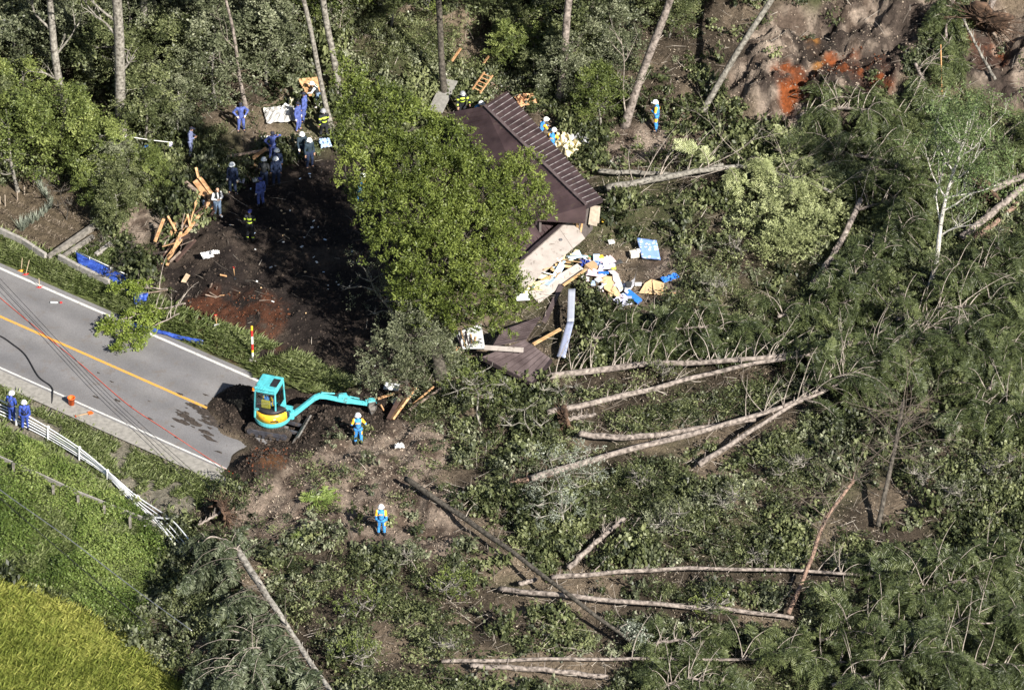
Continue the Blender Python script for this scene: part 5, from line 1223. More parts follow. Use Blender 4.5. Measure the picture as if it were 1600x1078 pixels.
# leafy branch fallen on the verge
fallen('leafy branch broken off and lying over the edge line of the road', [(290,474,.4),(240,486,.5),(195,498,.4),(165,508,.3)], .05, (.25, 1), 12, .7, 3, 'lime', r1=.02, protos=SP, hang=.1, nfr=10, sc=.7, stubs=2, side=(-.4, -.3, .2), name='fallen_branch', barelen=1.4)
fallen('second leafy branch under the first, its leaves spread on the asphalt', [(280,490,.3),(240,510,.35),(205,530,.3),(188,545,.2)], .035, (.35, 1), 11, .6, 3, 'lime', r1=.02, protos=SP, hang=.1, nfr=10, sc=.65, stubs=2, side=(-.1, -.2, .2), name='fallen_branch', barelen=1.2)
fallen('leafy bough standing over the crumpled blue sheet', [(262,452,.3),(235,450,.5),(205,448,.5),(180,455,.4)], .035, (.3, 1), 6, .45, 2, 'lime', r1=.02, protos=SP, hang=.0, nfr=9, sc=.65, stubs=2, side=(-.3, 0, .5), name='fallen_branch')

# ---------------------------------------------------------------- the crushed house
ROOF = mat('brown_metal_roof', (.048, .030, .032), .5, .2, nscale=1.2, nam=.2, col2=(.080, .052, .054), spec=.45, dirt=.25)
ROOFL = mat('faded_metal_roof', (.085, .062, .062), .6, .15, nscale=2, nam=.25, col2=(.13, .10, .10))
BEIGE = mat('beige_siding', (.36, .32, .29), .7, nscale=2.5, nam=.12, dirt=.3); INNER = mat('plywood', (.48, .28, .12), .8, nscale=4, nam=.3, col2=(.62, .42, .22)); CREAM = mat('insulation', (.66, .58, .36), .95, nscale=9, nam=.2, bump=.04)
def quadplate(mb, c, th, mi=0, nu=1, nv=1):
    """thick plate through four corner points"""
    c = [Vector(q) for q in c]; n = (c[1] - c[0]).cross(c[3] - c[0]).normalized()
    if n.z < 0: n = -n
    mb.add([q for q in c] + [q - n * th for q in c], [(0, 1, 2, 3), (7, 6, 5, 4)] + [(i, i + 4, (i + 1) % 4 + 4, (i + 1) % 4) for i in range(4)], mi); return n
def seams(mb, a, b, c, d, k, hh=.035, w_=.03, mi=0, f0=.02):
    """standing seams from edge a-b to edge d-c"""
    n = (b - a).cross(d - a).normalized(); n = -n if n.z < 0 else n
    for i in range(k + 1):
        f = f0 + (1 - 2 * f0) * i / k; p = a.lerp(b, f); q = d.lerp(c, f); mb.bar(p + n * hh * .5, q + n * hh * .5, w_, hh, mi)
def house():
    hb = P(800, 330); root = thing('collapsed_house', 'crushed house with a brown metal roof lying tilted under the big evergreen', 'house', hb); o = root.location
    def G(u, v, z): return Vector(Pz(u, v, z).tolist()) - o
    A = G(757, 166, 4.9); B = G(916, 321, 3.9); E0 = G(792, 143, 4.45); E1 = G(941, 311, 3.45); N0 = G(702, 176, 4.0); N1 = G(845, 352, 3.0); Bl = G(913, 349, 3.0)
    mb = MB(); quadplate(mb, [A, B, E1, E0], .06); seams(mb, A, B, E1, E0, 24, mi=1, w_=.028, hh=.02); r1_ = mb.build('roof_slope', [ROOF, mat('seam_highlight', (.36, .33, .33), .4, .3, nscale=3, nam=.6)], root, label='narrow far roof slope with raised seams')  # bright highlights along the seams put into a lighter seam colour
    mb = MB(); n = quadplate(mb, [N0, G(838,345,3.05), B, A], .06)
    mb.add([B, G(838,345,3.05), Bl, B - n * .06, G(838,345,3.05) - n * .06, Bl - n * .06], [(0, 1, 2), (5, 4, 3), (0, 3, 4, 1), (1, 4, 5, 2), (2, 5, 3, 0)])
    for i in range(1, 26):
        f = i / 26; a_ = A.lerp(B, f); c_ = N0.lerp(G(838,345,3.05), f); mb.bar(a_ + n * .008, c_ + n * .008, .014, .016)
    mb.build('roof_slope', ROOF, root, label='wide smooth near roof slope')
    mb = MB(); mb.bar(A + Vector((0, 0, .04)), B + Vector((0, 0, .04)), .16, .07, bev=.015); mb.build('ridge_cap', ROOFL, root)
    mb = MB(); mb.bar(N0 - Vector((0, 0, .14)), G(838,345,3.05) - Vector((0, 0, .14)), .10, .22); mb.bar(E0 - Vector((0, 0, .13)), E1 - Vector((0, 0, .13)), .06, .2); mb.bar(B - Vector((0, 0, .1)), E1 - Vector((0, 0, .1)), .06, .18); mb.build('fascia', mat('dark_trim', (.035, .026, .028), .5, nam=.2), root)
    # broken walls under the roof
    gz = lambda p: Vector((p.x, p.y, float(hgt(p.x + o.x, p.y + o.y)) - o.z))
    mb = MB(); e = .25
    def wall(p, q, m_i=0, dz=.2):
        p = p.copy(); q = q.copy(); p.z -= dz; q.z -= dz; a, b = gz(p), gz(q); n_ = (q - p).cross(Vector((0, 0, 1))).normalized() * .12
        mb.add([a, b, q, p, a + n_, b + n_, q + n_, p + n_], [(0, 1, 2, 3), (7, 6, 5, 4), (0, 4, 5, 1), (1, 5, 6, 2), (2, 6, 7, 3), (3, 7, 4, 0)], m_i)
    ce = (A + B + E0 + E1 + N0 + N1) / 6; sh = lambda p: p.lerp(ce, .12)
    wall(sh(E0), sh(E1)); wall(sh(E1), sh(Bl)); wall(sh(N0), sh(E0)); wall(sh(N1), sh(N0)); mb.build('wall', mat('dark_siding', (.10, .085, .08), .8, nam=.2), root)
    # gable remains at the lower corner
    mb = MB(); mb.bar(G(930, 322, 3.1), G(926, 352, 2.2), .42, .06); mb.bar(G(934,322,3.0), G(932, 348, 2.2), .25, .05); mb.build('gable_board', mat('pale_board', (.45, .38, .30), .8, nam=.2), root)
    mb = MB()
    for i in range(9):
        u = 846 + i * 8; mb.bar(G(u, 322 + i * 3.2 + random.uniform(-4, 4), 2.9), G(u + random.uniform(-6, 8), 345 + i * 2.6, 2.1), .10, .05, 0, random.random())
    mb.bar(G(845, 310, 2.9), G(862, 306, 3.1), .28, .03); mb.bar(G(852, 320, 2.9), G(880, 336, 2.4), .22, .05); mb.build('broken_timber', INNER, root)
    # middle roof panel seen through the leaves
    a, b, c, d = G(742, 330, 2.7), G(850, 318, 2.9), G(886, 342, 2.3), G(790, 424, 1.7)
    mb = MB(); quadplate(mb, [a, b, c, d], .05); seams(mb, a, b, c, d, 16); mb.build('middle_roof', ROOF, root)
    mb = MB(); mb.bar(G(833, 388, 2.2), G(889, 340, 2.65), .14, .08); mb.bar(G(800, 421, 1.9), G(833, 388, 2.2), .12, .08); mb.build('eave_trim', mat('dark_trim', (.035, .026, .028), .5), root)
    # beige soffit panels
    a, b, c, d = G(799, 424, 1.9), G(893, 341, 2.6), G(914, 372, 2.25), G(818, 452, 1.6)
    mb = MB(); quadplate(mb, [a, b, c, d], .05); n = (b - a).cross(d - a).normalized(); n = -n if n.z < 0 else n
    f = .80; mb.bar(a.lerp(b, f) + n * .004, d.lerp(c, f) + n * .004, .02, .012, 1); mb.bar(a + n * .01, b + n * .01, .05, .03, 1)
    p = a.lerp(b, .73).lerp(d.lerp(c, .73), .42) + n * .02; mb.tube([p, p + n * .05], .075, 12, 2)
    mb.build('soffit_panel', [BEIGE, mat('panel_joint', (.22, .19, .17), .8), steel], root, label='large beige soffit panel with a round vent')
    a, b, c, d = G(817, 462, 1.5), G(858, 440, 1.75), G(906, 414, 1.9), G(908, 422, 1.7)
    mb = MB(); quadplate(mb, [G(826, 456, 1.6), G(902, 412, 1.95), G(912, 420, 1.75), G(842, 474, 1.3)], .04); mb.build('lower_soffit', BEIGE, root)
    mb = MB(); mb.bar(G(878, 445, 1.6), G(848, 508, 1.0), .22, .09); mb.build('dark_fascia', ROOFL, root)
    mb = MB(); mb.bar(G(916, 421, 1.95), G(880, 446, 1.7), .12, .05); mb.build('orange_board', INNER, root)
    # split open interior
    mb = MB()
    for i in range(34):
        f = random.random(); c_ = G(822 + 75 * f + random.uniform(-8, 8), 452 - 58 * f + random.uniform(-5, 14), 1.5 + .5 * f); an = random.uniform(-.3, 1.3); L_ = random.uniform(.3, 1.0)
        dr = Vector((math.cos(an), math.sin(an) * 1.2, random.uniform(-.3, .5))) * L_ * .5; mb.bar(c_ - dr, c_ + dr, random.uniform(.06, .34), random.uniform(.02, .06), random.choice([0, 0, 1, 1, 2, 3]), random.uniform(-.8, .8))
    mb.build('interior_debris', [INNER, CREAM, white_p, mat('pale_blue_board', (.45, .58, .70), .6, nam=.1)], root)
    # entrance roof
    mb = MB(); R1 = G(862, 561, 1.75); R2 = G(820, 531, 2.2); R3 = G(752, 545, 2.1)
    quadplate(mb, [G(752, 558, 1.9), R2, R1, G(832, 600, 1.35)], .07); 
    n = (R2 - G(752,558,1.9)).cross(G(832,600,1.35) - G(752,558,1.9)).normalized(); n = n if n.z > 0 else -n
    for i in range(1, 8): f = i / 8; mb.bar(G(752,558,1.9).lerp(G(832,600,1.35), f) + n * .015, R2.lerp(R1, f) + n * .015, .025, .03)
    quadplate(mb, [G(770, 540, 2.05), G(822, 530, 2.2), G(845, 494, 1.9), G(784, 516, 2.0)], .05)
    for i in range(1, 9): f = i / 9; mb.bar(G(770,540,2.05).lerp(G(784,516,2.0), f) + Vector((0, 0, .02)), G(822,530,2.2).lerp(G(845,494,1.9), f) + Vector((0, 0, .02)), .022, .03)
    mb.build('entrance_roof', ROOFL, root)
    mb = MB(); mb.bar(R1 - n * .08, G(832, 600, 1.35) - n * .08, .08, .2); mb.bar(G(752,558,1.9) - n * .08, G(832,600,1.35) - n * .08, .06, .18); mb.build('entrance_fascia', mat('dark_trim', (.035, .026, .028), .5), root)
    mb = MB(); mb.bar(G(757, 543, 2.25), G(818, 547, 2.2), .28, .03, 0, .2); mb.build('beige_strip', BEIGE, root)
    mb = MB(); quadplate(mb, [G(712, 520, 1.6), G(752, 506, 1.9), G(758, 545, 1.5), G(722, 545, 1.2)], .05); mb.build('white_cladding', mat('offwhite_panel', (.60, .60, .58), .6, nam=.12), root)
    mb = MB()
    for i in range(6): mb.bar(G(712 + 8 * i, 510 + 4 * i, 1.7), G(722 + 5 * i, 545 - 3 * i, 1.6), .06, .04, random.choice([0, 1]))
    mb.bar(G(833, 538, 1.4), G(876, 514, 1.7), .16, .06, 0); mb.build('door_frame', [INNER, ROOF], root)
house()
SHEETM = mat('bluish_sheet', (.38, .40, .47), .35, .3, nscale=2, nam=.12)
cloth('metal_sheet', 'long bluish grey metal sheet standing on end right of the beige panel', [(888,452,1.3),(899,451,1.3),(897,502,.8),(886,503,.8)], SHEETM, 3, 8, .02, 'sheet', .02)
cloth('metal_sheet', 'lower half of the long metal sheet, bluer and creased where it bends', [(886,503,.8),(897,502,.8),(883,559,.35),(870,557,.35)], mat('blue_sheet_metal', (.36, .40, .55), .3, .3, nam=.1), 3, 8, .02, 'sheet', .02)
def dotted():
    m, t, N, L, B = nodes('dotted_fabric'); tc = N.new('ShaderNodeTexCoord'); v = N.new('ShaderNodeTexVoronoi'); v.inputs['Scale'].default_value = 5.0; v.inputs['Randomness'].default_value = .55
    L.new(tc.outputs['Object'], v.inputs['Vector']); r = N.new('ShaderNodeMapRange'); r.inputs[1].default_value = .30; r.inputs[2].default_value = .36; L.new(v.outputs[0], r.inputs[0])
    x = N.new('ShaderNodeMix'); x.data_type = 'RGBA'; x.inputs[6].default_value = (.62, .68, .80, 1); x.inputs[7].default_value = (.20, .32, .66, 1); L.new(r.outputs[0], x.inputs[0]); L.new(x.outputs[2], B.inputs['Base Color']); B.inputs['Roughness'].default_value = .8; return m
cloth('mattress', 'blue folding mattress with white dots lying on the slope', [(995,373,.45),(1026,377,.45),(1032,405,.25),(1003,403,.25)], dotted(), 10, 10, .05, 'mattress', .14)
def splat(name, label, uv, sx, sy, m, rz=0, tilt=(0, 0), h=.12, th=.03, cat='debris', cr=0, group=None):
    if 900 < uv[0] < 1060 and 385 < uv[1] < 485: sx *= 1.35; sy *= 1.35; h += .1
    b = P(uv[0], uv[1], h); mb = MB()
    if cr:
        n = 9; vs = [(sx * (i / n - .5) + random.uniform(-.02, .02), sy * (j / n - .5) + random.uniform(-.02, .02), random.uniform(0, cr) * (1 if 0 < i < n and 0 < j < n else .3)) for j in range(n + 1) for i in range(n + 1)]
        mb.add(vs, [(j * (n + 1) + i, j * (n + 1) + i + 1, (j + 1) * (n + 1) + i + 1, (j + 1) * (n + 1) + i) for j in range(n) for i in range(n)])
    else: mb.box((0, 0, 0), (sx, sy, th), bev=min(.01, th * .3))
    o = mb.build(name, m, None); o.location = b; o.rotation_euler = (tilt[0], tilt[1], rz)
    if cr: s_ = o.modifiers.new('t', 'SOLIDIFY'); s_.thickness = .01
    return tag(o, label, cat, group)
def plate(name, label, pl, m, h=.2, th=.03, cat='board', fold=0.0):
    """irregular board from its picture outline, lying on the debris with real thickness"""
    w = [P(u, v, h + (k % 2) * fold) for k, (u, v) in enumerate(pl)]; o = w[0].copy(); n = len(w)
    mb = MB(); mb.add([q - o for q in w] + [q - o - Vector((0, 0, th)) for q in w], [tuple(range(n)), tuple(range(2 * n - 1, n - 1, -1))] + [(i, i + n, (i + 1) % n + n, (i + 1) % n) for i in range(n)])
    return one(name, label, cat, mb, m, o)
TAN = mat('tan_board', (.66, .46, .25), .75, nscale=2, nam=.08); WH = mat('white_board', (.60, .60, .59), .6, nam=.06); DG = mat('dark_grey_plastic', (.06, .06, .06), .5); BL = mat('bright_blue', (.03, .16, .55), .45, nam=.15); LB = mat('light_blue', (.42, .55, .75), .5, nam=.1); PKW = mat('pink_paper', (.72, .56, .60), .7, nscale=25, nam=.25); CARD = mat('cardboard', (.42, .27, .15), .85, nam=.12); YE = mat('yellow_plastic', (.75, .5, .05), .5, nam=.1); NAVY = mat('navy_cloth', (.02, .04, .22), .8, nam=.3); LAV = mat('lavender_cloth', (.52, .52, .66), .8, nam=.15)
plate('tan_board', 'long tan board lying slanted in the middle of the scattered belongings', [(941,431),(957,432),(963,450),(974,466),(971,468),(944,451)], TAN, .25)
plate('tan_board', 'broad tan board broken in two, right of the scattered belongings', [(999,457),(1008,442),(1018,436),(1021,459)], TAN, .2); plate('tan_board', 'right half of the broken broad tan board, next to its other half', [(1019,436.5),(1038,442),(1036,460),(1022,459)], TAN, .22, fold=.08)
plate('white_board', 'white board at the top right of the tan slanted board', [(957,427),(967,431),(971,441),(964,445),(958,438)], WH, .3); plate('grey_tray', 'pale grey curved tray with a dark pad, centre of the belongings', [(977,448),(992,434),(993,427),(991,445),(980,459),(975,455)], mat('pale_grey', (.55, .55, .58), .5), .35); plate('dark_pad', 'dark square pad on the grey tray', [(978,440),(988,440),(986,449),(979,448)], DG, .45)
plate('white_box_lid', 'white rectangular lid right of the grey tray', [(992,441),(1003,441),(1002,446),(992,446)], WH, .2); plate('white_board', 'tilted white square below the white board', [(964,448),(974,444),(978,450),(968,456)], WH, .25)
splat('cardboard_box', 'brown cardboard box left of the pink papers', (925,418), .42, .36, CARD, .8, (.2, .1), .15, .28, 'box'); splat('blue_sheet', 'bright blue sheet at the right end of the belongings', (1047,435), .62, .26, BL, .5, (.1, 0), .15, cr=.2, cat='sheet'); splat('blue_tub', 'bright blue tub tipped over by the dark boughs', (990,464), .62, .22, BL, -.8, (.4, .2), .15, .16, 'tub')
splat('blue_book', 'small bright blue folder on the white papers', (943,426), .36, .13, BL, 0, (0, 0), .38, .04, 'folder'); splat('blue_cushion', 'pale blue oblong cushion at the top of the belongings', (932,403), .23, .30, LB, 0, (.2, 0), .2, .10, 'cushion'); splat('blue_cloth', 'dark blue crumpled cloth left of the cardboard box', (914,412), .36, .30, NAVY, .2, (0, 0), .12, cr=.2, cat='cloth'); splat('blue_cloth', 'steel blue crumpled cloth under the pale cushion', (934,415), .34, .34, mat('steel_blue', (.10, .18, .35), .8, nam=.2), .6, (0, 0), .12, cr=.18, cat='cloth')
splat('yellow_bowl', 'round yellow bowl right of the pale blue cushion', (939,402), .17, .17, YE, .3, (0, 0), .2, .12, 'bowl'); splat('plastic_bag', 'white plastic bag with pink print left of the tan board', (930,428), .62, .36, PKW, -.2, (0, 0), .15, cr=.2, cat='bag'); splat('plastic_bag', 'pinkish patterned paper above the white board', (948,408), .55, .42, PKW, .5, (0, 0), .15, cr=.18, cat='paper')
splat('plastic_bag', 'pale lavender bag above the blue folder', (948,418), .6, .30, LAV, .1, (0, 0), .2, cr=.2, cat='bag'); splat('plastic_bag', 'greyish lavender bag at the bottom of the pile', (973,472), .5, .55, LAV, .4, (0, 0), .12, cr=.25, cat='bag'); splat('dark_case', 'dark grey flat case right of the lavender bag', (965,410), .34, .20, DG, .5, (0, 0), .15, .04, 'case'); splat('plastic_bottle', 'small black pouch left of the pink bag', (918,427), .2, .15, DG, .4, (0, 0), .15, .1, 'pouch')
splat('green_tub', 'lime green lid on the white papers', (959,419), .16, .14, mat('lime', (.50, .65, .08), .5), 0, (0, 0), .3, .05, 'lid'); splat('green_can', 'dark green tin at the top left of the belongings', (919,402), .16, .10, mat('dk_green', (.02, .20, .08), .5), .4, (0, 0), .15, .1, 'tin'); splat('white_pan', 'round cream tub left of the dotted mattress', (991,397), .3, .3, mat('cream', (.66, .62, .52), .6), .2, (0, 0), .15, .2, 'tub'); splat('white_bowl', 'small white bowl touching the dotted mattress', (998,392), .16, .16, WH, 0, (0, 0), .2, .12, 'bowl')
splat('white_cushion', 'white cushion alone on the slope above the belongings', (955,378), .3, .22, WH, .3, (.2, 0), .15, .1, 'cushion'); splat('white_basin', 'small white oval basin right of the metal sheet foot', (904,557), .16, .32, WH, .1, (.3, 0), .2, .08, 'basin'); splat('yellow_cloth', 'yellow crumpled cloth by the gable end', (944,345), .30, .32, YE, .3, (0, 0), .15, cr=.25, cat='cloth')
splat('insulation', 'pale yellow torn insulation bulging over the far roof edge', (884,228), 1.5, 1.0, CREAM, -.9, (.3, 0), .45, cr=.55, cat='insulation'); splat('plastic_sheet', 'crumpled grey plastic sheet right of the yellow insulation', (900,224), 1.2, .7, mat('grey_plastic', (.50, .50, .52), .3, nam=.2), -.2, (.2, 0), .35, cr=.45, cat='plastic sheet'); splat('plaster_chunk', 'orange brown plaster board chunk above the roof corner', (822,158), .9, .7, mat('orange_plaster', (.55, .30, .16), .8, nam=.25), .4, (.2, 0), .3, cr=.35, cat='debris')
GPAP = 'small papers and cloths among the scattered belongings'
for i in range(46):
    u = random.uniform(905, 985); v = 395 + (u - 905) * .55 + random.uniform(-6, 40); v = min(v, 478)
    splat('paper_scrap', 'small pale scrap among the scattered belongings', (u, v), random.uniform(.10, .34), random.uniform(.08, .26), random.choice([WH, WH, PKW, LB, LAV, CARD, TAN]), random.uniform(0, 3), (random.uniform(-.3, .3), random.uniform(-.3, .3)), random.uniform(.06, .2), random.choice([.015, .03, .08]), 'scrap', group=GPAP)
# timber
PW = mat('split_timber', (.40, .20, .085), .8, nscale=5, nam=.3, col2=(.62, .38, .20)); PG = mat('weathered_timber', (.17, .12, .09), .9, nscale=5, nam=.35, col2=(.32, .25, .20)); PD = mat('dark_timber', (.06, .035, .028), .8, nscale=5, nam=.3)
def beam(a, b, w_, t_, m, label, group=None, roll=0, name='timber_beam'):
    a = P(*a); b = P(*b); mb = MB(); mb.bar(Vector((0, 0, 0)), b - a, w_, t_, 0, roll, min(.008, t_ * .2)); return one(name, label, 'timber', mb, m, a, group=group)
beam((285,281,.9), (308,301,.7), .20, .12, PG, 'grey end of a beam at the top left of the timber heap'); beam((306,282,.9), (332,318,.5), .34, .10, PW, 'broad sawn orange beam beside the man in the white shirt', roll=.5); beam((312,278,1.0), (338,314,.6), .2, .1, PW, 'narrower orange beam laid against the broad one')
beam((306,262,1.3), (311,282,.8), .12, .06, PW, 'short upright splinter above the timber heap'); beam((335,305,.8), (262,402,.25), .14, .09, PW, 'longest pale beam slanting down the middle of the heap'); beam((283,363,.7), (261,415,.2), .12, .08, PW, 'pale beam leaning left of the dark post'); beam((256,342,.9), (242,378,.3), .13, .09, PW, 'pale beam at the left edge of the timber heap')
beam((262,338,1.0), (275,362,.6), .10, .08, PW, 'short pale beam crossing the bundle of slats'); beam((305,374,.6), (274,408,.2), .18, .12, PD, 'dark round post lying in the timber heap'); beam((293,335,.9), (298,358,.5), .1, .06, PW, 'thin splinter right of the bundle of slats'); beam((320,296,.7),(300,318,.6),.12,.06,PW,'short plank under the broad orange beam')
beam((355,245,.9),(420,234,.9),.0+.12,.10,PG,'weathered pole behind the men in navy'); beam((395,248,.8), (416,232,1.2), .22, .08, PW, 'sawn plank behind the man with raised elbows'); beam((396,256,.6), (408,265,.4), .12, .06, PW, 'short plank below the sawn plank'); beam((203,462,.25),(262,453,.3),.07,.05,PG,'thin grey pole lying over the blue sheet')
beam((648,606,1.1), (612,655,.1), .30, .10, PW, 'large orange beam jutting up right of the excavator bucket', roll=.6); beam((637,600,1.0),(607,655,.1),.20,.12,PD,'dark beam laid along the large orange one'); beam((590,623,.4), (622,612,.5), .12, .06, PW, 'pale plank left of the large orange beam'); beam((595,632,.3),(600,642,.1),.06,.05,PW,'short stub under the pale plank'); beam((640,640,.4),(690,606,.7),.10,.05,PG,'weathered batten right of the large orange beam'); beam((645,632,.4),(678,604,.7),.08,.05,PW,'thin batten parallel to the weathered one')
beam((706,96,.9),(720,76,1.4),.12,.06,PW,'single plank leaning among the trees above the roof'); beam((755,100,.6),(764,88,.9),.12,.06,PW,'short plank right of the leaning one'); beam((1022,457,.2),(1040,452,.3),.07,.04,PW,'thin batten right of the broken tan board'); beam((1038,458,.15),(1056,458,.15),.07,.04,PW,'orange batten lying level at the right end of the belongings')
def ladder():
    a0, a1, b0, b1 = P(738, 140, .6), P(757, 113, 1.2), P(750, 146, .6), P(770, 118, 1.2); root = thing('wooden_ladder', 'broken wooden ladder frame above the upper roof corner', 'ladder', a0); o = a0
    for p, q in ((a0, a1), (b0, b1)): mb = MB(); mb.bar(p - o, q - o, .07, .05); mb.build('rail', PW, root)
    for i in range(5): f = (i + .5) / 5; mb = MB(); mb.bar(a0.lerp(a1, f) - o, b0.lerp(b1, f) - o, .05, .03); mb.build('rung', PW, root)
ladder()
GT = 'splintered timbers heaped at the edge of the black soil'
for i in range(52):
    t = random.random(); u = 245 + 85 * t + random.gauss(0, 9); v = 400 - 95 * t + random.gauss(0, 9); an = random.gauss(1.0, .6); L_ = random.uniform(8, 38)
    beam((u, v, random.uniform(.15, .6)), (u + math.cos(an) * L_ * .6, v - math.sin(an) * L_ * .8, random.uniform(.2, .9)), random.uniform(.04, .14), random.uniform(.03, .07), random.choice([PW, PW, PG, PD]), 'broken slat in the timber heap at the edge of the black soil', GT, random.uniform(-.8, .8), 'timber_slat')
for (c_u, c_v, n_, gl, gr) in [(455, 300 - 45, 0, '', ''), (395, 262, 9, 'small broken slat at the feet of the men in navy', 'slats at the feet of the men in navy'), (480, 150, 8, 'small broken slat near the orange table top', 'slats near the orange table top'), (765, 130, 12, 'broken slat above the upper corner of the brown roof', 'slats above the roof corner'), (630, 625, 12, 'broken slat in the hole by the excavator bucket', 'slats by the excavator bucket'), (715, 545, 8, 'broken slat by the white cladding of the house', 'slats by the white cladding'), (350, 455, 8, 'thin splinter on the soil bank above the road', 'splinters on the soil bank')]:
    for i in range(n_):
        u = c_u + random.gauss(0, 13); v = c_v + random.gauss(0, 9); an = random.uniform(0, 3.1); L_ = random.uniform(6, 20)
        beam((u, v, .1), (u + math.cos(an) * L_, v - math.sin(an) * L_ * .6, random.uniform(.1, .4)), random.uniform(.04, .12), .04, random.choice([PW, PG]), gl, gr, random.uniform(-.8, .8), 'timber_slat')
splat('table_top', 'orange brown wooden table top beside the two leaning trunks', (486,136), 1.0, 1.1, PW, .35, (.35, .1), .5, .06, 'table top'); splat('white_sheet', 'large crumpled white sheet left of the men in blue', (438,180), 1.5, 1.1, mat('dirty_white', (.42, .41, .39), .7, nam=.15), .2, (.2, 0), .2, cr=.4, cat='sheet'); splat('white_sheet', 'white crumpled cloth behind the large sheet', (452,172), .9, .7, WH, .9, (.2, 0), .25, cr=.35, cat='sheet')
splat('beige_bag', 'beige sack right of the large white sheet', (462,160), .7, .55, mat('beige_cloth', (.55, .50, .38), .8, nam=.15), .2, (0, 0), .2, cr=.4, cat='sack'); splat('white_scrap_board', 'small white panel above the man with raised elbows', (415,217), .42, .30, WH, .1, (.5, 0), .25, .04, 'panel'); splat('white_scrap_board', 'white panel left of the tall man in navy', (338,262), .42, .34, mat('greenish_white', (.60, .63, .56), .6), .6, (.3, 0), .3, .04, 'panel'); splat('blue_plastic_sheet', 'light blue crumpled plastic right of the two helmeted men', (508,225), .55, .5, LB, .3, (.3, 0), .3, cr=.3, cat='plastic sheet')
splat('white_board', 'white folded cloth lying on the black soil bank', (324,399), .55, .42, WH, .4, (.2, 0), .25, cr=.15, cat='cloth'); splat('white_board', 'smaller white cloth touching the folded one', (336,395), .4, .2, WH, .1, (.2, 0), .25, cr=.12, cat='cloth'); plate('pale_board', 'pale wooden board standing on the soil bank', [(291,427),(297,430),(290,441),(283,440)], mat('pale_wood2', (.60, .45, .30), .8), .25)
splat('blue_cloth', 'pale blue cloth under the broad orange beam', (322,318), .35, .4, LB, .3, (.3, 0), .3, cr=.2, cat='cloth'); splat('blue_cloth', 'pale blue cloth left of the man in the white shirt', (331,322), .3, .3, LAV, .9, (.3, 0), .3, cr=.2, cat='cloth'); splat('white_scrap_board', 'white panel at the feet of the tall man in navy', (376,282), .4, .3, LAV, -.3, (.3, 0), .15, .04, 'panel'); splat('white_scrap_board', 'small white panel left of the man in the dark jacket', (399,281), .3, .25, WH, .3, (.3, 0), .15, .04, 'panel')
splat('white_scrap_board', 'torn white panel under the greyish bushy tree', (612,604), .7, .4, WH, -.2, (.3, 0), .3, .04, 'panel'); splat('white_scrap_board', 'white crumpled wrap in the hole by the bucket', (620,627), .5, .3, WH, .4, (.2, 0), .2, cr=.2, cat='sheet'); splat('white_bundle', 'white plastic bundle on the mound right of the searcher', (624,698), .42, .25, WH, .1, (0, 0), .12, cr=.2, cat='bundle'); splat('white_scrap_board', 'pale blue panel left of the white cladding', (686,575), .45, .4, LB, .3, (.4, 0), .4, .04, 'panel')
splat('grey_board', 'long grey board leaning among the trees behind the evergreen', (692,150), .75, 2.2, mat('grey_board', (.22, .21, .19), .8, nam=.2), -.35, (.25, 0), .6, .05, 'board'); splat('blue_rag', 'small bright blue rag on the ground right of the thick trunk', (226,230), .4, .15, BL, .1, (0, 0), .2, cr=.1, cat='rag'); splat('blue_rag', 'faded blue cloth hanging at the end of the white cord', (266,227), .2, .3, LAV, .1, (1.0, 0), .4, cr=.1, cat='rag'); splat('red_white_bag', 'red and white bag on the slope above the young trees', (268,3), .5, .25, mat('red_cloth', (.45, .06, .07), .7), .2, (0, 0), 1.2, cr=.2, cat='bag')
GS = 'white scraps scattered on the black soil'
for i in range(42):
    x_, y_ = sample_poly([(350,300),(430,270),(530,260),(560,400),(540,520),(420,480),(360,380)], 1, 1.5); u, v = pix(x_[0], y_[0], float(hgt(x_[0], y_[0])))
    splat('paper_scrap', 'tiny white scrap scattered on the black soil', (float(u), float(v)), random.uniform(.05, .17), random.uniform(.04, .11), random.choice([WH, WH, LB, TAN]), random.uniform(0, 3), (random.uniform(-.4, .4), 0), .05, .02, 'scrap', group=GS)
# ---------------------------------------------------------------- people
def capsule(bm_v, bm_f, p0, p1, r0, r1, flat=1.0, n=12):
    p0 = Vector(p0); p1 = Vector(p1); d = p1 - p0; L_ = max(d.length, 1e-4); q = d.to_track_quat('Z', 'Y').to_matrix() if d.length > 1e-4 else Matrix.Identity(3)
    rings = [(-r0 * math.cos(a), r0 * math.sin(a)) for a in (0.15, .55, .95, 1.3)] + [(0, r0), (L_, r1)] + [(L_ + r1 * math.cos(a), r1 * math.sin(a)) for a in (1.3, .95, .55, .15)]
    o = len(bm_v)
    for z, r in rings:
        for k in range(n): a = 2 * math.pi * k / n; bm_v.append(q @ Vector((math.cos(a) * r, math.sin(a) * r * flat, z)) + p0)
    for j in range(len(rings) - 1):
        for k in range(n): bm_f.append((o + j * n + k, o + j * n + (k + 1) % n, o + (j + 1) * n + (k + 1) % n, o + (j + 1) * n + k))
    bm_f.append(tuple(o + k for k in reversed(range(n)))); bm_f.append(tuple(o + (len(rings) - 1) * n + k for k in range(n)))
def remesh(v, f, vox, smooth=2):
    me = bpy.data.meshes.new('tmp'); me.from_pydata([tuple(q) for q in v], [], f); o = bpy.data.objects.new('tmp', me); C.objects.link(o)
    m = o.modifiers.new('r', 'REMESH'); m.mode = 'VOXEL'; m.voxel_size = vox; m.use_smooth_shade = True
    s = o.modifiers.new('s', 'SMOOTH'); s.iterations = smooth; s.factor = .5
    dg = bpy.context.evaluated_depsgraph_get(); r = bpy.data.meshes.new_from_object(o.evaluated_get(dg)); bpy.data.objects.remove(o); bpy.data.meshes.remove(me)
    return r
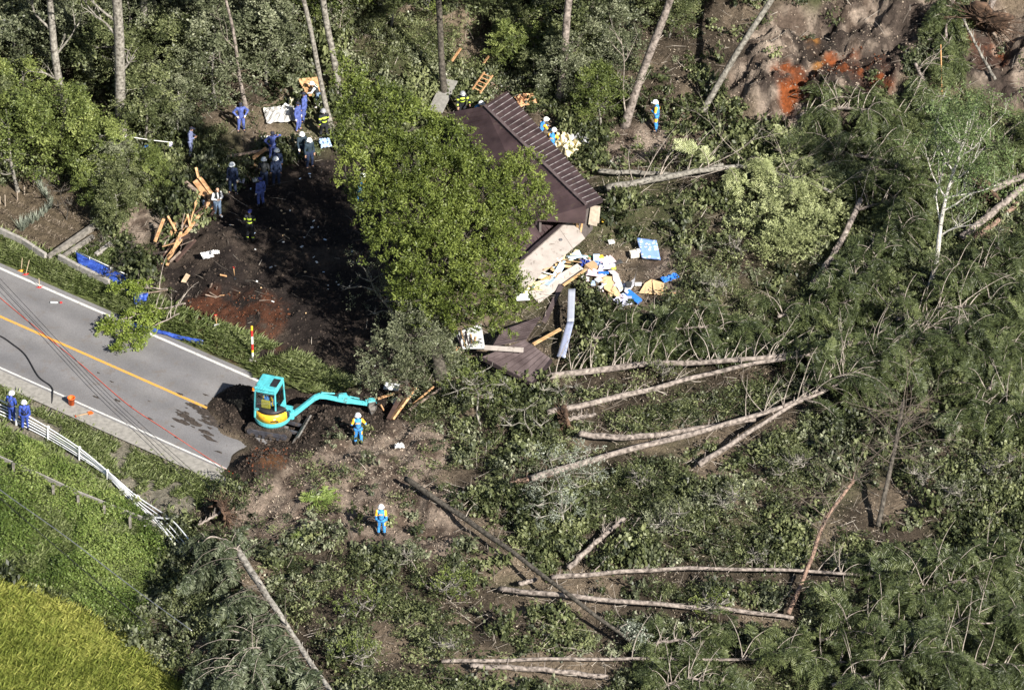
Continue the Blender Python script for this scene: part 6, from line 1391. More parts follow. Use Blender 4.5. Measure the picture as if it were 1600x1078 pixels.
def skeleton(lean=0, twist=0, la=None, ra=None, stride=0, bend=0, crouch=0, head=(0, 0)):
    """joints; faces -y, height about 1.72; la / ra = (elbow offset, hand offset) from the shoulder"""
    J = {}; hz = .92 - crouch; pel = Vector((0, crouch * .35, hz)); 
    up = Vector((0, -math.sin(lean), math.cos(lean))); J['pel'] = pel; J['waist'] = pel + up * .16; J['chest'] = pel + up * .38; J['neck'] = pel + up * .56; J['head'] = pel + up * .67 + Vector((head[0], -.02 + head[1] - lean * .05, .03))
    for s, nm in ((1, 'L'), (-1, 'R')):
        sh = pel + up * .49 + Vector((.185 * s, 0, 0)); J['sh' + nm] = sh; a = la if s > 0 else ra; e, h = a if a else ((.05, .02, -.28), (.06, -.04, -.54))
        J['el' + nm] = sh + Vector((e[0] * s, e[1], e[2])); J['ha' + nm] = sh + Vector((h[0] * s, h[1], h[2]))
        hp = pel + Vector((.095 * s, 0, -.02)); J['hip' + nm] = hp; st = stride * s
        kn = Vector((.12 * s, -.05 - crouch * .55 - st * .16 + pel.y * .3, .49 - crouch * .12)); an = Vector((.145 * s, .02 - st * .20, .09)); J['kn' + nm] = kn; J['an' + nm] = an; J['toe' + nm] = an + Vector((.03 * s, -.17, -.045))
    return J
POSES = dict(stand=skeleton(), hips=skeleton(la=((.20, .04, -.21), (.03, -.14, -.38)), ra=((.20, .04, -.21), (.03, -.14, -.38))),
 arms=skeleton(lean=.05, la=((.09, -.02, -.27), (-.10, -.22, -.22)), ra=((.09, -.02, -.27), (-.08, -.20, -.25)), head=(0, -.03)),
 walk=skeleton(lean=.08, stride=.8, la=((.05, .10, -.26), (.06, .02, -.50)), ra=((.05, -.08, -.26), (.05, -.25, -.44))),
 work=skeleton(lean=.42, crouch=.08, la=((.08, -.14, -.24), (.02, -.38, -.34)), ra=((.08, -.12, -.24), (.02, -.36, -.36)), head=(0, -.05)),
 reach=skeleton(lean=.25, stride=.4, la=((.12, -.2, -.16), (.10, -.45, -.2)), ra=((.07, .0, -.27), (.06, -.14, -.48)), head=(0, -.04)),
 elbow=skeleton(lean=.10, la=((.24, .02, -.02), (.10, -.14, .12)), ra=((.22, .02, -.18), (.05, -.15, -.34))),
 tool=skeleton(la=((.10, .0, -.26), (.13, -.18, -.42)), ra=((.16, -.02, -.23), (.16, -.22, -.38))),
 sit=skeleton(la=((.06, -.12, -.24), (.02, -.36, -.26)), ra=((.06, -.12, -.24), (.02, -.36, -.26))))
for s_, nm_ in ((1, 'L'), (-1, 'R')):
    J = POSES['sit']; J['kn' + nm_] = Vector((.12 * s_, -.42, .93)); J['an' + nm_] = Vector((.13 * s_, -.50, .52)); J['toe' + nm_] = Vector((.14 * s_, -.66, .48))
SEG = [('torso', 'pel', 'waist', .125, .125), ('torso', 'waist', 'chest', .125, .145), ('torso', 'chest', 'neck', .135, .065)] + [x for n in 'LR' for x in
      [('shoulder', 'chest', 'sh' + n, .10, .068), ('upper_arm' + n, 'sh' + n, 'el' + n, .062, .048), ('forearm' + n, 'el' + n, 'ha' + n, .048, .034), ('hip', 'pel', 'hip' + n, .12, .11), ('thigh' + n, 'hip' + n, 'kn' + n, .098, .068), ('calf' + n, 'kn' + n, 'an' + n, .068, .046)]]
_cache = {}
def body_meshes(pose):
    if pose in _cache: return _cache[pose]
    J = POSES[pose]
    v, f = [], []
    for nm, a, b, r0, r1 in SEG: capsule(v, f, J[a], J[b], r0 - .022, max(.03, r1 - .014) if 'forearm' not in nm else .028)
    capsule(v, f, J['neck'], J['head'], .055, .055)
    h = J['head']; capsule(v, f, h + Vector((0, .01, .03)), h + Vector((0, .0, .055)), .092, .088); capsule(v, f, h + Vector((0, -.03, -.045)), h + Vector((0, -.02, .03)), .060, .075)
    capsule(v, f, h + Vector((0, -.098, -.012)), h + Vector((0, -.092, .022)), .016, .010)
    for s in (1, -1): capsule(v, f, h + Vector((.09 * s, .01, -.01)), h + Vector((.093 * s, .012, .02)), .016, .018)
    for n in 'LR': capsule(v, f, J['an' + n], J['toe' + n], .045, .04)
    dirs = {}
    for n in 'LR':
        w_ = J['ha' + n]; d = (w_ - J['el' + n]).normalized(); dirs[n] = d; capsule(v, f, w_, w_ + d * .075, .030, .036, .55)
    bod = remesh(v, f, .014)
    # fingers, joined to the same surface
    vv = [q.co.copy() for q in bod.vertices]; ff = [tuple(p.vertices) for p in bod.polygons]
    for n, s in (('L', 1), ('R', -1)):
        w_ = J['ha' + n]; d = dirs[n]; side = d.cross(Vector((0, 1, .2))).normalized(); nn = side.cross(d)
        for k, L_ in enumerate((.062, .072, .068, .052)):
            b = w_ + d * .095 + side * (.027 - .018 * k); m_ = b + d * L_ * .55 + nn * .006; capsule(vv, ff, b - d * .02, m_, .0095, .009, n=6); capsule(vv, ff, m_, m_ + d * L_ * .4 - nn * .022, .009, .007, n=6)
        b = w_ + d * .03 + side * .03 * 1; capsule(vv, ff, b, b + (side * .7 + d * .7) * .045, .012, .010, n=6); capsule(vv, ff, b + (side * .7 + d * .7) * .045, b + (side * .5 + d) * .065, .010, .008, n=6)
    bm_ = bpy.data.meshes.new('body_' + pose); bm_.from_pydata(vv, [], ff); bm_.polygons.foreach_set('use_smooth', [True] * len(ff))
    v, f = [], []
    for nm, a, b, r0, r1 in SEG: capsule(v, f, J[a], J[b] if 'forearm' not in nm else J[a].lerp(J[b], .97), r0 + .012, r1 + .012)
    capsule(v, f, J['neck'] - Vector((0, 0, .01)), J['neck'] + Vector((0, 0, .03)), .07, .062)
    g = remesh(v, f, .018)
    seg = []
    for p in g.polygons:
        c = Vector(p.center); best = None
        for nm, a, b, r0, r1 in SEG:
            A_, B_ = J[a], J[b]; ab = B_ - A_; t = max(0, min(1, (c - A_).dot(ab) / max(ab.length_squared, 1e-6))); dd = (A_ + ab * t - c).length - (r0 + (r1 - r0) * t)
            if best is None or dd < best[0]: best = (dd, nm, t, c)
        seg.append(best[1:])
    _cache[pose] = (bm_, g, seg); return _cache[pose]
SKIN = mat('skin', (.42, .25, .17), .55, nam=.1); HAIR = mat('dark_hair', (.015, .012, .01), .6); BOOT = mat('black_boots', (.02, .02, .022), .5, nam=.3); GLOVE = mat('white_glove', (.7, .7, .68), .8)
WHH = mat('white_helmet', (.80, .82, .82), .25, nam=.04); GRH = mat('silver_helmet', (.45, .46, .48), .25, .4, nam=.1); CAPB = mat('black_cap', (.018, .02, .035), .8); CAPN = mat('navy_cap', (.03, .04, .18), .8)
SKY = mat('rescue_blue', (.045, .24, .56), .75, nscale=9, nam=.4, bump=.02, dirt=.3); YOR = mat('rescue_yellow', (.85, .46, .04), .7, nscale=9, nam=.15); POL = mat('violet_blue', (.07, .10, .30), .8, nscale=9, nam=.4, bump=.02, dirt=.2); NAV = mat('navy_overall', (.014, .024, .058), .8, nscale=9, nam=.35); ROY = mat('royal_blue', (.03, .06, .28), .7, nscale=9, nam=.4, bump=.02); BLKC = mat('black_turnout', (.015, .016, .02), .8, nam=.3); LIME = mat('lime_band', (.60, .78, .08), .5, nam=.1); SHIRT = mat('white_shirt', (.72, .72, .72), .8, nam=.05); JEAN = mat('blue_grey_jeans', (.15, .21, .30), .8, nscale=9, nam=.25); GRB = mat('grey_blue_cloth', (.13, .15, .26), .8, nscale=9, nam=.25); CHAR = mat('charcoal_cloth', (.022, .025, .028), .8, nam=.3); DGR = mat('dark_greenish_navy', (.02, .035, .05), .8, nam=.3)
def o_rescue(nm, t, c): return 1 if nm == 'shoulder' and abs(c.x) > .15 else 1 if nm.startswith('upper_arm') and t < .85 else 1 if nm.startswith('thigh') and .25 < t < .75 and abs(c.x) > .15 else 0
def o_plain(nm, t, c): return 0
def o_fire(nm, t, c): return 1 if (nm == 'torso' and (abs(c.z - 1.12) < .035 or abs(c.z - 1.33) < .04)) or (nm.startswith('forearm') and .5 < t < .8) or (nm.startswith('upper_arm') and .35 < t < .65) or (nm.startswith('calf') and .6 < t < .8) else 0
def o_vest(nm, t, c): return 1 if nm in ('torso', 'shoulder') and c.z > .98 and abs(c.x) < .17 and not (abs(c.x) < .03 and c.y < 0) else 2 if (nm[:4] in ('thig', 'calf') or nm == 'hip' or c.z < .98) and not nm.startswith('fore') else 0
def o_two(nm, t, c): return 1 if nm[:4] in ('thig', 'calf') or nm == 'hip' or (nm == 'torso' and c.z < 1.0) else 0
OUT = dict(rescue=(o_rescue, [SKY, YOR]), police=(o_plain, [POL]), navy=(o_plain, [NAV]), guard=(o_plain, [ROY]), fire=(o_fire, [BLKC, LIME]), vest=(o_vest, [SHIRT, CHAR, JEAN]), grey=(o_two, [GRB, GRB]), dark=(o_two, [CHAR, NAV]), teal=(o_two, [DGR, NAV]))
def person(label, uv, yaw, pose, outfit, hat, scale=1.0, loc=None, gloves=False, extra=None, rot=None, dz=0):
    loc = loc or P(uv[0], uv[1]); root = thing('person', label, 'person', (loc.x, loc.y, loc.z - .02 + dz), R(yaw)); root.scale = (scale * .945,) * 3
    bod, gar, seg = body_meshes(pose); J = POSES[pose]
    me = bod.copy(); me.materials.clear(); me.materials.append(SKIN); b = bpy.data.objects.new('body', me); C.objects.link(b); b.parent = root
    fn, ms = OUT[outfit]; me = gar.copy(); me.materials.clear()
    for m_ in ms: me.materials.append(m_)
    if len(ms) > 1: me.polygons.foreach_set('material_index', [fn(*s_) for s_ in seg])
    g = bpy.data.objects.new('clothing', me); C.objects.link(g); g.parent = root
    h = J['head'] + Vector((0, 0, .04))
    if hat in ('white', 'silver'):
        mb = MB(); mb.ell(h, (.135, .15, .125), zmin=-.15); mb.tube([h + Vector((0, 0, -.03)), h + Vector((0, 0, -.012))], [.162, .150], 20); mb.box(h + Vector((0, -.155, -.03)), (.15, .08, .015), bev=.005); hm = mb.build('helmet', WHH if hat == 'white' else GRH, root, True)
        mb = MB(); mb.tube([J['head'] + Vector((.088, -.02, .02)), J['head'] + Vector((.03, -.075, -.10)), J['head'] + Vector((-.03, -.075, -.10)), J['head'] + Vector((-.088, -.02, .02))], .006, 5); mb.build('chin_strap', BOOT, hm)
    elif hat in ('black', 'navycap'):
        mb = MB(); mb.ell(h, (.108, .118, .10), zmin=-.1); mb.box(h + Vector((0, -.15, 0)), (.15, .11, .014), Euler((.15, 0, 0)), bev=.004); mb.build('cap', CAPB if hat == 'black' else CAPN, root, True)
    if hat in ('hair', 'black', 'navycap'):
        mb = MB(); mb.ell(h + Vector((0, .018, -.005 if hat == 'hair' else -.03)), (.102, .104, .10 if hat == 'hair' else .07), zmin=-.5); mb.build('hair', HAIR, root, True)
    mb = MB()
    for s in (1, -1): mb.ell(J['head'] + Vector((.033 * s, -.088, .018)), (.012, .008, .008), nu=8, nv=6)
    mb.build('eyes', HAIR, b, True)
    for n in 'LR':
        a, t = J['an' + n], J['toe' + n]; v, f = [], []; capsule(v, f, a + Vector((0, .02, .08)), a + Vector((0, .02, -.02)), .066, .06); capsule(v, f, a + Vector((0, .02, -.035)), t + Vector((0, 0, 0)), .055, .048)
        mb = MB(); mb.add(v, f); mb.build('boot', SHIRT if outfit == 'vest' else BOOT, root, True)
    if gloves:
        for n in 'LR':
            w_ = J['ha' + n]; d = (w_ - J['el' + n]).normalized(); v, f = [], []; capsule(v, f, w_ - d * .02, w_ + d * .085, .042, .044, .65); mb = MB(); mb.add(v, f); mb.build('glove', GLOVE, root, True)
    if outfit == 'rescue':
        c = J['chest']; mb = MB()
        for j in range(2):
            for i in range(4 + j): mb.box(c + Vector((-.075 + .045 * i - .01 * j, .158, .045 - .05 * j)), (.032, .006, .03 + .008 * (i % 2)), bev=.002)
        mb.build('back_lettering', YOR, g); mb = MB(); mb.tube([J['waist'] + Vector((.14 * math.cos(a), .145 * math.sin(a), -.06)) for a in np.linspace(0, 6.283, 17)], .018, 6); mb.build('belt', BOOT, g)
    if outfit == 'guard' or extra == 'harness':
        c = J['chest']; mb = MB()
        for s in (1, -1): mb.tube([c + Vector((.05 * s, -.15, -.2)), c + Vector((.10 * s, -.15, .02)), c + Vector((.10 * s, 0, .16)), c + Vector((.09 * s, .15, .04)), c + Vector((-.04 * s, .155, -.12)), c + Vector((-.08 * s, .13, -.26))], .017, 5)
        mb.tube([J['waist'] + Vector((.15 * math.cos(a), .15 * math.sin(a), -.06)) for a in np.linspace(0, 6.283, 17)], .025, 6); mb.box(J['waist'] + Vector((0, .16, -.02)), (.16, .05, .08), bev=.01); mb.build('harness', BOOT, g)
    if extra == 'tool':
        w_ = J['haL']; mb = MB(); mb.tube([w_ + Vector((.25, -.05, .02)), w_ + Vector((-.55, .02, .02))], .014, 6); mb.build('tool', MATS['tool_wood'], root)
    if outfit == 'fire':
        mb = MB(); c = J['chest']
        for i in range(4): mb.box(c + Vector((-.07 + .045 * i, .158, .11)), (.03, .006, .028), bev=.002)
        mb.build('back_lettering', LIME, g)
        if hat == 'silver': mb = MB(); mb.tube([h + Vector((.12 * math.cos(a), .12 * math.sin(a), -.03)) for a in np.linspace(.2, 2.94, 9)], .02, 5); mb.build('neck_flap', LIME, hm)
    return root
person('rescuer in bright blue with yellow shoulders watching the excavator bucket, seen from behind', (560,694), 182, 'tool', 'rescue', 'white', 1.03)
person('rescuer in bright blue standing alone on the bare mound below, seen from behind', (596,836), 176, 'stand', 'rescue', 'white', 1.0)
person('lone rescuer in bright blue on the slope right of the house, seen side on', (1026,204), -100, 'arms', 'rescue', 'white', 1.04)
person('rescuer in bright blue bending at the far roof edge, right one of the two', (862,247), 160, 'work', 'rescue', 'white', 1.0)
person('rescuer in bright blue half hidden behind the far roof edge, left one of the two', (844,228), 120, 'work', 'rescue', 'white', 1.0)
person('rescuer in bright blue crouching behind the upper edge of the near roof', (742,199), 80, 'work', 'rescue', 'white', 1.0)
person('firefighter in black and lime with a silver helmet behind the roof', (722,186), 10, 'reach', 'fire', 'silver', 1.05)
person('guard in royal blue with harness, left of the two behind the railing', (19,660), 150, 'arms', 'guard', 'white', 1.03)
person('guard in royal blue with harness, right of the two behind the railing, seen from behind', (40,672), 185, 'stand', 'guard', 'white', 1.0)
person('man in grey blue clothes and black cap standing in the brush with folded hands', (298,243), 80, 'arms', 'grey', 'black', 1.0)
person('man in violet blue overalls and cap with hands on his belt in the brush', (377,205), 12, 'hips', 'police', 'black', 1.0, gloves=True)
person('man in violet blue overalls standing before the white sheet', (466,204), 60, 'stand', 'police', 'black', 1.0, gloves=True)
person('man in darker blue overalls right behind the one by the white sheet', (476,190), 250, 'stand', 'police', 'black', 1.02)
person('firefighter in black with lime neck flap beside the leaning trunk', (507,219), 200, 'walk', 'fire', 'silver', 1.05)
person('bending figure in white under the orange brown table top', (497,166), 260, 'work', 'vest', 'white', .9)
person('man in dark greenish clothes, left one of the white helmeted pair near the slope top', (472,252), 20, 'walk', 'teal', 'white', 1.03, gloves=True)
person('man in dark greenish clothes, right one of the white helmeted pair near the slope top', (484,262), 30, 'stand', 'teal', 'white', 1.02)
person('man in violet blue with raised elbows behind two white helmets', (426,249), 20, 'elbow', 'police', 'black', 1.0)
person('man in navy and white helmet, hidden half behind another navy one', (434,278), 190, 'stand', 'navy', 'white', 1.0)
person('man in navy and white helmet in front of his twin atop the black soil', (432,291), 185, 'stand', 'navy', 'white', 1.0)
person('tall man in navy with white glove and white helmet beside the timber heap', (364,302), -15, 'stand', 'navy', 'white', 1.06, gloves=True)
person('man in a charcoal jacket and white helmet, middle of the black soil edge', (413,293), 170, 'arms', 'dark', 'white', 1.0)
person('man in violet blue overalls and cap standing on the black soil', (408,322), -150, 'stand', 'police', 'navycap', .98, gloves=True)
person('bareheaded man in white shirt, black vest and jeans with folded arms', (340,338), 25, 'arms', 'vest', 'hair', 1.0)
person('firefighter with lime bands on a black coat and blue cap, seen from behind', (391,376), 170, 'arms', 'fire', 'navycap', 1.02)
person('rescuer in blue half hidden behind the left edge of the evergreen', (562,318), 150, 'work', 'rescue', 'white', 1.0)

# ---------------------------------------------------------------- excavator
TEAL = mat('teal_paint', (.075, .40, .44), .38, nscale=4, nam=.1, spec=.5, col2=(.10, .50, .55), dirt=.35); YELM = mat('yellow_cover', (.78, .44, .03), .4, nscale=3, nam=.1, dirt=.15); BLK = mat('black_plastic', (.02, .02, .022), .5, nam=.3); TRK = mat('track_rubber', (.022, .020, .018), .8, nscale=9, nam=.6, col2=(.07, .055, .045), dirt=.9); IRON = mat('bucket_iron', (.28, .26, .24), .45, .5, nscale=5, nam=.4, dirt=.6); GREY = mat('undercarriage', (.05, .05, .06), .5, nam=.4, dirt=.6); CHROME = mat('chrome_rod', (.7, .7, .72), .12, 1.0)
def glassm():
    m, t, N, L, B = nodes('cab_glass'); B.inputs['Base Color'].default_value = (.5, .6, .62, 1); B.inputs['Roughness'].default_value = .03; tr = N.new('ShaderNodeBsdfTransparent'); tr.inputs[0].default_value = (.62, .70, .72, 1); gl = N.new('ShaderNodeBsdfGlossy'); gl.inputs['Roughness'].default_value = .03; mx = N.new('ShaderNodeMixShader'); mx.inputs[0].default_value = .14; L.new(tr.outputs[0], mx.inputs[1]); L.new(gl.outputs[0], mx.inputs[2]); L.new(mx.outputs[0], N['Material Output'].inputs[0]); return m
GLS = glassm()
def text_mesh(name, body, size, m, parent, Mx, ext=.002):
    cu_ = bpy.data.curves.new(name, 'FONT'); cu_.body = body; cu_.size = size; cu_.extrude = ext; cu_.align_x = 'CENTER'; cu_.align_y = 'CENTER'
    o = bpy.data.objects.new(name, cu_); C.objects.link(o); me = bpy.data.meshes.new_from_object(o.evaluated_get(bpy.context.evaluated_depsgraph_get())); bpy.data.objects.remove(o)
    me.materials.clear(); me.materials.append(m); r = bpy.data.objects.new(name, me); C.objects.link(r); r.parent = parent; r.matrix_local = Mx; return r
def excavator():
    G = P(427, 673); G.z = .12; root = thing('excavator', 'small teal and yellow excavator digging at the end of the road', 'excavator', G, 0)
    uc = Matrix.Rotation(R(-17), 4, 'Z'); up = Matrix.Rotation(R(72), 4, 'Z')
    def T(o, Mx): o.matrix_local = Mx; return o
    Lh = 1.0; rr = .25
    for sgn in (1, -1):
        y0 = sgn * .66 - .16; prof = []
        for a in np.linspace(-math.pi / 2, math.pi / 2, 10): prof.append((.80 + rr * math.cos(a), .27 + rr * math.sin(a)))
        for a in np.linspace(math.pi / 2, 3 * math.pi / 2, 10): prof.append((-.80 + rr * math.cos(a), .27 + rr * math.sin(a)))
        mb = MB(); mb.prism(prof, y0, y0 + .32)
        # grousers
        per = []
        for x in np.linspace(-.8, .8, 19): per.append((x, .27 + rr, 0)); per.append((x, .27 - rr, math.pi))
        for a in np.linspace(-1.3, 1.3, 8): per.append((.8 + rr * math.cos(a), .27 + rr * math.sin(a), a)); per.append((-.8 - rr * math.cos(a), .27 + rr * math.sin(a), -a))
        for x, z, a in per: mb.box((x, y0 + .16, z), (.045, .31, .045) if a in (0, math.pi) else (.05, .31, .05), Euler((0, -a, 0)) if a not in (0, math.pi) else None)
        T(mb.build('track', TRK, root), uc)
        yf = y0 - .012 if sgn < 0 else y0 + .332
        mb = MB(); mb.box((0, yf, .27), (1.45, .05, .24), bev=.02); mb.box((.1, yf - .03 * (1 if sgn < 0 else -1), .25), (1.0, .03, .12), bev=.01)
        for x in (-.8, .8): mb.tube([(x, yf - .03, .27), (x, yf + .03, .27)], .16, 18); mb.tube([(x, yf - .045, .27), (x, yf + .045, .27)], .06, 12)
        for x in (-.5, -.17, .17, .5): mb.tube([(x, yf - .03, .10), (x, yf + .03, .10)], .07, 12)
        T(mb.build('track_frame', GREY, root), uc)
    mb = MB(); mb.box((0, 0, .36), (1.0, 1.0, .22), bev=.03); mb.tube([(0, 0, .45), (0, 0, .60)], .42, 24)
    for s in (1, -1): mb.bar((.5, .30 * s, .30), (1.28, .30 * s, .22), .12, .12)
    T(mb.build('undercarriage', GREY, root), uc)
    mb = MB(); prof = [(1.20, .02), (1.25, .0), (1.32, .16), (1.42, .32), (1.56, .46), (1.50, .50), (1.36, .38), (1.26, .22)]; mb.prism(prof, -.88, .88); T(mb.build('dozer_blade', IRON, root), uc)
    # upper structure: x forward, y left
    def deck(r, z0, z1, m, name, front=.72, t0=1.0, a0=75, bev=.0, r2=None):
        pts = [(front, -.70), (front, .70)]; 
        for a in np.linspace(90, 270, 21): pts.append((r * math.cos(R(a)) * 1.02 + .05, r * .92 * math.sin(R(a))))
        mb = MB(); n = len(pts); k2 = (r2 or r) / r
        vs = [(x, y, z0) for x, y in pts] + [(x * k2 if x < .2 else x, y * k2, z1) for x, y in pts]
        mb.add(vs, [tuple(reversed(range(n))), tuple(range(n, 2 * n))] + [(i, (i + 1) % n, (i + 1) % n + n, i + n) for i in range(n)]); return T(mb.build(name, m, root), up)
    deck(.86, .60, .70, TEAL, 'deck_skirt', .80, r2=.92); deck(.92, .70, .86, TEAL, 'deck', .80)
    # yellow rear cover: curved band
    def band(r0, r1, z0, z1, a0, a1, m, name, n=18, lean=0.0):
        mb = MB(); vs = []
        for a in np.linspace(a0, a1, n + 1):
            c, s = math.cos(R(a)), math.sin(R(a)); e = min(1, (a - a0) / 12, (a1 - a) / 12); zt = z0 + (z1 - z0) * (.82 + .18 * max(0, e)); 
            vs += [(r1 * c + .05, r1 * s * .92, z0), ((r1 - lean) * c + .05, (r1 - lean) * s * .92, zt), (r0 * c + .05, r0 * s * .92, zt), (r0 * c + .05, r0 * s * .92, z0)]
        fs = [(4 * i + k, 4 * i + (k + 1) % 4, 4 * i + 4 + (k + 1) % 4, 4 * i + 4 + k) for i in range(n) for k in range(4)] + [(0, 1, 2, 3), (4 * n + 3, 4 * n + 2, 4 * n + 1, 4 * n)]
        mb.add(vs, fs); o = T(mb.build(name, m, root, True), up); return o
    band(.3, .905, .862, 1.30, 112, 252, YELM, 'rear_cover', lean=.05); band(.3, .85, 1.302, 1.44, 105, 256, BLK, 'engine_hood', lean=.10); band(.5, .88, .864, 1.15, 253, 268, BLK, 'side_vent', 4); band(.5, .88, .864, 1.15, 92, 110, BLK, 'side_vent', 4)
    # lettering on the cover: dark marks too small to read
    mb = MB()
    for i in range(5):
        a = R(196 + i * 4.6); mb.box((.05 + .905 * math.cos(a), .905 * .92 * math.sin(a), .99 + .012 * (i % 2)), (.012, .05, .07), Euler((0, 0, a)), bev=0)
    mb.box((.05 + .905 * math.cos(R(214)), .905 * .92 * math.sin(R(214)), .93), (.012, .13, .035), Euler((0, 0, R(214)))); T(mb.build('cover_lettering', BLK, root), up)
    mb = MB(); mb.box((.05 + .9 * math.cos(R(206)), .9 * .92 * math.sin(R(206)), 1.10), (.012, .12, .028), Euler((0, 0, R(206)))); T(mb.build('cover_sticker', white_p, root), up)
    # cab
    x0, x1, y0, y1, z0, z1 = -.56, .66, -.36, .66, .88, 2.46
    P_ = lambda x, y, z: (x, y, z)
    mb = MB(); w_ = .075
    top_in = .05
    cr_ = [(x0, y0), (x1, y0), (x1, y1), (x0, y1)]
    ct = [(x0 + .07, y0 + .04), (x1 - .10, y0 + .04), (x1 - .10, y1 - .04), (x0 + .07, y1 - .04)]
    for (a, b) in zip(cr_, ct): mb.bar((a[0], a[1], z0), (b[0], b[1], z1 - .08), w_, w_, bev=.012)
    for i in range(4):
        a, b = ct[i], ct[(i + 1) % 4]; mb.bar((a[0], a[1], z1 - .13), (b[0], b[1], z1 - .13), w_, .13, bev=.012)
        a, b = cr_[i], cr_[(i + 1) % 4]; mb.bar((a[0], a[1], 1.34 if i == 3 else .95), (b[0], b[1], 1.34 if i == 3 else .95), w_, .10, bev=.012)
    # lower solid panels
    mb.box(((x0 + x1) / 2, y1 - .012, 1.12), (x1 - x0 - .04, .03, .36)); mb.box(((x0 + x1) / 2, y0 + .012, 1.12), (x1 - x0 - .04, .03, .36)); mb.box((x0 + .03, (y0 + y1) / 2, 1.08), (.03, y1 - y0 - .05, .40))
    T(mb.build('cab', TEAL, root), up)
    mb = MB(); mb.box(((x0 + x1) / 2 - .01, (y0 + y1) / 2, z1), (x1 - x0 - .06, y1 - y0 + .02, .13), bev=.055)
    for k in range(4): mb.box((-.38 + .0, y1 - .18 - k * .13, z1 + .066), (.55, .012, .012))
    T(mb.build('cab_roof', TEAL, root, False), up)
    mb = MB(); mb.box((.06, y0 + .22, z1 + .068), (.62, .34, .02), bev=.008); T(mb.build('roof_hatch', BLK, root), up)
    mb = MB(); zz0, zz1 = 1.34, 2.27
    mb.add([(x0 + .02, y0 + .05, zz0), (x0 + .02, y1 - .05, zz0), (x0 + .06, y1 - .07, zz1), (x0 + .06, y0 + .07, zz1)], [(0, 1, 2, 3)]); mb.add([(x1 - .02, y0 + .05, 1.0), (x1 - .02, y1 - .05, 1.0), (x1 - .09, y1 - .07, zz1), (x1 - .09, y0 + .07, zz1)], [(0, 1, 2, 3)])
    for y in (y0 + .02, y1 - .02): mb.add([(x0 + .05, y, 1.32), (x1 - .05, y, 1.32), (x1 - .12, y * .95, zz1), (x0 + .10, y * .95, zz1)], [(0, 1, 2, 3)])
    T(mb.build('cab_window', GLS, root), up)
    mb = MB(); a = (x0 - .012, y0 + .04); 
    for (q1, q2) in [((x0 - .012, y0 + .05, 1.36), (x0 + .045, y0 + .07, 2.28)), ((x0 - .012, y1 - .05, 1.36), (x0 + .045, y1 - .07, 2.28)), ((x0 - .012, y0 + .05, 1.36), (x0 - .012, y1 - .05, 1.36)), ((x0 + .045, y0 + .07, 2.28), (x0 + .045, y1 - .07, 2.28))]: mb.bar(q1, q2, .025, .02)
    T(mb.build('window_seal', BLK, root), up)
    mb = MB(); mb.box((-.20, .16, 1.28), (.46, .46, .14), bev=.04); mb.box((-.42, .16, 1.55), (.12, .44, .55), bev=.04); mb.box((0, .15, .93), (1.0, .9, .06)); T(mb.build('seat', mat('seat_cloth', (.55, .42, .05), .8, nam=.2), root), up)
    mb = MB(); mb.tube([(-.50, .71, 2.30), (-.50, .71, 2.42)], .05, 12); T(mb.build('beacon', mat('amber_lens', (.75, .20, .02), .25), root), up); mb = MB(); mb.bar((-.50, .64, 2.29), (-.50, .76, 2.29), .05, .03); T(mb.build('beacon_bracket', white_p, root), up)
    # boom: its own heading
    bx_ = Vector((.88, -.06, .84)); bm_ = Matrix.Translation(bx_) @ Matrix.Rotation(R(15), 4, 'Z') @ Matrix.Diagonal((.98, .85, .86, 1))
    def plate2(poly, yw, m, name): mb = MB(); mb.prism(poly, -yw, yw); return T(mb.build(name, m, root), bm_)
    mb = MB(); mb.box((-.05, 0, -.02), (.26, .30, .34), bev=.03); mb.tube([(0, 0, -.28), (0, 0, .26)], .09, 14); T(mb.build('swing_post', TEAL, root), bm_)
    bend = (1.30, .98); end = (2.62, .30)
    plate2([(0, -.02), (.14, -.10), (.55, .25), (1.05, .68), (1.30, .78), (1.60, .70), (2.55, .22), (2.70, .25), (2.70, .36), (2.30, .56), (1.60, .94), (1.30, 1.06), (1.05, .98), (.55, .55), (.0, .12)], .075, TEAL, 'boom')
    plate2([(2.36, .48), (2.50, .70), (2.62, .68), (2.86, .38), (3.60, .02), (3.72, -.14), (3.62, -.20), (3.45, -.12), (2.80, .14), (2.55, .20)], .06, TEAL, 'arm')
    def cyl(a, b, r, name='cylinder'):
        a = Vector((a[0], 0 if len(a) < 3 else a[2], a[1])); b = Vector((b[0], 0 if len(b) < 3 else b[2], b[1])); mb = MB(); mb.tube([a, a.lerp(b, .58)], r, 12, 0); mb.tube([a.lerp(b, .58), b], r * .5, 10, 1); return T(mb.build(name, [BLK if r > .045 else TEAL, CHROME], root), bm_)
    cyl((.18, -.14), (1.10, .62), .05); cyl((1.42, 1.10), (2.46, .78), .04); cyl((2.72, .58), (3.52, .18), .035)
    plate2([(1.34, 1.02), (1.42, 1.18), (1.50, 1.02)], .05, TEAL, 'bracket'); plate2([(2.16, .66), (2.22, .82), (2.60, .78), (2.66, .56)], .10, TEAL, 'bracket'); mb = MB(); mb.box((3.55, 0, .12), (.16, .14, .20), bev=.03); T(mb.build('bracket', TEAL, root), bm_)
    for sy in (-.079,):
        text_mesh('boom_lettering', 'KOBELCO', .125, white_p, root, bm_ @ Matrix.Translation((1.88, sy, .68)) @ Matrix.Rotation(R(27.5), 4, 'Y') @ Matrix.Rotation(math.pi / 2, 4, 'X'))
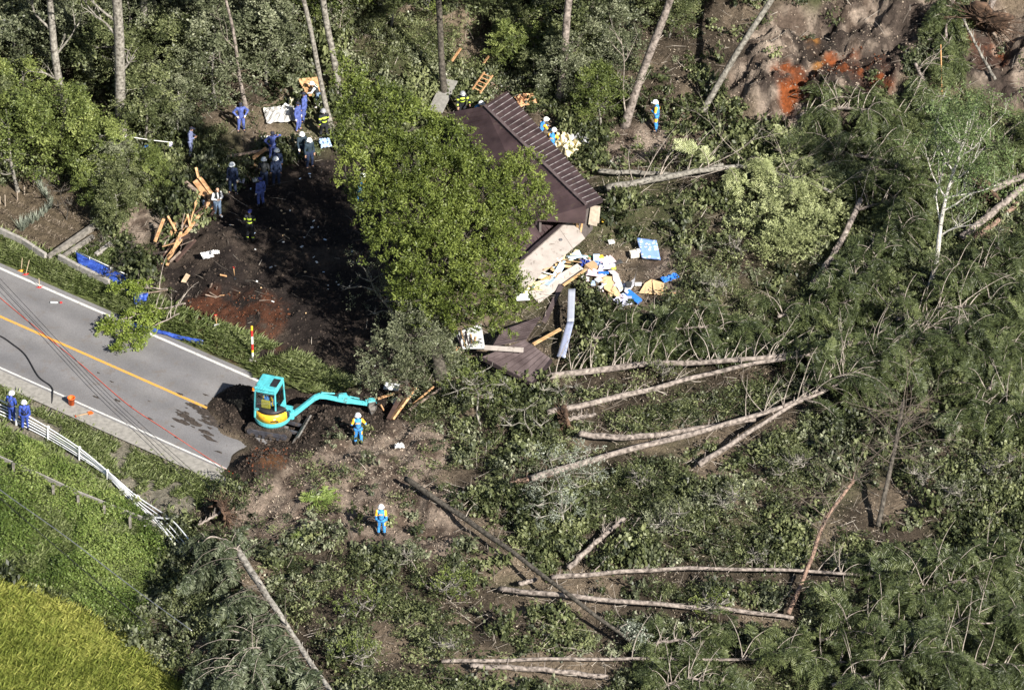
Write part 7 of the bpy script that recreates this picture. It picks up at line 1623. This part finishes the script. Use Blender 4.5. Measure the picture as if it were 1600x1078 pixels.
    mb = MB(); mb.box((2.42, -.103, .70), (.12, .008, .06)); mb.box((.78, -.079, .58), (.12, .008, .07), Euler((0, R(-38), 0))); T(mb.build('warning_sticker', YELM, root), bm_)
    # bucket
    prof = [(3.62, .10), (3.92, .10), (3.98, -.08), (3.96, -.34), (3.84, -.55), (3.72, -.68), (3.69, -.66), (3.78, -.50), (3.88, -.32), (3.90, -.10), (3.84, .02), (3.60, .02)]
    mb = MB(); mb.prism(prof, -.24, .24)
    for s in (-.24, .225): mb.prism([(3.60, .10), (3.92, .10), (3.98, -.08), (3.96, -.34), (3.84, -.55), (3.72, -.68), (3.66, -.40), (3.58, -.12)], s, s + .015)
    T(mb.build('bucket', IRON, root), bm_); mb = MB(); mb.prism([(3.56, .16), (3.70, .20), (3.94, .14), (4.0, -.02), (3.96, -.06), (3.62, -.02)], -.13, .13); T(mb.build('bucket_mount', TEAL, root), bm_)
    mb = MB()
    for i in range(4): mb.bar((3.72, -.2 + .133 * i, -.66), (3.66, -.2 + .133 * i, -.80), .05, .03)
    T(mb.build('bucket_tooth', IRON, root), bm_)
    mb = MB()
    for k in range(3): mb.tube([(-.15, .03 * k - .04, .10), (.15, .05 * k - .05, .38), (.55, .03 * k - .03, .60), (1.0, .02 * k - .02, 1.04), (1.35, .02 * k - .02, 1.12)], .014, 5)
    T(mb.build('hose', BLK, root, True), bm_)
    parts = {c.name.split('.')[0]: c for c in root.children}
    for host, subs in (('cab', ('cab_roof', 'roof_hatch', 'cab_window', 'window_seal', 'beacon', 'beacon_bracket')), ('rear_cover', ('cover_lettering', 'cover_sticker')), ('boom', ('boom_lettering', 'warning_sticker', 'hose')), ('bucket', ('bucket_tooth', 'bucket_mount'))):
        for c in list(root.children):
            if c.name.split('.')[0] in subs: ml = parts[host].matrix_local.inverted() @ c.matrix_local; c.parent = parts[host]; c.matrix_local = ml
    sw = (G + (up @ Vector((-.20, .16, 0))))
    person('operator in blue sitting in the excavator cab', None, 72 + 90, 'sit', 'rescue', 'white', .93, loc=Vector((sw.x, sw.y, G.z + 1.33 - .80 * .93 + .02)))
excavator()
